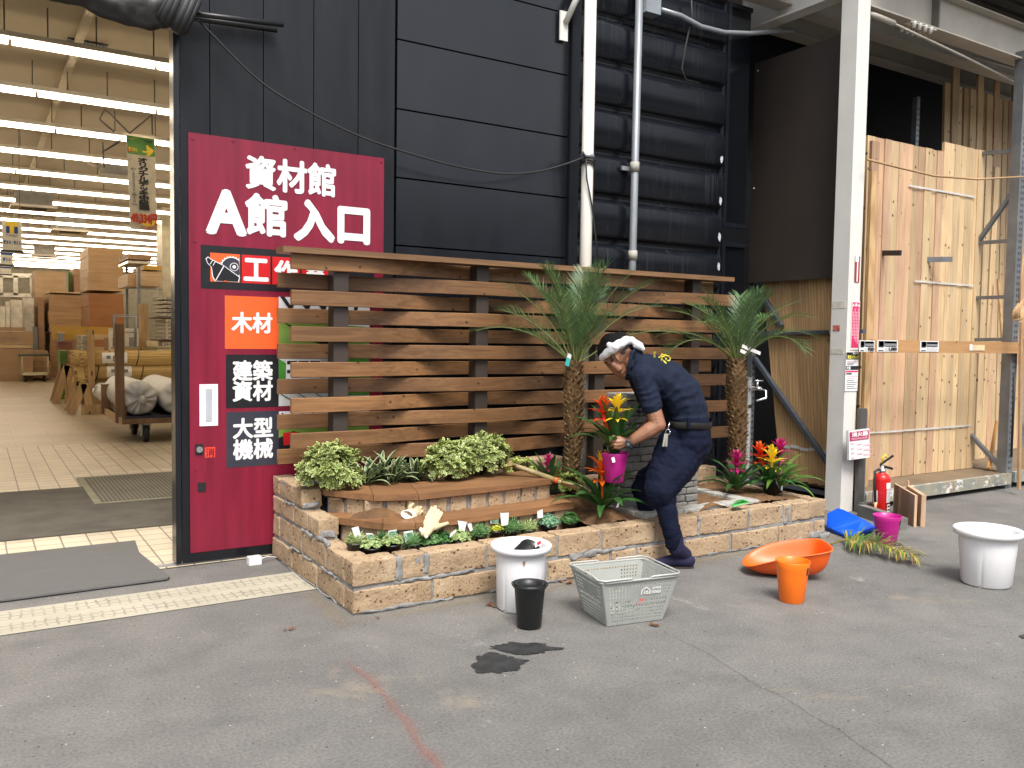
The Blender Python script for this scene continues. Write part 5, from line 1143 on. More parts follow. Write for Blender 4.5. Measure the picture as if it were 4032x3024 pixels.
g_dark = [leafmat('sedum_dark', (.05, .15, .035), .3), leafmat('sedum_dark2', (.06, .15, .03), .3)]; g_blue = [leafmat('sedum_blue', (.15, .29, .17), .3), leafmat('sedum_blue2', (.09, .21, .11), .3)]; g_yel = [leafmat('sedum_yellow', (.52, .52, .04), .2), leafmat('sedum_yellow2', (.30, .36, .04), .2)]
c5 = lambda a, b_: (1000 + a / 1.58, 1650 + b_ / 1.58)
pots = [(632, 772, 4.475, .040, g_pale, 1, 'pale sedum pot in the planter corner with a blank white tag'), (730, 803, 4.425, .052, g_pale, 0, 'pale sedum pot nearest the front wall with a brownish picture tag'), (860, 782, 4.44, .052, g_pale, 0, 'pale sedum pot with a green and white picture tag'),
        (800, 770, 4.52, .035, g_dark, 1, 'dark fine sedum half hidden behind the pale picture tag pots'), (985, 778, 4.455, .050, g_mid, 1, 'fine green sedum pot with a blue bottomed picture tag'), (1085, 778, 4.47, .060, g_mid, 2, 'trailing green sedum pot under the hanging glove'), (1165, 765, 4.49, .048, g_dark, 2, 'dark green leafy sedum pot right of the glove'),
        (1275, 757, 4.48, .056, g_pale, 2, 'pale leafy sedum pot with a broad white tag'), (1400, 720, 4.49, .054, g_mid, 1, 'feathery blue green sedum pot left of the yellow one'), (1505, 695, 4.50, .036, g_yel, 0, 'bright yellow sedum pot in the middle of the row'), (1600, 690, 4.49, .056, g_mid, 1, 'feathery green sedum pot right of the yellow one'), (1705, 688, 4.50, .048, g_pale, 1, 'light feathery sedum pot with a stray leaf'),
        (1835, 668, 4.49, .062, g_blue, 0, 'large blue green rosette sedum pot'), (1965, 645, 4.50, .050, g_dark, 2, 'dark ferny sedum pot at the right end of the row')]
sed = []
for (a, b_, y, r_, mt, st, lab) in pots:
    y += .035; p = PY(*c5(a, b_), y); sed.append((sedum(lab, p.x, y, min(p.z + .006, .36), r_, mt, {0: 240, 1: 120, 2: 190}[st], 1.0, st), p))
pic_m = plain('tag_picture', (.18, .33, .20), .5, 0, .9, 70)
def stick(i, corners, m2=None, blue=False):
    t, p = sed[i]; y = p.y - .022; q = [PY(*c5(*c), y) for c in corners]
    solid('plant_tag', paper, t, lambda b: b.prism([(k, 0) for k in range(len(q))], lambda k, _: q[int(k)], (0, .0012, 0)))
    if m2:
        cx = sum(v.x for v in q) / len(q); cz = sum(v.z for v in q) / len(q)
        solid('tag_picture', m2, t, lambda b: b.prism([(k, 0) for k in range(len(q))], lambda k, _: Vector((cx + (q[int(k)].x - cx) * .9, y - .003, cz + (q[int(k)].z - cz) * .78)), (0, .001, 0)))
stick(0, [(640, 768), (672, 755), (650, 668), (607, 678)]); stick(1, [(713, 770), (765, 775), (738, 712), (697, 710)], pic_m); stick(2, [(840, 738), (878, 742), (890, 688), (835, 695)], pic_m); stick(4, [(945, 775), (1000, 775), (988, 693), (930, 702)], pic_m)
stick(7, [(1285, 720), (1305, 718), (1325, 640), (1267, 632)]); stick(7, [(1212, 745), (1255, 705), (1258, 685), (1225, 710)]); stick(8, [(1345, 700), (1362, 690), (1345, 620), (1320, 635)]); stick(9, [(1472, 650), (1520, 650), (1525, 600), (1467, 602)], pic_m); stick(10, [(1540, 665), (1583, 660), (1585, 582), (1532, 585)]); stick(12, [(1765, 618), (1800, 612), (1795, 562), (1762, 575)])

# ---------------------------------------------------------------- palms
palm_l = leafmat('palm_leaf', (.078, .148, .052), .45, .4, .2); palm_r = leafmat('palm_rachis', (.16, .20, .06), .3); fib = plain('palm_fibre', (.115, .068, .030), .9, 0, .55, 18, .8, 60, .2, (1, 1, .6)); scale_m = plain('palm_leaf_base', (.25, .165, .08), .85, 0, .5, 30)
def palm(label, base, top, r0, r1, fronds, tagfn=None):
    t = thing('palm_tree', label, 'palm tree', base, 'potted date palms in the planter'); base, top = Vector(base), Vector(top); H = top.z - base.z
    def ax(f): return base.lerp(top, f) + Vector((.012 * math.sin(f * 5), 0, 0))
    def rad(f): return (r0 + (r1 - r0) * min(1, f * 1.3)) * (1 - max(0, f - .82) * 1.6) * (1 + .06 * noise.noise(Vector((f * 9, r0 * 50, 0))))
    b = MB(); b.tube([ax(i / 22) for i in range(23)], [rad(i / 22) for i in range(23)], 16, mi=0)
    n = 300
    for i in range(n):
        f = (i + .5) / n * .99; a = i * 2.39996; c = ax(f); r_ = rad(f); d = Vector((math.cos(a), math.sin(a), 0)); s_ = Vector((-d.y, d.x, 0)); k = random.uniform(.7, 1.25)
        A = c + d * r_ * .93; tip = A + d * .024 * k + Vector((0, 0, .030 * k)) + s_ * random.uniform(-.010, .010); wv = .014 * k
        for q in ([A - s_ * wv, A + s_ * wv, tip + s_ * wv * .25, tip - s_ * wv * .25], [A - s_ * wv, tip - s_ * wv * .25, A + Vector((0, 0, .018)) - s_ * wv], [A + s_ * wv, A + Vector((0, 0, .018)) + s_ * wv, tip + s_ * wv * .25]): b.face(q, mi=1 if random.random() < .55 else 0)
        if random.random() < .6: b.tube([A, A + d * .02 + Vector((0, 0, random.uniform(-.03, .01))), A + d * .032 + Vector((random.uniform(-.02, .02), 0, random.uniform(-.05, .0)))], [.0016, .0011, .0006], 3, mi=0, caps=False)
    b.done('trunk', [fib, scale_m], t)
    b = MB()
    for (az, L, e0, e1, wdt) in fronds:
        ca, sa = math.cos(az), math.sin(az); p = top + Vector((ca * .02, sa * .02, -.03)); side = Vector((-sa, ca, 0)); pts = []; N = 26
        for i in range(N + 1):
            s = i / N; e = R(e0 + (e1 - e0) * s ** 1.5); d = Vector((ca * math.cos(e), sa * math.cos(e), math.sin(e))); up = Vector((-ca * math.sin(e), -sa * math.sin(e), math.cos(e))); pts.append((p.copy(), d, up)); p = p + d * (L / N)
        b.tube([q[0] for q in pts], [.0065 * (1 - .8 * i / N) + .001 for i in range(N + 1)], 5, mi=1)
        for i in range(5, N + 1):
            q, d, up = pts[i]; s = i / N; ll = wdt * math.sin(math.pi * min(1, max(.10, (s - .06) * .95))) ** .6 * random.uniform(.85, 1.1)
            for h in range(2 if i < N else 1):
                q2 = q + d * (L / N) * (.5 * h)
                for sg in (-1, 1):
                    dir_ = (side * sg * (.85 - .25 * s) + d * (.70 + .5 * s) + up * (.38 + random.uniform(-.3, .2))).normalized(); wn = dir_.cross(up).normalized() * (.0026 + .0012 * random.random()); m1 = q2 + dir_ * ll * .5 + Vector((0, 0, -.004)); m2 = q2 + dir_ * ll + Vector((0, 0, -.018 * random.random() - ll * .10))
                    b.face([q2 - wn * .4, q2 + wn * .4, m1 + wn, m1 - wn], 0); b.face([m1 - wn, m1 + wn, m2], 0)
    b.done('fronds', [palm_l, palm_r], t)
    if tagfn: tagfn(t)
    return t
def spread_fr(n, L0, L1, seed, ea=(86, 68), eb=(62, -5), w_=.17):
    rd = random.Random(seed); out = []
    for i in range(n):
        f = (i + .5) / n; out.append((i * 2.39996 + rd.uniform(-.2, .2), L0 + (L1 - L0) * min(1, f * 1.4) * rd.uniform(.9, 1.08), ea[0] + (eb[0] - ea[0]) * f + rd.uniform(-4, 4), ea[1] + (eb[1] - ea[1]) * f ** .9 + rd.uniform(-6, 6), w_ * rd.uniform(.85, 1.1)))
    return out
def tagA(t):
    q = [PY(2236, 1390, 4.90), PY(2250, 1398, 4.90), PY(2240, 1444, 4.90), PY(2225, 1438, 4.90)]
    o = solid('plant_tag', plain('teal_tag', (.05, .45, .42), .4), t, lambda b: b.prism([(i, 0) for i in range(4)], lambda i, _: q[int(i)], (0, .002, 0)))
    solid('tag_top', paper, o, lambda b: b.prism([(i, 0) for i in range(4)], lambda i, _: (q[0], q[1], q[1].lerp(q[2], .35), q[0].lerp(q[3], .35))[int(i)] + Vector((0, -.002, 0)), (0, .001, 0)))
    solid('tag_stalk', palm_r, t, lambda b: b.tube([PY(2225, 1398, 4.9), PY(2243, 1392, 4.9), PY(2262, 1420, 4.93)], .003, 5))
palm('slim date palm left of the gardener with a teal tag on its trunk', (3.62, 4.95, .40), (3.645, 4.95, 1.345), .045, .070, spread_fr(20, .72, .80, 3, (88, 66), (38, -28), .21), tagA)
def tagB(t):
    for (u0, v0, u1, v1) in ((2922, 1362, 2994, 1392), (2916, 1380, 2940, 1392)):
        a, c = PY(u0, v0, 4.86), PY(u1, v1, 4.86); solid('strip_tag', paper, t, lambda b: b.bar(a, c, .002, .028, up=(0, 0, 1)))
palm('drooping date palm right of the gardener with white strip tags', (5.31, 4.95, .40), (5.28, 4.95, 1.36), .062, .083, spread_fr(18, .62, .78, 11, (86, 48), (36, -55), .20), tagB)

# ================================================================ loose things on the ground and in the planter
def fuse(caps, voxel, smooth=6, extra=None):
    """one continuous surface grown over tapered limbs (p0, r0, p1, r1); returns a bmesh"""
    bm = bmesh.new()
    for (p0, r0, p1, r1) in caps:
        p0, p1 = Vector(p0), Vector(p1); n_ = max(2, int((p1 - p0).length / (min(r0, r1) * .45)) + 1)
        for i in range(n_ + 1):
            f = i / n_; r_ = r0 + (r1 - r0) * f
            bmesh.ops.create_icosphere(bm, subdivisions=2, radius=r_, matrix=Matrix.Translation(p0.lerp(p1, f)))
    if extra: extra(bm)
    me = bpy.data.meshes.new('tmp'); bm.to_mesh(me); bm.free(); o = bpy.data.objects.new('tmp', me); C.objects.link(o)
    md = o.modifiers.new('r', 'REMESH'); md.mode = 'VOXEL'; md.voxel_size = voxel; md.use_smooth_shade = True
    if smooth: ms = o.modifiers.new('s', 'SMOOTH'); ms.factor = .5; ms.iterations = smooth
    dg = bpy.context.evaluated_depsgraph_get(); dg.update(); m2 = bpy.data.meshes.new_from_object(o.evaluated_get(dg)); bpy.data.objects.remove(o)
    b = MB(); b.bm.from_mesh(m2); bpy.data.meshes.remove(m2)
    for f in b.bm.faces: f.smooth = True
    return b
# gloves
glove_m = plain('work_glove', (.56, .47, .29), .75, 0, .16, 25, .25, 150); glove_w = plain('glove_cuff', (.68, .64, .54), .8, 0, .1, 25)
gp = lambda x, y, Y: PY(1500 + x / 4.74, 1850 + y / 4.74, Y)
t = thing('work_glove', 'cream work glove spread open over the lower seat step edge', 'glove', gp(930, 1000, 4.45), 'cream work gloves on the seat step')
A = lambda x, y: gp(x, y, 4.435 + (1200 - y) * .00028)
caps = [(A(800, 1190), .020, A(880, 1040), .024), (A(850, 1200), .020, A(960, 1060), .023), (A(840, 1010), .021, A(865, 930), .017), (A(900, 1000), .023, A(930, 900), .018), (A(960, 1040), .022, A(1000, 920), .017), (A(1000, 1060), .019, A(1040, 950), .015),
        (A(860, 900), .015, A(950, 715), .0115), (A(940, 880), .015, A(1018, 690), .0115), (A(1010, 900), .0145, A(1072, 760), .011), (A(1050, 950), .014, A(1135, 805), .011), (A(1000, 1080), .019, A(1110, 1040), .014), (A(1110, 1040), .014, A(1240, 1000), .0115)]
fuse(caps, .004, 4).done('glove', glove_m, t)
fuse([(A(745, 1100), .010, A(800, 1185), .012), (A(800, 1185), .012, A(855, 1240), .010), (A(735, 1125), .010, A(845, 1255), .010)], .004, 3).done('cuff', glove_w, t)
t = thing('work_glove', 'cream work glove lying with its open cuff towards the camera', 'glove', gp(560, 880, 4.66), 'cream work gloves on the seat step')
B_ = lambda x, y, Y=4.68: gp(x, y, Y)
fuse([(B_(560, 800), .026, B_(650, 800), .028), (B_(600, 840), .022, B_(690, 820), .022), (B_(545, 740), .016, B_(540, 690), .013), (B_(540, 690), .013, B_(600, 635), .010), (B_(640, 760), .014, B_(685, 695), .011), (B_(690, 770), .014, B_(740, 700), .011), (B_(700, 800), .013, B_(765, 775), .011), (B_(520, 830), .020, B_(570, 820), .026)], .004, 4).done('glove', glove_m, t)
b = MB(); c = B_(488, 840, 4.635); rings = []
for rr_, dz, dep in ((.040, .024, .06), (.043, .027, .0), (.040, .024, -.004), (.035, .019, .004), (.028, .015, .05)):
    rings.append([b.bm.verts.new(c + Vector((rr_ * math.cos(a) * .95 + dep * .8, dep * .5 + .012 * math.sin(a), dz * math.sin(a) + .15 * rr_ * -math.cos(a)))) for a in [2 * math.pi * k / 26 for k in range(26)]])
for P_, Q_ in zip(rings, rings[1:]):
    for k in range(26): b.bm.faces.new((P_[k], P_[(k + 1) % 26], Q_[(k + 1) % 26], Q_[k])).smooth = True
b.done('cuff', glove_w, t)
# spade
sp_m = plain('spade_paint', (.36, .27, .13), .4, .2, .3, 12); sp_s = plain('spade_shaft', (.24, .19, .085), .5, 0, .35, 20)
S0, S1, S2 = PY(2040, 1838, 4.93), PY(2185, 1889, 4.74), PY(2215, 1902, 4.72)
t = thing('spade', 'long handled spade with a D grip lying across the seat step', 'spade', PY(2100, 1870, 4.93))
solid('shaft', sp_s, t, lambda b: b.tube([S0 + (S0 - S1) * .15, S0, S1], [.016, .0175, .0185], 14)); d = (S1 - S0).normalized()
solid('tape_band', plain('orange_tape', (.75, .12, .02), .5), t, lambda b: b.tube([S1 - d * .002, S1 + d * .022], .0195, 14))
sd_v = Vector((.35, -.93, .0)).normalized()
def dgrip(b):
    b.tube([S1 + d * .022, S1 + d * .05], [.018, .022], 12)
    g0 = S1 + d * .05; 
    for sg in (-1, 1): b.tube([g0, g0 + d * .03 + sd_v * .042 * sg, g0 + d * .085 + sd_v * .055 * sg], [.012, .011, .010], 8)
    b.tube([g0 + d * .085 - sd_v * .062, g0 + d * .085 + sd_v * .062], .0145, 12)
solid('grip', sp_m, t, dgrip)
b = MB(); rows = []
for i in range(10):
    s_ = i / 9; wv = .075 * (1 if s_ < .7 else max(.15, 1 - ((s_ - .7) / .3) ** 2)) if s_ > .08 else .05; p = S0 - d * (.03 + .20 * s_); p.z = S0.z + .012 - .045 * s_ ** .6
    rows.append([b.bm.verts.new(p + Vector((.15, .98, 0)) * wv * o_ + Vector((0, 0, .022 * o_ * o_))) for o_ in (-1, -.5, 0, .5, 1)])
for P_, Q_ in zip(rows, rows[1:]):
    for k in range(4): b.bm.faces.new((P_[k], P_[k + 1], Q_[k + 1], Q_[k])).smooth = True
b.done('blade', sp_m, t)
# pots
white_pl = plain('white_plastic', (.80, .80, .81), .38, 0, .02, 3); dirt_m = plain('dirt_speck', (.32, .22, .13), .9)
def whitepot(name, label, c, rb, rt, h, lip):
    t = thing(name, label, 'plant pot', (*c, 0), 'tall white plastic planter pots'); b = MB(); seg = 72
    prof = [(rb * .92, .0), (rb, .012), (rb + (rt - lip - rb) * .97, h * .80), (rt - lip, h * .885), (rt, h * .90), (rt + .002, h * .985), (rt - .006, h), (rt - lip * .75, h * .99), (rt - lip, h * .96), (rb + (rt - lip - rb) * .6, h * .5), (rb * .9, .03), (0, .03)]
    rings = []
    for k, (r_, z) in enumerate(prof):
        rg = []
        for i in range(seg):
            a = 2 * math.pi * i / seg; flat = 1.0
            if k in (0, 1, 2):   # ten shallow flats below the collar and drain notches at the foot
                ph = (a * 8 / (2 * math.pi)) % 1 - .5; flat = math.cos(math.pi / 8) / math.cos(ph * 2 * math.pi / 8); flat = 1 - (flat - 1) * .06
            zz = z + (.010 if k < 2 and i % 18 == 3 else 0); rg.append(b.bm.verts.new((c[0] + r_ * flat * math.cos(a), c[1] + r_ * flat * math.sin(a), zz)))
        rings.append(rg)
    for P_, Q_ in zip(rings, rings[1:]):
        for i in range(seg): f = b.bm.faces.new((P_[i], P_[(i + 1) % seg], Q_[(i + 1) % seg], Q_[i])); f.smooth = True
    b.bm.faces.new(rings[0][::-1]); b.bm.faces.new(rings[-1]); b.done('shell', white_pl, t); return t
wp = whitepot('planter_pot', 'white planter pot against the brick wall with a black pot lying inside it', (2.555, 3.945), .130, .168, .364, .030)
solid('dirt_mark', dirt_m, wp, lambda b: b.prism([(math.cos(a) * .006 * (1 + .5 * math.sin(a * 3)), math.sin(a) * .014) for a in [i * .6 for i in range(10)]], lambda x, z: Vector((2.495, 3.9385 - .122, .285)) + Vector((x, -.0, z)), (0, .02, 0)))
t = thing('nursery_pot', 'black ribbed nursery pot lying inside the white planter pot', 'plant pot', (2.60, 3.97, .2))
def lying(b):
    b.lathe([(.05, -.12), (.075, .06), (.082, .065), (.082, .075), (.07, .075), (.062, -.05), (0, -.06)], seg=40)
    for k in range(14): b.lathe([(.055 + .0015 * k + .001, -.10 + k * .011), (.0575 + .0015 * k + .001, -.096 + k * .011), (.0575 + .0015 * k, -.092 + k * .011)], seg=40)
    bmesh.ops.transform(b.bm, matrix=Matrix.Translation((2.575, 3.955, .275)) @ Matrix.Rotation(R(20), 4, 'Z') @ Matrix.Rotation(R(78), 4, 'Y'), verts=b.bm.verts)
solid('shell', black_plastic, t, lying)
lb = solid('label_card', paper, t, lambda b: b.prism([(0, 0), (.045, .012), (.05, .03), (.004, .018)], lambda x, y: (2.615 + x, 3.89 + y * .8, .343 + y * 1.1), (0, .001, .001)))
solid('red_print', sign_red, lb, lambda b: b.prism([(.015, .006), (.044, .014), (.047, .026), (.017, .018)], lambda x, y: (2.615 + x, 3.8885 + y * .8, .3445 + y * 1.1), (0, .001, .001)))
bp_ = thing('nursery_pot', 'pair of nested black nursery pots standing on the asphalt', 'plant pot', (2.425, 3.655, 0))
solid('outer_pot', black_plastic, bp_, lambda b: b.lathe([(.058, 0), (.063, .004), (.079, .200), (.083, .208), (.095, .222), (.096, .229), (.091, .229), (.079, .214), (.074, .19), (.06, .02), (0, .02)], (2.425, 3.655, 0), 48))
solid('inner_pot', black_plastic, bp_, lambda b: b.lathe([(.070, .19), (.0725, .222), (.0755, .224), (.0755, .229), (.070, .229), (.067, .19), (.055, .06), (0, .055)], (2.425, 3.655, 0), 48))
whitepot('planter_pot', 'lone white planter pot standing on the open asphalt', (5.365, 2.905), .142, .198, .352, .032)
orange_pl = plain('orange_plastic', (.87, .17, .008), .35, 0, .04, 4); pink_pl = plain('pink_plastic', (.42, .012, .20), .35, 0, .05, 4); slot = plain('slot_dark', (.03, .03, .03), .5)
def slimpot(label, c, rb, rt, h, m, slot_az, z0=0, cat='plant pot', grp=None, nm='slim_pot'):
    t = thing(nm, label, cat, (*c, z0), grp)
    solid('shell', m, t, lambda b: b.lathe([(rb * .96, z0), (rb, z0 + .004), (rb + (rt - rb) * .55, z0 + h * .62), (rb + (rt - rb) * .76, z0 + h * .82), (rt, z0 + h - .003), (rt - .002, z0 + h), (rt - .006, z0 + h - .002), (rb + (rt - rb) * .66, z0 + h * .78), (rb - .004, z0 + .02), (0, z0 + .02)], (*c, 0), 56))
    if slot_az is not None:
        r0, r1 = rb + (rt - rb) * .66 + .001, rb + (rt - rb) * .80 + .003; ca, sa = math.cos(slot_az), math.sin(slot_az); 
        solid('slot', slot, t, lambda b: b.bar((c[0] + r0 * ca, c[1] + r0 * sa, z0 + h * .70), (c[0] + r1 * ca, c[1] + r1 * sa, z0 + h * .88), .010, .004, up=(ca, sa, 0)))
    return t
slimpot('orange plastic pot standing in front of the orange scoop', (3.995, 3.275), .070, .098, .240, orange_pl, R(-78))
slimpot('pink plastic pot standing beside the fire extinguisher', (5.745, 3.86), .068, .103, .222, pink_pl, R(-78))
# orange scoop
t = thing('scoop', 'wide orange plastic scoop lying open behind the orange pot', 'scoop', (4.4, 3.62, 0))
LP, NB, FB = PZ(2985, 2278), PZ(3262, 2296), PZ(3280, 2245)
e1 = (NB - LP).normalized(); 
E = lambda s_, w_, z: LP + (NB - LP) * s_ + Vector((.55, .83, 0)) * w_ + Vector((0, 0, z))
def scoop(b):
    N = 14; outer, rim = [], []
    bot = [E(.0, .05, .004), E(.25, .0, .0), E(.92, .0, .0), E(1.0, .03, .0), E(1.0, .20, .0), E(.92, .23, .0), E(.25, .24, .0), E(.0, .19, .004)]
    top = [E(-.14, .02, .045), E(.22, -.05, .14), E(.93, -.05, .195), E(1.06, .0, .215), E(1.06, .24, .215), E(.96, .29, .21), E(.25, .29, .16), E(-.14, .22, .045)]
    rimo = [p + (p - E(.45, .12, p.z - LP.z)).normalized() * .016 + Vector((0, 0, .0)) for p in top]
    inn = [p.lerp(E(.45, .12, p.z - LP.z), .03) for p in top]; bin_ = [p.lerp(E(.45, .12, 0), .08) + Vector((0, 0, .008)) for p in bot]
    rings = [[b.bm.verts.new(p) for p in rg] for rg in (bot, top, rimo, [p + Vector((0, 0, .008)) for p in rimo], [p + Vector((0, 0, .009)) for p in inn], bin_)]
    for P_, Q_ in zip(rings, rings[1:]):
        for i in range(8): b.bm.faces.new((P_[i], P_[(i + 1) % 8], Q_[(i + 1) % 8], Q_[i]))
    b.bm.faces.new(rings[0][::-1]); b.bm.faces.new(rings[-1])
so_ = solid('shell', plain('scoop_plastic', (.84, .115, .010), .4, 0, .05, 5), t, scoop); ss_ = so_.modifiers.new('round', 'SUBSURF'); ss_.levels = ss_.render_levels = 3
for f_ in so_.data.polygons: f_.use_smooth = True
# shopping basket
bm_p = plain('basket_plastic', (.34, .355, .33), .45, 0, .08, 6)
t = thing('shopping_basket', 'grey perforated shopping basket with folded wire handles', 'basket', (2.98, 3.60, 0))
B00, B10, B01 = Vector((2.775, 3.448, 0)), Vector((3.112, 3.393, 0)), Vector((2.80, 3.700, 0)); ex = (B10 - B00); ey = Vector((.045, .262, 0)); ctr = B00 + ex * .5 + ey * .5
LX, LY, HB = ex.length, ey.length, .245; ux, uy = ex.normalized(), ey.normalized()
def BP(sx, sy, f):     # sx, sy in -1..1 across the basket, f 0..1 up; flares upwards
    return ctr + ux * sx * (LX / 2 + .062 * f) + uy * sy * (LY / 2 + .050 * f) + Vector((0, 0, .004 + HB * f))
def wall(b, side):
    nu, nv = (45, 27) if side in (0, 2) else (33, 27); g = {}
    def pt(i, j):
        if (i, j) not in g:
            f = j / nv; s_ = -1 + 2 * i / nu; c_ = .93 + .0 * f
            if side == 0: p = BP(s_ * .97, -1, f)
            elif side == 2: p = BP(-s_ * .97, 1, f)
            elif side == 1: p = BP(1, s_ * .96, f)
            else: p = BP(-1, -s_ * .96, f)
            g[(i, j)] = b.bm.verts.new(p)
        return g[(i, j)]
    for i in range(nu):
        for j in range(nv):
            hole = i % 2 == 1 and 2 < i < nu - 3 and (j in (2, 4, 6, 8) or j in (10, 11, 13, 14, 17, 19, 21, 23))
            if hole and j in (17, 19, 21) and nu * .30 < i < nu * .78: hole = False
            if not hole: f = b.bm.faces.new((pt(i, j), pt(i + 1, j), pt(i + 1, j + 1), pt(i, j + 1)))
    return g
def shell(b):
    for s_ in range(4): wall(b, s_)
    for sx, sy in ((-1, -1), (1, -1), (1, 1), (-1, 1)):     # rounded corners
        P_ = [[b.bm.verts.new(p) for p in ((BP(sx * .97, sy, f)), BP(sx * .992, sy * .992, f), BP(sx, sy * .96, f))] for f in (0, .5, 1)]
        for k in range(2):
            for q in range(2): b.bm.faces.new((P_[k][q], P_[k][q + 1], P_[k + 1][q + 1], P_[k + 1][q]))
    nb = 16
    for i in range(nb):
        for j in range(12):
            if i % 2 and j % 2: continue
            q = [BP(-1 + 2 * (i + a) / nb, -1 + 2 * (j + c_) / 12, 0) for a, c_ in ((0, 0), (1, 0), (1, 1), (0, 1))]; b.face(q)
    bmesh.ops.remove_doubles(b.bm, verts=b.bm.verts, dist=.0004)
o = solid('shell', bm_p, t, shell); sm = o.modifiers.new('thick', 'SOLIDIFY'); sm.thickness = .003; sm.offset = 0
rim_pts = [BP(sx, sy, 1.0) for sx, sy in ((-.9, -1.02), (0, -1.02), (.9, -1.02), (.99, -.97), (1.02, -.88), (1.02, 0), (1.02, .88), (.99, .97), (.9, 1.02), (0, 1.02), (-.9, 1.02), (-.99, .97), (-1.02, .88), (-1.02, 0), (-1.02, -.88), (-.99, -.97), (-.9, -1.02))]
solid('rim', bm_p, t, lambda b: b.tube(rim_pts, .007, 8))
hm = plain('handle_grey', (.44, .45, .43), .4)
for sg in (-1, 1):
    lift = Vector((0, 0, .013)); pts = [BP(sg * .22, -1.02, 1) + Vector((0, 0, .006)), BP(sg * .30, -1.05, 1) + lift, BP(sg * .95, -1.06, 1) + lift, BP(sg * 1.06, -.90, 1) + lift, BP(sg * 1.03, -.5, 1) + lift * 1.3, BP(sg * 1.03, .5, 1) + lift * 1.3, BP(sg * 1.06, .90, 1) + lift, BP(sg * .95, 1.06, 1) + lift, BP(sg * .30, 1.05, 1) + lift, BP(sg * .22, 1.02, 1) + Vector((0, 0, .006))]
    solid('handle', hm, t, lambda b: b.tube(pts, .0048, 8))
fo = BP(-.10, -1.0, .62) - uy * .006; fr_ = BP(.52, -1.0, .62) - uy * .006; upv = (BP(0, -1, .82) - BP(0, -1, .60)); 
lg = (BP(.02, -1.02, .655) - uy * .002); W_ = ux * .060; Hh = upv.normalized() * .040
pl_ = lambda pts, nm='logo': solid(nm, paper, t, lambda b: b.prism(pts, lambda x, y: lg + W_ * x + Hh * y, -uy * .001))
pl_([(0, .0), (.12, 0), (.16, .55), (.5, .92), (.84, .55), (.86, .12), (.42, .12), (.40, 0), (1.0, 0), (.97, .6), (.5, 1.1), (.02, .6)]); pl_([(.28, .12), (.38, .12), (.40, .5), (.30, .5)]); pl_([(.46, .22), (.78, .22), (.78, .32), (.62, .32), (.74, .52), (.64, .54), (.46, .30)])
letters('JOYFUL', paper, t, lg + W_ * 1.1 + Hh * .52, W_ * .95, Hh * .42, bold=.05, lift=.001); letters('HONDA', paper, t, lg + W_ * 1.1 + Hh * .02, W_ * .95, Hh * .42, bold=.05, lift=.001)
t = thing('plant_waste', 'green plant trimmings and tags inside the shopping basket', 'plant waste', (2.95, 3.58, .01))
def waste(b):
    for i in range(40): p = ctr + ux * random.uniform(-.14, .14) + uy * random.uniform(-.10, .10) + Vector((0, 0, .012 + random.random() * .03)); strap(b, p, random.random() * 6.3, random.uniform(.04, .1), .004, random.uniform(-5, 30), -20, random.choice((0, 0, 1)), None, 3)
solid('trimmings', [br_l, g_pale[0]], t, waste); solid('red_tag', sign_red, t, lambda b: b.bar(ctr + ux * .10 + Vector((0, 0, .05)), ctr + ux * .15 + uy * .05 + Vector((0, 0, .09)), .03, .002))
# blue sheet, cut palm frond, leaf litter
t = thing('folded_sheet', 'folded bright blue plastic sheet by the planter corner', 'plastic sheet', (5.9, 4.4, 0))
def bsheet(b):
    q = [PZ(3255, 2074, .035), PZ(3344, 2110, .035), PZ(3450, 2072, .10), PZ(3392, 2040, .14), PZ(3300, 2000, .16), PZ(3258, 2020, .115)]
    lo = [PZ(3255, 2088), PZ(3342, 2125), PZ(3450, 2090), PZ(3392, 2075), PZ(3310, 2060), PZ(3260, 2070)]
    b.prism([(i, 0) for i in range(6)], lambda i, _: q[int(i)], (0, 0, -.012)); b.prism([(i, 0) for i in range(6)], lambda i, _: lo[int(i)] + Vector((0, 0, .004)), (0, 0, .012))
    for i in (2, 3, 4): b.prism([(0, 0), (1, 0), (1, 1), (0, 1)], lambda x, y, i=i: (lo[i + int(x)] if y < .5 else q[i + int(x)]), (.003, .006, -.002))
    b.prism([(0, 0), (1, 0), (1, 1), (0, 1)], lambda x, y: (lo[1 + int(x)] if y < .5 else q[1 + int(x)]) , (.004, .004, -.002))
    bmesh.ops.subdivide_edges(b.bm, edges=b.bm.edges, cuts=3, use_grid_fill=True)
    for v_ in b.bm.verts: v_.co += noise.noise_vector(v_.co * 9) * .009
solid('sheet', plain('blue_sheet', (.006, .10, .72), .42, 0, .15, 5), t, bsheet)
t = thing('cut_frond', 'cut yellowing palm frond lying in front of the pink pot', 'palm frond', (5.7, 3.6, 0))
fr_m = [leafmat('dry_frond_green', (.08, .15, .03), .4), leafmat('dry_frond_yellow', (.33, .25, .04), .35), leafmat('dry_frond_brown', (.16, .09, .03), .3)]
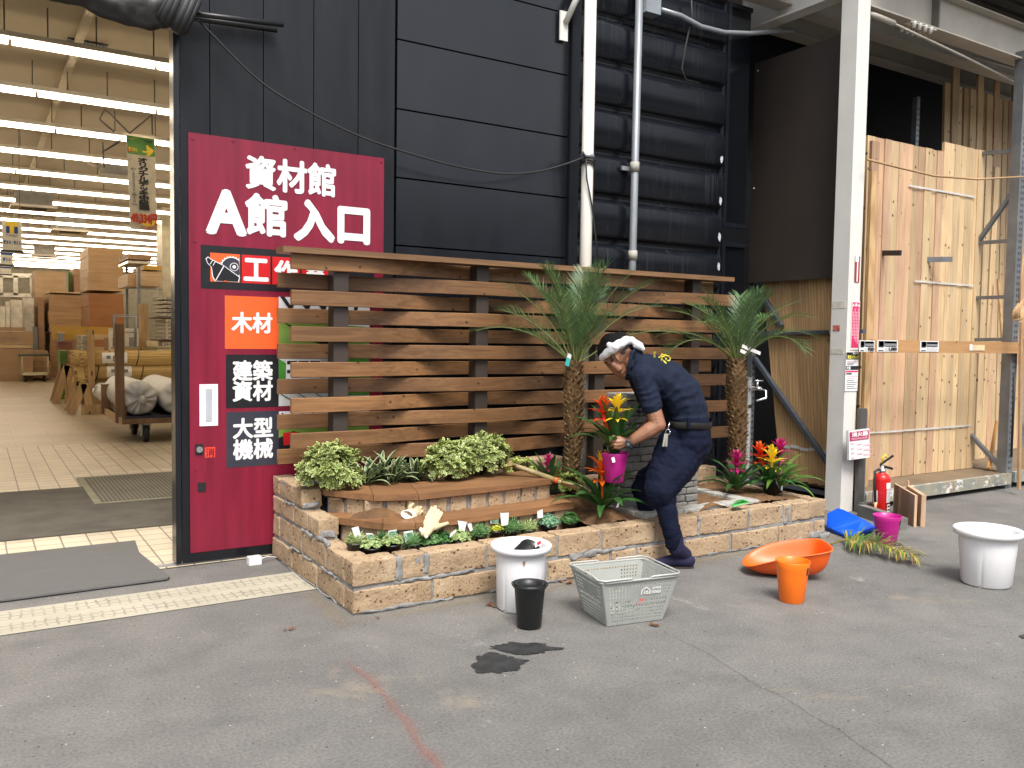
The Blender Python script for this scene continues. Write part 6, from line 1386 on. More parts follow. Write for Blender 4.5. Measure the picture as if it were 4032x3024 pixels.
def cutf(b):
    a0, a1 = PZ(3330, 2140, .02), PZ(3600, 2205, .03); dd = (a1 - a0).normalized(); sd3 = Vector((-dd.y, dd.x, 0)); L = (a1 - a0).length
    b.tube([PZ(3270, 2143, .01), a0 + Vector((0, 0, .03)), a0.lerp(a1, .5) + Vector((0, 0, .05)), a1], [.006, .006, .004, .002], 6, mi=1)
    for i in range(150):
        f = i / 150; c_ = a0.lerp(a1, f) + Vector((0, 0, .03 + .03 * math.sin(f * 3))); ll = .29 * (1 - .45 * f) * random.uniform(.5, 1.2); sg = 1 if i % 2 else -1
        k = -.9 + 1.2 * f if sg > 0 else .3; dir_ = (dd * (k + random.uniform(.1, .7)) + sd3 * sg * random.uniform(.5, 1) * (1 - .4 * f) + Vector((0, 0, random.uniform(.0, .38) * (1.2 - f) if sg > 0 else random.uniform(-.05, .12)))).normalized()
        wn = dir_.cross(Vector((0, 0, 1))).normalized() * .006; e_ = c_ + dir_ * ll; e_.z = max(.008, e_.z - .05); m_ = c_ + dir_ * ll * .55; m_.z = max(.012, m_.z); mi = random.choice((0, 0, 1, 1, 2)) if f > .3 else random.choice((0, 0, 0, 1))
        b.face([c_ - wn * .5, c_ + wn * .5, m_ + wn, m_ - wn], mi); b.face([m_ - wn, m_ + wn, e_], mi)
solid('leaflets', fr_m, t, cutf)
dry = leafmat('dead_leaf', (.17, .07, .03), .4, .8, .05)
for k, (u, v, s_, lab) in enumerate(((1143, 2478, .022, 'brown dead leaf lying alone on the asphalt'), (2575, 2465, .03, 'reddish dead leaf under the front of the basket'), (1487, 2430, .014, 'tiny brown leaf bit near the planter corner'), (1930, 2385, .03, 'dead leaf bits left of the white planter pot'), (2230, 2295, .035, 'dry leaf scraps at the wall foot behind the basket'), (3080, 2145, .03, 'dark soil crumbs below the planter wall'))):
    b = MB(); p = PZ(u, v, .006)
    for i in range(4): q = p + Vector((random.uniform(-1, 1) * s_ * .8, random.uniform(-1, 1) * s_ * .8, 0)); strap(b, q, random.random() * 6, s_ * 1.2, s_ * .3, 15, -10, 0, None, 4, .5)
    tag(b.done('dead_leaf', dry), lab, 'leaf')
a = PZ(1000, 2222); t = thing('power_adaptor', 'small white plug adaptor on the ground by the black door', 'adaptor', a)
solid('case', white_pl, t, lambda b: b.box(a.x - .038, a.x + .042, a.y - .03, a.y + .03, .002, .052), bevel=.008)
solid('cable', white_pl, t, lambda b: b.tube([(a.x + .04, a.y, .03), (a.x + .09, a.y + .02, .035), (a.x + .14, a.y + .05, .02), (a.x + .19, a.y + .05, .006)], .0035, 6))

# ================================================================ steel column, canopy and timber rack
t = thing('canopy_column', 'white steel column with notices between planter and timber rack', 'column', (6.53, 4.87, 0))
solid('post', cream_steel, t, lambda b: b.box(6.445, 6.61, 4.79, 4.955, 0, 5.0), bevel=.022)
solid('tape_mark', plain('old_tape', (.58, .55, .47), .7, 0, .2, 30), t, lambda b: b.box(6.4425, 6.4446, 4.815, 4.945, 1.80, 1.86)); solid('tape_mark', plain('old_tape2', (.58, .55, .47), .7, 0, .2, 30), t, lambda b: b.box(6.4425, 6.4446, 4.815, 4.945, 1.40, 1.445)); solid('tape_mark', plain('torn_red', (.45, .12, .09), .7, 0, .9, 45), t, lambda b: b.box(6.4425, 6.4446, 4.86, 4.93, 1.60, 1.65))
t = thing('canopy_beam', 'white steel beam reaching from the column to the black wall', 'beam', (6.5, 5.5, 4.5))
solid('web', cream_steel, t, lambda b: b.box(6.49, 6.502, 4.956, 6.08, 4.531, 4.85)); solid('bottom_flange', cream_steel, t, lambda b: b.box(6.42, 6.575, 4.956, 6.10, 4.515, 4.53)); solid('end_plate', cream_steel, t, lambda b: b.box(6.425, 6.57, 6.081, 6.092, 4.531, 4.85)); solid('top_flange', cream_steel, t, lambda b: b.box(6.42, 6.575, 4.956, 6.10, 4.851, 4.866))
beam_m = plain('canopy_steel', (.40, .365, .31), .5, 0, .1, 3)
def ibeam(label, y, z, h, x0=6.62, x1=16):
    t = thing('canopy_beam', label, 'beam', ((x0 + x1) / 2, y, z)); solid('web', beam_m, t, lambda b: b.box(x0, x1, y - .006, y + .006, z + .014, z + h)); solid('bottom_flange', beam_m, t, lambda b: b.box(x0, x1, y - .09, y + .09, z, z + .013)); solid('top_flange', beam_m, t, lambda b: b.box(x0, x1, y - .09, y + .09, z + h + .001, z + h + .014))
    return t
g = ibeam('front canopy girder running right from the white column', 4.90, 4.42, .34)
p = PY(3640, 92, 4.80)
for i in range(4):
    for j in range(2): solid('bolt', cream_steel, g, lambda b: b.tube([(p.x - .12 + i * .085, 4.825 + j * .12, 4.365), (p.x - .12 + i * .085, 4.825 + j * .12, 4.4065), (p.x - .12 + i * .085, 4.825 + j * .12, 4.419)], [.013, .024, .024], 6))
solid('splice_plate', cream_steel, g, lambda b: b.box(p.x - .18, p.x + .22, 4.815, 4.885, 4.4075, 4.4195)); solid('stiffener', plain('stiffener', (.14, .13, .115), .5), g, lambda b: b.box(p.x + .25, p.x + .27, 4.82, 4.893, 4.434, 4.755))
ibeam('middle canopy beam deeper over the timber rack', 5.62, 4.62, .22, 5.95, 15.9); ibeam('rear canopy beam against the dark recess wall', 6.45, 4.80, .30, 5.95, 15.9)
deck = plain('roof_deck', (.05, .048, .045), .7)
b = MB(); k = 0; x = 5.94
t = thing('canopy_roof', 'dark ribbed canopy roof over the timber rack', 'roof', (10, 5.8, 5.0))
def rf(b):
    y = 4.55
    while y < 7.19: b.box(5.94, 16, y, y + .11, 5.13, 5.17); b.box(5.94, 16, y + .111, y + .179, 5.16, 5.20); y += .18
solid('deck', deck, t, rf)
solid('fascia', cream_steel, t, lambda b: b.box(6.7, 16, 4.50, 4.54, 4.95, 5.25))
tag(MB().tube([PY(3420, 55, 4.86), PY(3445, 62, 4.84), PY(3520, 92, 4.82)], .026, 8).tube([PY(3500, 84, 4.82), PY(3800, 225, 4.9), PY(4040, 345, 5.0)], .012, 6).done('brace_rod', beam_m), 'diagonal brace rod with a turnbuckle below the canopy girder', 'brace')
tag(MB().tube([PY(3830, 222, 5.3), PY(4045, 285, 5.3)], .012, 6).done('brace_rod', beam_m), 'second thin brace rod higher at the far right of the canopy', 'brace')
# brown board hung on the rack side
t = thing('brown_board', 'large flat dark brown board hung on the side of the timber rack', 'board', (6.62, 5.6, 2.08))
solid('sheet', plain('brown_board', (.042, .032, .027), .5, 0, .12, 1.2), t, lambda b: b.box(6.615, 6.635, 4.97, 6.085, 2.085, 4.25))
for y, zz in ((6.04, 4.17), (6.045, 3.02)): solid('screw', white_paint, t, lambda b: b.tube([(6.609, y, zz), (6.615, y, zz)], .009, 8))
# rack frame
YF, YR, XA, XB, SZ = 4.78, 6.05, 6.66, 9.20, .16
t = thing('timber_rack', 'grey perforated steel rack holding upright pine boards', 'rack', ((XA + XB) / 2, 5.4, 0))
def upright(x, y, z1, m, face=1):
    def f(b):
        b.box(x, x + .055, y, y + .006, 0, z1); b.box(x, x + .006, y + .0062, y + .06, 0, z1)
    o = solid('upright', m, t, f)
    def holes(b):
        z = .25
        while z < z1 - .1:
            b.box(x + .012, x + .024, y - .0012, y - .0004, z, z + .022); b.box(x + .033, x + .045, y - .0012, y - .0004, z, z + .022); z += .06
    h = solid('slots', ink, o, holes); h['kind'] = 'stuff'; return o
upright(XA, 4.975, 4.3, rack_grey); upright(XA, YR, 4.2, galv); 
def bigup(b):
    b.box(XB - .09, XB - .084, YF, YF + .10, 0, 4.5); b.box(XB - .0838, XB + .03, YF, YF + .006, 0, 4.5)
o = solid('upright', rack_grey, t, bigup)
def holes(b):
    z = .2
    while z < 4.4: b.box(XB - .05, XB - .035, YF - .0012, YF - .0004, z, z + .028); b.box(XB - .015, XB, YF - .0012, YF - .0004, z, z + .028); z += .062
solid('slots', ink, o, holes)['kind'] = 'stuff'
upright(XB - .09, YR - .1, 4.3, galv)
zb = PX(2985, 1312, XA).z
for (y0, z0, y1, z1) in ((YR, zb, YF, zb + .02), (YR - .02, 1.33, YF + .10, .14), (YR - .02, 2.9, YF + .1, 1.95), (YR, .10, YF, .10), (YR - .02, 2.05, YR - .35, 1.65)): solid('side_brace', rack_blue, t, lambda b: b.bar((XA + .02, y0, z0), (XA + .02, y1, z1), .035, .05, up=(1, 0, 0)))
for (y0, z0, y1, z1) in ((5.9, 1.53, YF + .05, 1.56), (5.9, 3.6, YF + .05, 3.5), (5.9, 2.6, YF + .05, 2.58), (5.8, 1.75, YF + .06, 3.1), (5.8, 1.1, YF + .06, .2), (5.9, 2.0, YF + .05, 2.0)): solid('side_brace', rack_grey, t, lambda b: b.bar((XB - .06, y0, z0), (XB - .06, y1, z1), .035, .05, up=(1, 0, 0)))
shelf_w = plain('shelf_board', (.16, .115, .07), .8, 0, .25, 4); rust = plain('worn_beam_paint', (.26, .28, .265), .7, .1, .45, 5); 
def peelm():
    m, n, b = newmat('peeling_labels'); v = coord(n); f = tex_noise(n, coord(n, (1, 1, 1.6)), 6, 5, .75)
    c = ramp(n, tex_noise(n, v, 9, 4), [(.35, (.20, .215, .20)), (.6, (.30, .27, .20)), (.7, (.22, .13, .07))]); n.links.new(mixc(n, ramp(n, f, [(.56, (0, 0, 0)), (.58, (1, 1, 1))]), c, (.60, .60, .57)), b.inputs['Base Color']); b.inputs['Roughness'].default_value = .7; return m
solid('shelf_beam', peelm(), t, lambda b: b.box(6.75, XB - .03, YF - .03, YF + .02, .05, .16)); solid('shelf_deck', shelf_w, t, lambda b: b.box(6.75, XB - .03, YF + .0205, YR, .13, .158))
solid('divider_arm', ink, t, lambda b: b.bar(PY(3432, 997, 5.35), PY(3545, 996, 4.95), .03, .05)); solid('divider_arm', rack_grey, t, lambda b: b.bar(PY(3533, 1024, 5.42), PY(3750, 1021, 5.0), .03, .05))
solid('hook', plain('brass', (.25, .18, .06), .4, .6), t, lambda b: b.tube([PX(3255, 1305, 6.64), PX(3265, 1300, 6.60), PX(3268, 1320, 6.60), PX(3260, 1335, 6.60), PX(3262, 1347, 6.60)], .007, 6))
t2 = thing('timber_rack', 'right hand neighbouring rack bay cut off by the picture edge', 'rack', (10.6, 5.4, 0))
solid('shelf_beam', rust, t2, lambda b: b.box(XB + .035, 12, YF - .03, YF + .02, .06, .17)); solid('shelf_deck', shelf_w, t2, lambda b: b.box(XB + .035, 12, YF + .0205, YR, .13, .158))
# pine boards
pine = wood('pine_board_wood', (.47, .32, .17), (.70, .53, .32), 'Z', .22, (.055, .022, .010), .6, 16, 40, .15, (8, 9), kr0=.11); sugi = wood('cedar_board_wood', (.46, .285, .13), (.62, .42, .215), 'Z', .05, (.12, .05, .02), .6, 13, 40, .15, (6, 8), True, kr0=.06); pink = wood('reddish_board_wood', (.42, .25, .15), (.60, .41, .27), 'Z', .18, (.06, .024, .012), .6, 16, 40, .2, (8, 9), kr0=.06)
def boardmesh(m, wd, th, L): return MB().box(-wd / 2, wd / 2, 0, th, 0, L).done('pine_board', m, local=True, bevel=.002)
protos = {}
def board(x, y, wd, lean, L, m, label, group, z=SZ + .002, yaw=0, roll=0):
    key = (m.name, round(wd, 2), round(L, 1))
    first = key not in protos
    if first: protos[key] = boardmesh(m, round(wd, 2), .03, round(L, 1)); o = protos[key]
    else: o = protos[key].copy(); C.objects.link(o)
    o.location = (x, y, z); o.rotation_euler = (-lean, roll, yaw); return tag(o, label, 'board', group)
rd = random.Random(5); x = 7.20; LEAN = .004; gp_ = 'pine boards standing in the rack'
while x < 9.08:
    wd = rd.choice((.09, .10, .11, .12, .13)); m = pink if rd.random() < .2 else pine
    board(x + wd / 2, 5.18 + rd.uniform(-.008, .008), wd, LEAN + rd.uniform(-.003, .003), 3.28 if x < 8.35 else 3.4, m, 'knotty pine board standing in the front row of the rack', gp_); x += wd + rd.uniform(0, .0015)
x = 7.1
while x < 9.0:
    board(x + .06, 5.24 + rd.uniform(0, .02), .12, LEAN, 3.3, pine, 'pine board standing behind the front row of the rack', 'pine boards behind the front row'); x += .125
board(6.97, 4.93, .09, LEAN * .9, 2.9, sugi, 'cedar board standing alone beside the fire extinguisher sign', None); board(7.10, 5.02, .11, LEAN, 3.2, pink, 'reddish board right behind the lone cedar board', None)
y = 4.80
for i in range(8):
    wd = .11; o = MB().box(0, .03, -wd / 2, wd / 2, 0, 3.3).done('cedar_board', sugi, local=True, bevel=.002); o.location = (6.712 + .004 * (i % 2), y + wd / 2, SZ + .002); o.rotation_euler = (-.157, 0, 0); y += wd * 1.005 
    tag(o, 'broad grained cedar board seen through the rack side frame', 'board', 'cedar boards at the rack side')
for k, (x, wd, L, yaw, roll, yy) in enumerate(((9.40, .13, 2.5, 0, -.012, 5.30), (9.56, .12, 2.7, .2, .0, 5.28), (9.70, .10, 2.6, 0, .02, 5.30))): board(x + .35, yy + .25, wd, LEAN * .8, L + .8, pine if k else pink, ('reddish short board leaning beyond the right rack post', 'pale short board leaning beyond the right rack post', 'narrow pale board leaning to the right beyond the rack post')[k], None, roll=roll)
x = 9.75
while x < 11.6:
    wd = rd.choice((.11, .12, .13)); board(x, 5.86 + rd.uniform(0, .04), wd, .02, 4.4 + .2 * (int(x * 7) % 3 == 0), pine if rd.random() < .7 else pink, 'tall pine board in the far right rack bay', 'tall boards in the far right rack bay', roll=rd.uniform(-.006, .006)); x += wd + .005
def thinb(u0, v0, u1, v1, Y0_, Y1_, m, lab): tag(MB().bar(PY(u0, v0, Y0_), PY(u1, v1, Y1_), .045, .02, up=(0, 1, 0)).done('batten', m), lab, 'batten')
thinb(3925, 1660, 3893, 1845, 5.05, 4.95, plain('orange_batten', (.55, .28, .09), .6), 'short orange batten leaning by the right rack post'); thinb(3930, 1100, 3960, 1500, 5.5, 5.3, sugi, 'long thin batten leaning beside the right rack post')
thinb(4022, 1270, 4012, 1925, 4.55, 4.5, plain('broom_stick', (.36, .22, .11), .6), 'upright brown stick at the right picture edge')
strap_m = plain('strap_band', (.58, .56, .52), .4)
def band(z, x0, x1, label, dx=0):
    def f(b):
        x = x0
        while x < x1:
            L = min(rd.uniform(.25, .45), x1 - x); y = 5.18 - .016 + (z - SZ) * .004; b.box(x, x + L - .002, y, y + .004, z + rd.uniform(-.006, .002), z + rd.uniform(.013, .017), None); x += L
    tag(solid('strap_band', strap_m, None, f), label, 'strap', 'white straps round the boards')
band(.62, 7.22, 9.10, 'lowest white strap round the front row of pine boards'); band(2.12, 8.0, 9.05, 'middle white strap round the right half of the pine boards'); band(3.05, 7.85, 9.02, 'topmost white strap round the pine boards')
tag(solid('strap_band', strap_m, None, lambda b: [b.box(6.705, 6.709, 5.14 + .11 * i, 5.24 + .11 * i, .46 + .012 * (i % 2), .49 + .012 * (i % 2)) for i in range(5)]), 'white strap round the cedar boards behind the bromeliads', 'strap', 'white straps round the boards')
rail_w = wood('rail_wood', (.42, .215, .085), (.58, .34, .15), 'X', .08, (.22, .10, .04), .55, 12, 20, .15, (8, 9))
t = thing('timber_rail', 'horizontal wooden rail with price tags across the pine boards', 'rail', (8, 4.7, 1.41)); solid('rail', rail_w, t, lambda b: b.box(6.72, 9.16, 4.72, 4.75, 1.415, 1.53), bevel=.002)
solid('end_block', plain('orange_wood', (.46, .20, .07), .6, 0, .15, 6), t, lambda b: b.box(9.17, 9.30, 4.69, 4.74, 1.30, 1.56), bevel=.003); solid('clamp_bolt', chrome, t, lambda b: b.tube([(9.24, 4.64, 1.36), (9.42, 4.64, 1.36)], .015, 8))
def ptag(u0, u1, v0, v1, price, label):
    a, c = PY(u0, v0, 4.715), PY(u1, v1, 4.715); q = thing('price_tag', label, 'price tag', ((a.x + c.x) / 2, 4.715, c.z), 'price tags on the wooden rail'); W, H = c.x - a.x, a.z - c.z
    solid('card', paper, q, lambda b: b.box(a.x, c.x, 4.714, 4.7185, c.z, a.z)); bx = lambda m, p0, q0, p1, q1: solid('print', m, q, lambda b: b.box(a.x + W * p0, a.x + W * p1, 4.7125, 4.7135, c.z + H * q0, c.z + H * q1))
    bx(grey_print, .10, .50, .95, .93); bx(ink, .05, .38, .30, .93); bx(plain('mid_grey', (.35, .35, .36), .6), .34, .72, .93, .90); bx(ink, .34, .43, .93, .49); bx(plain('pale_grey', (.55, .55, .55), .6), .35, .08, .95, .36); bx(ink, .05, .06, .30, .14)
    if price: letters(price, ink, q, (a.x + W * .55, 4.711, c.z + H * .08), (W * .38, 0, 0), (0, 0, H * .30), bold=.05)
ptag(3385, 3442, 1340, 1385, '930', 'price tag reading 930 beside the white column'); ptag(3455, 3534, 1339, 1385, '1,080', 'price tag with a dark left block second from the column'); ptag(3624, 3695, 1342, 1385, None, 'price tag farthest from the column, with blurred figures')
q = PY(3818, 1380, 4.715); t = thing('paper_label', 'small blank white sticker on the right part of the wooden rail', 'sticker', q); solid('card', paper, t, lambda b: b.box(q.x, q.x + .045, 4.714, 4.7185, q.z - .0, q.z + .06)); solid('card', plain('yellowed_paper', (.62, .50, .30), .6), t, lambda b: b.box(q.x + .05, q.x + .26, 4.714, 4.7185, q.z - .0, q.z + .055))
rope_m = plain('tan_rope', (.38, .24, .12), .8)
rp = [PY(3415, 628, 4.70), PY(3540, 660, 4.68), PY(3680, 693, 4.66), PY(3850, 706, 4.68), PY(4045, 695, 4.70)]
tag(MB().tube(rp, .010, 6).done('rope', rope_m), 'tan rope sagging across the upper pine boards', 'rope')
def ropeb(b):
    for k in range(5): b.tube([PY(4010 + k * 5, 1195 - k * 4, 4.62), PY(3990 + k * 6, 1225, 4.60), PY(3984 + k * 8, 1262, 4.6), PY(4015 + k * 3, 1255, 4.6), PY(4020 + k * 3, 1205, 4.62)], .009, 5)
    b.tube([PY(4030, 1000, 4.64), PY(4012, 1195, 4.62)], .010, 6)
tag(solid('rope', rope_m, None, ropeb), 'bundled tan rope knotted at the right rack post', 'rope')
tag(MB().tube([PY(3994, 1470, 4.72), PY(3990, 1600, 4.72), PY(3982, 1800, 4.72)], .012, 6).done('cable', black_rubber), 'black strap hanging on the right rack post', 'cable')
# notices
def notice(nm, label, a, c, y, m, fn=None, tilt=None):
    x0, z1, x1, z0 = a.x, a.z, c.x, c.z; q = thing(nm, label, 'notice', ((x0 + x1) / 2, y, z0)); solid('sheet', m, q, lambda b: b.box(x0, x1, y - .002, y, z0, z1))
    W, H = x1 - x0, z1 - z0; P_ = lambda m, p0, q0, p1, q1, l=.0035: solid('print', m, q, lambda b: b.box(x0 + W * p0, x0 + W * p1, y - l, y - l + .001, z0 + H * q0, z0 + H * q1))
    T_ = lambda s_, m, p0, q0, p1, q1, bold=.04, ver=False, l=.0048: letters(s_, m, q, (x0 + W * p0, y - l, z0 + H * q0), (W * (p1 - p0), 0, 0), (0, 0, H * (q1 - q0)), bold=bold, vertical=ver, lift=0)
    fn(P_, T_); return q
pale_pink = plain('pale_pink', (.70, .42, .47), .6); dred = plain('dark_red', (.30, .03, .035), .6)
NY = 4.786
def n1(P, T):
    P(pink_print, .06, .04, .94, .97)
    T('▲', paper, .06, .885, .26, .945, 0); T('▲', paper, .74, .885, .94, .945, 0); T('お願い', paper, .30, .885, .72, .945)
    for k in range(4): P(pale_pink, .76 - k * .2, .12 + .05 * k, .86 - k * .2, .84 - .06 * (k % 2), .0042)
    for k in range(4):
        for j in range(11): P(pink_print, .74 - k * .2, .14 + .065 * j, .88 - k * .2, .152 + .065 * j, .0048)
x0 = 6.497
notice('notice', 'pink paper notice with white lettering on the white column', Vector((x0, NY, PY(3380, 1185, NY).z)), Vector((6.607, NY, PY(3380, 1377, NY).z)), NY, paper, n1)
def n2(P, T): P(paper, .38, .02, .62, .98); P(paper, .0, .78, .7, 1.0, .004)
notice('notice', 'torn dark red vertical sign on the upper white column', Vector((6.52, NY, PY(3385, 1010, NY).z)), Vector((6.585, NY, PY(3385, 1112, NY).z)), NY, dred, n2)
def n3(P, T):
    P(ink, .02, .80, .99, .98); T('貸出トラック', plain('yellow_text', (.8, .72, .12), .5), .10, .815, .97, .905, .05); T('貸出OK', paper, .5, .93, .95, .97, .03)
    for k, q0 in enumerate((.74, .70, .66)): P(pale_pink if k == 0 else grey_print, .10, q0, .80 - .1 * k, q0 + .022)
    P(ink, .02, .535, .99, .635); T('大型', paper, .05, .545, .34, .625, .04); P(paper, .36, .54, .375, .63, .0044); P(pink_print, .02, .475, .97, .515); P(ink, .05, .42, .5, .455)
    for k in range(7): P(pale_pink if k < 2 else grey_print, .12, .36 - .05 * k, .95 - .12 * (k % 3), .378 - .05 * k)
notice('notice', 'white paper notice with a black heading below the pink one', Vector((6.440, NY, PY(3330, 1384, NY).z)), Vector((6.612, NY, PY(3330, 1540, NY).z)), NY - .001, paper, n3)
solid_post = thing('sign_post', 'dark grey steel post fixed to the foot of the white column', 'post', (6.655, 4.76, 0)); solid('post', plain('dark_post', (.09, .085, .08), .5, .2), solid_post, lambda b: b.box(6.615, 6.70, 4.74, 4.775, 0, .92)); solid('edge', galv, solid_post, lambda b: b.box(6.701, 6.712, 4.74, 4.78, 0, .90))
a0 = [PY(3342, 1697, 4.70), PY(3424, 1687, 4.66), PY(3421, 1796, 4.66), PY(3345, 1812, 4.70)]
t = thing('notice', 'white and crimson fire extinguisher notice tilted on the grey post', 'notice', (a0[2] + a0[3]) / 2)
rt, dn = a0[1] - a0[0], a0[3] - a0[0]; nrm = rt.cross(-dn).normalized(); fq = lambda p, q, l=0: a0[0] + rt * p + dn * q + nrm * l
solid('board', plain('notice_back', (.3, .33, .31), .6), t, lambda b: b.prism([(-.08, -.01), (1, -.01), (1, 1.0), (-.08, 1.0)], lambda p, q: fq(p, q, -.006), -nrm * .004)); solid('sheet', paper, t, lambda b: b.prism([(0, 0), (1, 0), (.98, 1), (0, 1)], lambda p, q: fq(p, q, -.003), -nrm * .001))
solid('print', plain('crimson', (.42, .02, .10), .5), t, lambda b: b.prism([(.04, .05), (.97, .05), (.95, .36), (.04, .36)], lambda p, q: fq(p, q, 0), -nrm * .001))
letters('消火器', paper, t, fq(.14, .22, .0015), rt * .76, -dn * .15, bold=.04, lift=0); letters('FIRE EXTINGUISHER', pale_pink, t, fq(.12, .33, .0015), rt * .76, -dn * .07, bold=.03, lift=0)
for k in range(10): solid('print', pale_pink, t, lambda b: b.prism([(0, 0), (.16 + .1 * (k % 3), 0), (.16 + .1 * (k % 3), .05), (0, .05)], lambda p, q: fq(.08 + p + .3 * (k % 3), q + .42 + .055 * k, 0), -nrm * .001))
# fire extinguisher, block, thin boards
EX = Vector((6.60, 4.50, 0)); red_p = plain('extinguisher_red', (.55, .012, .012), .25, 0, .04, 4)
t = thing('fire_extinguisher', 'red fire extinguisher with black hose beside the white column', 'fire extinguisher', EX)
solid('cylinder', red_p, t, lambda b: b.lathe([(.062, 0), (.070, .01), (.070, .33), (.066, .355), (.05, .375), (.026, .388), (.024, .40), (0, .40)], EX, 32)); solid('collar', chrome, t, lambda b: b.lathe([(.027, .392), (.029, .395), (.029, .42), (.018, .425), (.016, .45), (0, .45)], EX, 20))
cr = Vector((.72, -.69, 0)); cd = Vector((-.69, -.72, 0))
solid('lever', black_plastic, t, lambda b: [b.bar(EX + Vector((0, 0, .45)) - cr * .02, EX + cr * .085 + Vector((0, 0, .425)), .018, .02), b.bar(EX + Vector((0, 0, .455)) - cr * .02, EX + cr * .085 + Vector((0, 0, .54)), .014, .016)]); solid('safety_pin', yellow_print, t, lambda b: b.tube([EX + Vector((0, 0, .47)), EX - cr * .0 + Vector((0, 0, .52)), EX + cr * .02 + Vector((0, 0, .545)), EX + cr * .035 + Vector((0, 0, .52))], .008, 8))
solid('hose', black_rubber, t, lambda b: b.tube([EX + Vector((0, 0, .42)) - cr * .02, EX - cr * .065 + Vector((0, 0, .40)) + cd * .03, EX - cr * .066 + cd * .045 + Vector((0, 0, .30)), EX - cr * .058 + cd * .055 + Vector((0, 0, .14))], .011, 10)); solid('nozzle', plain('nozzle', (.6, .4, .16), .4), t, lambda b: b.tube([EX - cr * .058 + cd * .057 + Vector((0, 0, .14)), EX - cr * .056 + cd * .06 + Vector((0, 0, .06))], [.009, .014], 10))
def wrapc(m, a0_, a1_, z0, z1, nm='label_sheet', r_=.0708):
    def f(b):
        n_ = 10; base = math.atan2(-.69, .72)
        for i in range(n_):
            p = [base + a0_ + (a1_ - a0_) * (i + k) / n_ for k in (0, 1)]; b.face([EX + Vector((r_ * math.cos(p[0]), r_ * math.sin(p[0]), z0)), EX + Vector((r_ * math.cos(p[1]), r_ * math.sin(p[1]), z0)), EX + Vector((r_ * math.cos(p[1]), r_ * math.sin(p[1]), z1)), EX + Vector((r_ * math.cos(p[0]), r_ * math.sin(p[0]), z1))])
    return solid(nm, m, t, f)
wrapc(paper, -1.2, -.1, .26, .31); wrapc(plain('ext_label', (.55, .56, .58), .5), -1.15, -.2, .14, .255); wrapc(ink, -1.1, -.3, .02, .135); wrapc(paper, -1.0, -.4, .03, .125, r_=.0712); wrapc(paper, -2.9, -2.2, .12, .24)
for k in range(3): wrapc(ink, -.95, -.5, .04 + k * .03, .055 + k * .03, 'print', .0716)
conc = plain('concrete', (.16, .155, .14), .9, 0, .25, 9, .4, 40)
t = thing('concrete_base', 'low concrete block base around the fire extinguisher', 'concrete base', (6.5, 4.4, 0))
d_ = (PZ(3565, 2090) - Vector((6.50, 4.60, 0))).normalized()
for (p0, p1) in ((Vector((6.50, 4.62, .05)), Vector((6.31, 4.09, .05))), (Vector((6.73, 4.62, .05)), Vector((6.56, 4.66, .05)))): solid('block', conc, t, lambda b: b.bar(p0, p1, .07, .10), bevel=.006)
t = thing('board_bundle', 'bundle of thin reddish boards standing behind the extinguisher', 'board bundle', (6.6, 4.3, 0)); thin_w = wood('thin_board_wood', (.46, .30, .19), (.62, .44, .30), 'Z', 0, rough=.7, grain=30)
pa, pb_ = Vector((6.86, 4.53, 0)), Vector((6.515, 4.13, 0)); dv = (pb_ - pa); nv_ = Vector((dv.y, -dv.x, 0)).normalized()
for i in range(16):
    c0 = pa + dv * (i / 16); solid('board', thin_w, t, lambda b: b.bar(c0 + Vector((0, 0, .0)), c0 + Vector((0, 0, .262 - .002 * (i % 3))) , .020, .10, up=(dv.x, dv.y, 0)))
solid('board', thin_w, t, lambda b: b.bar(pa + nv_ * -.09, pa + nv_ * -.09 + Vector((0, 0, .30)), .02, .02)); 
t2 = thing('plank', 'single thicker reddish plank beside the thin board bundle', 'plank', (6.65, 4.25, 0)); c0 = pb_ - nv_ * .065; solid('board', thin_w, t2, lambda b: b.bar(c0 - dv * .9 - nv_ * .02 + Vector((0, 0, .132)), c0 + Vector((0, 0, .132)), .035, .263), bevel=.004)
# water tap on its post
tp = PY(2945, 1700, 5.12); t = thing('water_tap', 'chrome water tap on a slim grey standpipe behind the bromeliads', 'tap', (tp.x, 5.12, .3))
solid('standpipe', plain('standpipe', (.30, .31, .32), .4, .4), t, lambda b: b.box(tp.x - .035, tp.x + .035, 5.12, 5.19, .30, 1.19), bevel=.004); solid('face', plain('standpipe_face', (.5, .51, .52), .4, .3), t, lambda b: b.box(tp.x - .02, tp.x + .02, 5.116, 5.1195, .31, 1.17)); solid('strap', black_rubber, t, lambda b: b.box(tp.x - .038, tp.x + .038, 5.112, 5.195, .93, .955))
solid('faucet', chrome, t, lambda b: [b.tube([(tp.x, 5.12, 1.10), (tp.x + .02, 5.06, 1.10), (tp.x + .03, 5.02, 1.10)], .016, 12), b.tube([(tp.x + .02, 5.05, 1.10), (tp.x + .02, 5.05, 1.16)], .010, 10), b.tube([(tp.x - .015, 5.05, 1.165), (tp.x + .065, 5.03, 1.165)], .008, 8), b.tube([(tp.x + .03, 5.02, 1.10), (tp.x + .05, 4.98, 1.08), (tp.x + .04, 4.97, 1.02), (tp.x - .06, 4.99, 1.0)], .0095, 10)])

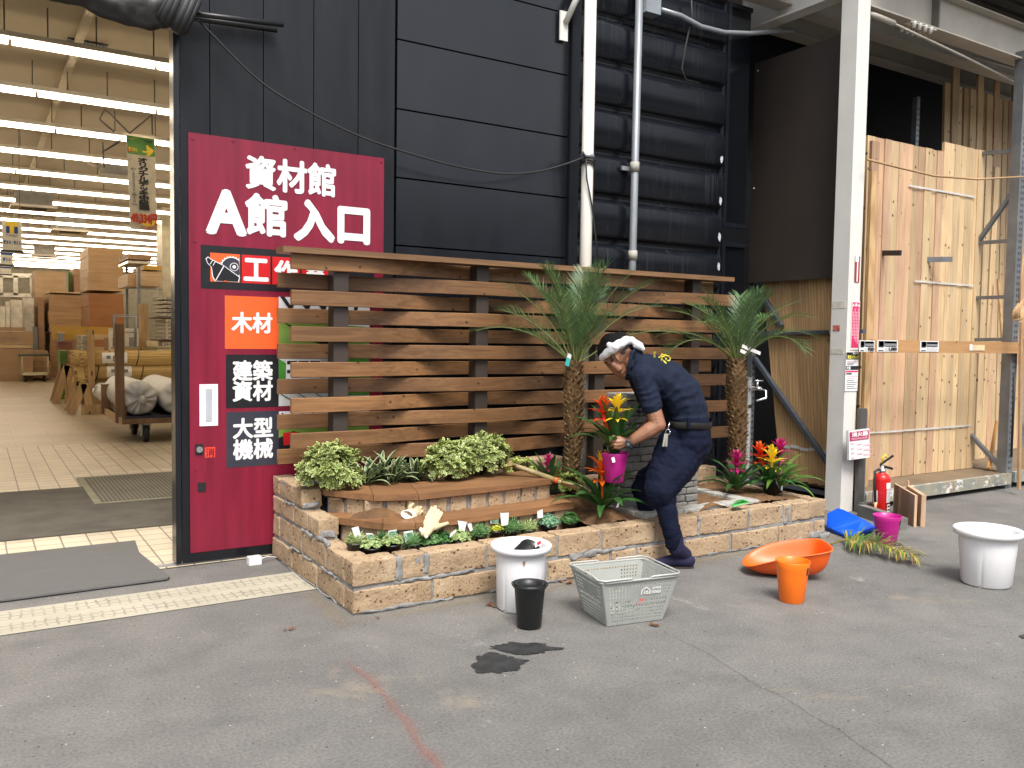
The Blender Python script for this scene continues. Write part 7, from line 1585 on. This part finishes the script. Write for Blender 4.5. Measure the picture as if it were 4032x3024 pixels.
# ================================================================ the gardener and the pot in his hands
hc = PD(2420, 1836, 5.70); hz0 = PD(2428, 1898, 5.70).z; hz1 = PD(2416, 1780, 5.70).z
hp_ = slimpot('pink pot with red and yellow bromeliads held by the gardener', (hc.x, hc.y), .060, .092, hz1 - hz0, pink_pl, None, z0=hz0, nm='held_pot')
lbp = PD(2409, 1812, 5.600); solid('price_sticker', paper, hp_, lambda b: b.bar(lbp, PD(2421, 1809, 5.600), .003, .034, up=(0, 0, 1)))
bromeliad('bromeliad', 'red and yellow bromeliads in the pink pot held by the gardener', (hc.x, hc.y, hz1 - .03), [(fl_red, fl_or, tuple((PD(2365, 1600, 5.66) - PD(2416, 1600, 5.70)) * 1.0), PD(2365, 1612, 5.66).z - hz1 + .03, 1.15), (fl_yel, fl_yel, tuple(PD(2421, 1605, 5.62) - PD(2416, 1605, 5.70)), PD(2420, 1612, 5.64).z - hz1 + .03, 1.2)], 22, .44, lw=.024, spread=(88, 55, 58, -45), az0=2.4)
skin = plain('skin', (.27, .128, .073), .5, 0, .12, 14, .08, 160); navy_s = plain('navy_shirt', (.0085, .0135, .030), .85, 0, .12, 8, .12, 500, .2); navy_t = plain('navy_trousers', (.0062, .0088, .0225), .85, 0, .15, 8, .15, 300, .12); boot_m = plain('boot_cloth', (.017, .016, .045), .8, 0, .2, 10, .15, 300, .25); hair_m = plain('black_hair', (.005, .0047, .0047), .8, 0, .4, 60, .4, 160, .15); towel_m = plain('white_towel', (.74, .76, .80), .9, 0, .05, 20, .5, 130)
P5 = lambda x, y, D: PD(2300 + x / 3.687, 1300 + y / 3.687, D); P6 = lambda x, y, D: PD(2300 + x / 2.765, 1700 + y / 2.765, D)
man = thing('person', 'man in navy work clothes and white head towel bending over the planter', 'person', PZ(2690, 2228))
DN, DC, DF = 5.66, 5.77, 5.90
J = {}
J['skull'] = P5(455, 285, 5.76); J['neck'] = P5(690, 470, 5.78)
sh_n, sh_f = P5(850, 660, 5.62), P5(760, 590, 5.95); el_n = P5(1075, 1375, 5.575); wr_n = P5(690, 1610, 5.585); el_f, wr_f = P5(1020, 1330, 5.95), P5(640, 1590, 5.88)
pel = PD(2722, 1712, DC); hip_n, hip_f = PD(2712, 1775, 5.68), PD(2702, 1775, 5.88); kn_n, kn_f = PD(2602, 1945, 5.60), PD(2520, 1915, 5.95); an_n = PZ(2672, 2196, .0); an_n = PD(2662, 2150, 5.615); an_f = PD(2552, 2075, 6.02)
sp = [(PD(2720, 1690, DC), .105), (PD(2708, 1610, DC), .110), (PD(2678, 1545, DC), .115), (PD(2612, 1482, DC), .115), (PD(2560, 1455, DC), .095)]
caps = [(J['skull'], .088, P5(440, 330, 5.76), .086), (P5(520, 300, 5.76), .083, P5(470, 380, 5.76), .080), (P5(450, 420, 5.76), .068, P5(520, 590, 5.76), .046), (P5(420, 460, 5.76), .052, P5(500, 570, 5.76), .044), (P5(540, 610, 5.76), .034, P5(575, 650, 5.76), .026),
        (P5(560, 400, 5.765), .060, J['neck'], .062), (J['neck'], .062, P5(800, 560, 5.78), .075)]
# nose, brow ridge, lips, ear, cheek
caps += [(P5(345, 490, 5.752), .012, P5(418, 582, 5.750), .013), (P5(418, 582, 5.75), .0135, P5(440, 590, 5.75), .012), (P5(310, 468, 5.73), .012, P5(345, 478, 5.715), .012), (P5(478, 625, 5.75), .010, P5(495, 632, 5.75), .009), (P5(503, 650, 5.75), .010, P5(515, 655, 5.75), .009), (P5(430, 500, 5.70), .022, P5(500, 560, 5.705), .026)]
for a, c in (((425, 335), (480, 325)), ((480, 325), (503, 375)), ((503, 375), (492, 430)), ((450, 350), (470, 400))): caps.append((P5(*a, 5.672), .0075, P5(*c, 5.668), .0075))
for i, (c, r_) in enumerate(sp):
    if i: 
        for dd in (-.07, .07):
            o1 = Vector((.69, .72, 0)) * dd; caps.append((sp[i - 1][0] + o1, sp[i - 1][1] * .9, c + o1, r_ * .9))
caps += [(sh_n, .062, el_n, .052), (sh_f, .060, el_f, .045), (sh_n, .07, sp[4][0], .08), (sh_f, .07, sp[4][0], .08)]
mid_f = el_n.lerp(wr_n, .35); caps += [(el_n, .051, mid_f, .052), (mid_f, .052, wr_n, .033), (el_f, .045, wr_f, .028)]
for h, k_, a_ in ((hip_n, kn_n, an_n), (hip_f, kn_f, an_f)): caps += [(h, .075, k_, .045), (k_, .042, a_, .028)]
# the near hand: palm, four bent fingers, thumb
pk = [P6(372, 70, 5.585), P6(352, 108, 5.575), P6(358, 145, 5.575), P6(378, 175, 5.585)]
for k_ in pk: caps.append((wr_n.lerp(k_, .15), .019, k_, .0135))
caps.append((wr_n, .028, wr_n.lerp(pk[1], .5), .021))
for k_, (m_, t_, r_) in zip(pk, (((318, 50), (290, 66), .0088), ((308, 95), (284, 112), .0095), ((312, 138), (290, 155), .0092), ((336, 172), (316, 184), .0080))):
    mm = P6(*m_, 5.572); caps += [(k_, .0125, mm, r_ * 1.06), (mm, r_ * 1.06, P6(*t_, 5.600), r_ * .86)]
caps += [(P6(430, 95, 5.60), .017, P6(385, 60, 5.645), .0115), (P6(385, 60, 5.645), .0115, P6(345, 62, 5.68), .009)]
# the far hand on the far side of the pot
fk = [P6(380, 70 + 34 * i, 5.85) for i in range(4)]
for k_ in fk: caps.append((wr_f.lerp(k_, .15), .018, k_, .013))
for i, k_ in enumerate(fk): mm = P6(330, 66 + 36 * i, 5.83); caps += [(k_, .012, mm, .009), (mm, .009, P6(305, 76 + 36 * i, 5.80), .008)]
caps += [(wr_f, .018, P6(370, 60, 5.80), .012), (P6(370, 60, 5.80), .012, P6(345, 66, 5.77), .009)]
body = fuse(caps, .0042, 3).done('body', skin, man)
# hair, towel
fuse([(P5(400, 225, 5.765), .082, P5(520, 185, 5.765), .080), (P5(330, 290, 5.765), .068, P5(400, 215, 5.765), .085), (P5(282, 330, 5.77), .045, P5(340, 260, 5.77), .064), (P5(520, 190, 5.765), .080, P5(585, 235, 5.765), .068)], .006, 3).done('hair', hair_m, man)
fuse([(P5(600, 250, 5.72), .030, P5(560, 320, 5.694), .020), (P5(395, 400, 5.695), .012, P5(420, 470, 5.70), .010)], .005, 3).done('short_hair', plain('shaved_hair', (.045, .030, .024), .8, 0, .3, 90), man)
def tw(pts, rad):
    out = []
    for i in range(len(pts) - 1):
        for k in range(5):
            f = k / 5; p = pts[i].lerp(pts[i + 1], f); a = (i * 5 + k) * .85
            out.append((p + Vector((0, 0, math.sin(a) * .003)), rad[i] + (rad[i + 1] - rad[i]) * f + .0015 * math.sin(a * 1.3)))
    out.append((pts[-1], rad[-1])); return [(a[0], a[1], b_[0], b_[1]) for a, b_ in zip(out, out[1:])]
near = [P5(258, 405, 5.745), P5(300, 360, 5.700), P5(370, 300, 5.670), P5(460, 240, 5.655), P5(545, 185, 5.660), P5(620, 150, 5.69), P5(690, 150, 5.74), P5(720, 185, 5.77)]
far = [P5(258, 405, 5.745), P5(270, 370, 5.80), P5(350, 270, 5.86), P5(500, 180, 5.88), P5(640, 150, 5.85), P5(720, 185, 5.77)]
fuse(tw(near, [.021, .025, .030, .033, .032, .029, .026, .020]) + tw(far, [.018, .020, .022, .022, .020, .018]) + [(P5(360, 205, 5.655), .016, P5(445, 245, 5.642), .024), (P5(360, 210, 5.655), .018, P5(390, 265, 5.65), .018), (P5(690, 140, 5.72), .022, P5(745, 185, 5.72), .020), (P5(735, 180, 5.72), .024, P5(800, 225, 5.70), .028), (P5(800, 225, 5.70), .028, P5(850, 275, 5.70), .016), (P5(745, 230, 5.71), .018, P5(830, 270, 5.705), .014)], .0045, 2).done('head_towel', towel_m, man)
solid('eye', ink, man, lambda b: b.tube([P5(335, 502, 5.712), P5(352, 508, 5.706), P5(366, 504, 5.704)], .0032, 6)); solid('eyebrow', hair_m, man, lambda b: b.tube([P5(300, 470, 5.722), P5(325, 468, 5.706), P5(352, 476, 5.699)], .0038, 6)); solid('mouth', plain('lips', (.20, .075, .055), .5), man, lambda b: b.tube([P5(488, 642, 5.742), P5(515, 636, 5.722), P5(530, 628, 5.712)], .0030, 6))
# shirt
o_ = lambda d: Vector((.69, .72, 0)) * d
sc_ = [(PD(2716, 1672, DC), .132), (PD(2706, 1610, DC), .138), (PD(2680, 1550, DC), .146), (PD(2634, 1500, DC), .142), (PD(2578, 1462, DC), .120), (PD(2538, 1442, DC), .088)]
caps = []
for (a, ra), (c, rc) in zip(sc_, sc_[1:]):
    for dd in (-.085, 0, .085): caps.append((a + o_(dd), ra * (.95 if dd else 1.0), c + o_(dd), rc * (.95 if dd else 1.0)))
caps += [(PD(2682, 1655, DC), .118, PD(2660, 1590, DC), .125)]
sl_n, sl_f = sh_n.lerp(el_n, .62), sh_f.lerp(el_f, .6)
caps += [(sh_n, .080, sl_n, .072), (sh_f, .078, sl_f, .068), (sh_n, .082, sc_[4][0] + o_(-.05), .095), (sh_f, .08, sc_[4][0] + o_(.05), .09), (sh_n, .078, sc_[3][0] + o_(-.09), .10)]
cn = [P5(745, 275, 5.725), P5(700, 330, 5.685), P5(672, 420, 5.672), P5(655, 520, 5.672), P5(640, 620, 5.69), P5(625, 700, 5.735)]
caps += [(a, .016, c, .016) for a, c in zip(cn, cn[1:])] + [(P5(745, 275, 5.725), .018, P5(770, 290, 5.80), .02), (P5(625, 700, 5.735), .016, P5(640, 680, 5.84), .018), (P5(770, 330, 5.74), .04, P5(700, 640, 5.72), .045)]
sb = fuse(caps, .006, 5)
fdir = (PD(2600, 1560, 5.6) - PD(2730, 1480, 5.6)).normalized(); fn_ = fdir.cross(Vector((.69, .72, 0))).normalized()
sb.bm.normal_update()
for v in sb.bm.verts:
    p = v.co; s_ = p.dot(fn_); q = noise.noise(p * 5.5); m_ = max(0, min(1, .5 + 1.6 * noise.noise(Vector((p.x * 4, p.y * 4, p.z * 4 + 9))))); ridge = abs(math.sin(s_ * 48 + q * 6)); v.co += v.normal * ((.5 - ridge) * .0055 * m_ + .005 * noise.noise(p * 13))
# open the sleeve and hem ends square
shirt = sb.done('shirt', navy_s, man)
from mathutils.bvhtree import BVHTree
def on(me_o, p, lift=.003):
    v_ = [Vector(v.co) + Vector(man.location) for v in me_o.data.vertices]; f_ = [tuple(f.vertices) for f in me_o.data.polygons]
    if 'bvh' not in cache_: cache_['bvh'] = BVHTree.FromPolygons(v_, f_)
    d = (p - Vector((0, 0, HC))).normalized(); h = cache_['bvh'].ray_cast(Vector((0, 0, HC)), d)
    return (h[0] + h[1] * lift) if h[0] is not None and (h[0] - p).length < .5 else p
cache_ = {}
yel = plain('yellow_shirt_print', (.80, .68, .06), .7)
def stroke(pts, r_): 
    dense = [Vector((*pts[i], 0)).lerp(Vector((*pts[i + 1], 0)), k / 4) for i in range(len(pts) - 1) for k in range(4)] + [Vector((*pts[-1], 0))]
    q = [on(shirt, P5(d.x, d.y, 5.6), .0012) for d in dense]; return lambda b: b.tube(q, [r_ * (.7 + .3 * math.sin(math.pi * (i + .5) / len(q))) for i in range(len(q))], 7)
for pts, r_ in (([(1078, 400), (1120, 395), (1168, 385)], .0062), ([(1118, 372), (1122, 445)], .0065), ([(1125, 420), (1160, 455), (1192, 488)], .0062), ([(1185, 408), (1190, 432)], .004), ([(1200, 440), (1225, 450), (1250, 430)], .0045), ([(1245, 395), (1252, 425)], .004), ([(1118, 345), (1150, 362), (1180, 372)], .0045), ([(1170, 350), (1200, 372), (1238, 382)], .0042)): solid('back_print', yel, man, stroke(pts, r_))
for k in range(6): solid('back_print', yel, man, stroke([(1006, 398 - k * 15), (1040, 390 - k * 15)] if k % 2 else [(1010, 398 - k * 15), (1032, 392 - k * 15)], .0016))
# trousers, belt, boots
caps = [(PD(2718, 1672, DC) + o_(dd), .134, PD(2722, 1735, DC) + o_(dd), .138) for dd in (-.085, 0, .085)]
caps += [(PD(2690, 1690, 5.76), .125, PD(2632, 1785, 5.66), .105), (PD(2632, 1785, 5.66), .105, PD(2602, 1885, 5.62), .104), (PD(2735, 1745, 5.70), .122, PD(2660, 1855, 5.64), .118), (PD(2720, 1760, 5.69), .122, PD(2600, 1945, 5.60), .098), (PD(2660, 1855, 5.64), .118, PD(2602, 1930, 5.60), .106), (PD(2588, 1925, 5.60), .095, PD(2586, 1962, 5.60), .074), (PD(2600, 1950, 5.60), .09, PD(2622, 1966, 5.61), .078),
         (PD(2622, 2000, 5.60), .071, PD(2640, 2075, 5.60), .067), (PD(2640, 2075, 5.60), .067, PD(2654, 2140, 5.61), .058)]
caps += [(PD(2700, 1775, 5.88), .115, PD(2545, 1895, 5.95), .082), (PD(2545, 1890, 5.95), .082, PD(2520, 1925, 5.95), .066), (PD(2520, 1925, 5.95), .064, PD(2540, 1975, 5.96), .062), (PD(2540, 1975, 5.96), .06, PD(2550, 2075, 6.0), .05)]
tb = fuse(caps, .006, 5); tb.bm.normal_update()
for v in tb.bm.verts:
    p = v.co; q = noise.noise(p * 5); s_ = p.x * 26 - p.z * 30 + q * 5; m_ = max(0, min(1, .55 + 1.4 * noise.noise(p * 4 + Vector((3, 1, 0))))); v.co += v.normal * ((.5 - abs(math.sin(s_ * .8 + 3 * noise.noise(p * 2.2)))) ** 3 * .05 * m_ + .007 * noise.noise(p * 11))
tro = tb.done('trousers', navy_t, man)
bc = PD(2718, 1664, DC); bh = (PD(2799, 1668, DC) - PD(2638, 1662, DC)) * .5
def belt(b):
    n_ = 40; R_ = [[b.bm.verts.new(bc + bh * math.copysign(abs(math.cos(a)) ** .62, math.cos(a)) * 1.045 * k + o_(.222 * math.copysign(abs(math.sin(a)) ** .62, math.sin(a)) * k) + Vector((0, 0, dz))) for k, dz in ((1.0, -.024), (1.02, -.020), (1.02, .016), (1.0, .020))] for a in [2 * math.pi * i / n_ for i in range(n_)]]
    for i in range(n_):
        for k in range(3): b.bm.faces.new((R_[i][k], R_[(i + 1) % n_][k], R_[(i + 1) % n_][k + 1], R_[i][k + 1])).smooth = True
solid('belt', plain('belt', (.012, .0115, .010), .7, spec=.2), man, belt)
for u in (2712, 2775): solid('belt_loop', navy_t, man, lambda b: b.bar(PD(u, 1645, 5.545 if u < 2750 else 5.63), PD(u, 1685, 5.545 if u < 2750 else 5.63), .008, .024))
key_m = plain('key_metal', (.5, .47, .38), .3, .8)
kq = [PD(2637, 1662, 5.555), PD(2630, 1690, 5.548), PD(2618, 1712, 5.545)]
solid('key_clip', chrome, man, lambda b: [b.tube([kq[0], kq[1]], .004, 6), b.tube([kq[1] + Vector((math.cos(a) * .014 * .72, -math.cos(a) * .014 * .69, .018 * math.sin(a) - .018)) for a in [i * .5 for i in range(14)]], .0028, 6)])
for du in (0, 7): solid('key', key_m, man, lambda b: b.bar(PD(2620 + du, 1708, 5.54), PD(2612 + du * 1.6, 1758, 5.535), .003, .013, up=(.72, -.69, 0)))
solid('pocket_flap', navy_t, man, lambda b: b.prism([(2735, 1715), (2790, 1723), (2786, 1735), (2765, 1750), (2742, 1738)], lambda u, v: PD(u, v, 5.592 + (u - 2735) * .0010), (-.003, -.003, 0)))
caps = [(PD(2655, 2120, 5.61), .060, PD(2664, 2160, 5.62), .056), (PD(2664, 2160, 5.62), .055, Vector((3.965, 4.125, .085)), .046), (Vector((3.975, 4.105, .042)), .040, Vector((3.915, 4.15, .050)), .048), (Vector((3.915, 4.15, .048)), .046, Vector((3.835, 4.195, .034)), .036), (Vector((3.835, 4.195, .032)), .034, Vector((3.80, 4.212, .028)), .028), (Vector((3.98, 4.10, .03)), .032, Vector((3.985, 4.095, .05)), .034)]
def flat_(b):
    for v in b.bm.verts:
        if v.co.z < .006: v.co.z = .006
    return b
flat_(fuse(caps, .005, 3)).done('boot', boot_m, man); fuse([(an_f + Vector((0, 0, .05)), .055, an_f - Vector((0, 0, .02)), .05), (an_f - Vector((0, 0, .04)), .045, an_f + Vector((-.10, .10, -.06)), .035)], .006, 3).done('boot', boot_m, man)
solid('sole', plain('boot_sole', (.035, .026, .02), .7), man, lambda b: b.prism([(3.99 + .0, 4.065), (4.02, 4.10), (3.985, 4.14), (3.86, 4.235), (3.79, 4.243), (3.775, 4.21), (3.81, 4.165), (3.93, 4.09)], lambda x, y: (x, y, .001), (0, 0, .010)))
# watch and ring
wc = P6(482, 135, 5.586); ax = (wr_n - el_n).normalized(); u_ = ax.orthogonal().normalized(); w2 = ax.cross(u_)
wt = solid('watch', plain('watch_band', (.02, .035, .085), .5), man, lambda b: b.tube([wc + (u_ * math.cos(a) + w2 * math.sin(a)) * .035 for a in [i * .3 for i in range(22)]], .0085, 8))
wd = (Vector((0, 0, HC)) - wc).normalized(); fc = wc + wd * .036
solid('watch_face', plain('watch_face', (.012, .018, .03), .3), wt, lambda b: b.tube([fc, fc + wd * .012], .019, 8)); solid('watch_screen', plain('watch_screen', (.12, .14, .12), .2), wt, lambda b: b.tube([fc + wd * .0121, fc + wd * .0135], .0115, 4))
rg_a, rg_b = pk[2], P6(312, 138, 5.572); rc_ = rg_a.lerp(rg_b, .55); rx = (rg_b - rg_a).normalized(); ru = rx.orthogonal().normalized(); rw = rx.cross(ru)
solid('ring', plain('gold', (.75, .5, .18), .25, 1), man, lambda b: b.tube([rc_ + (ru * math.cos(a) + rw * math.sin(a)) * .0118 for a in [i * .35 for i in range(19)]], .0018, 6))
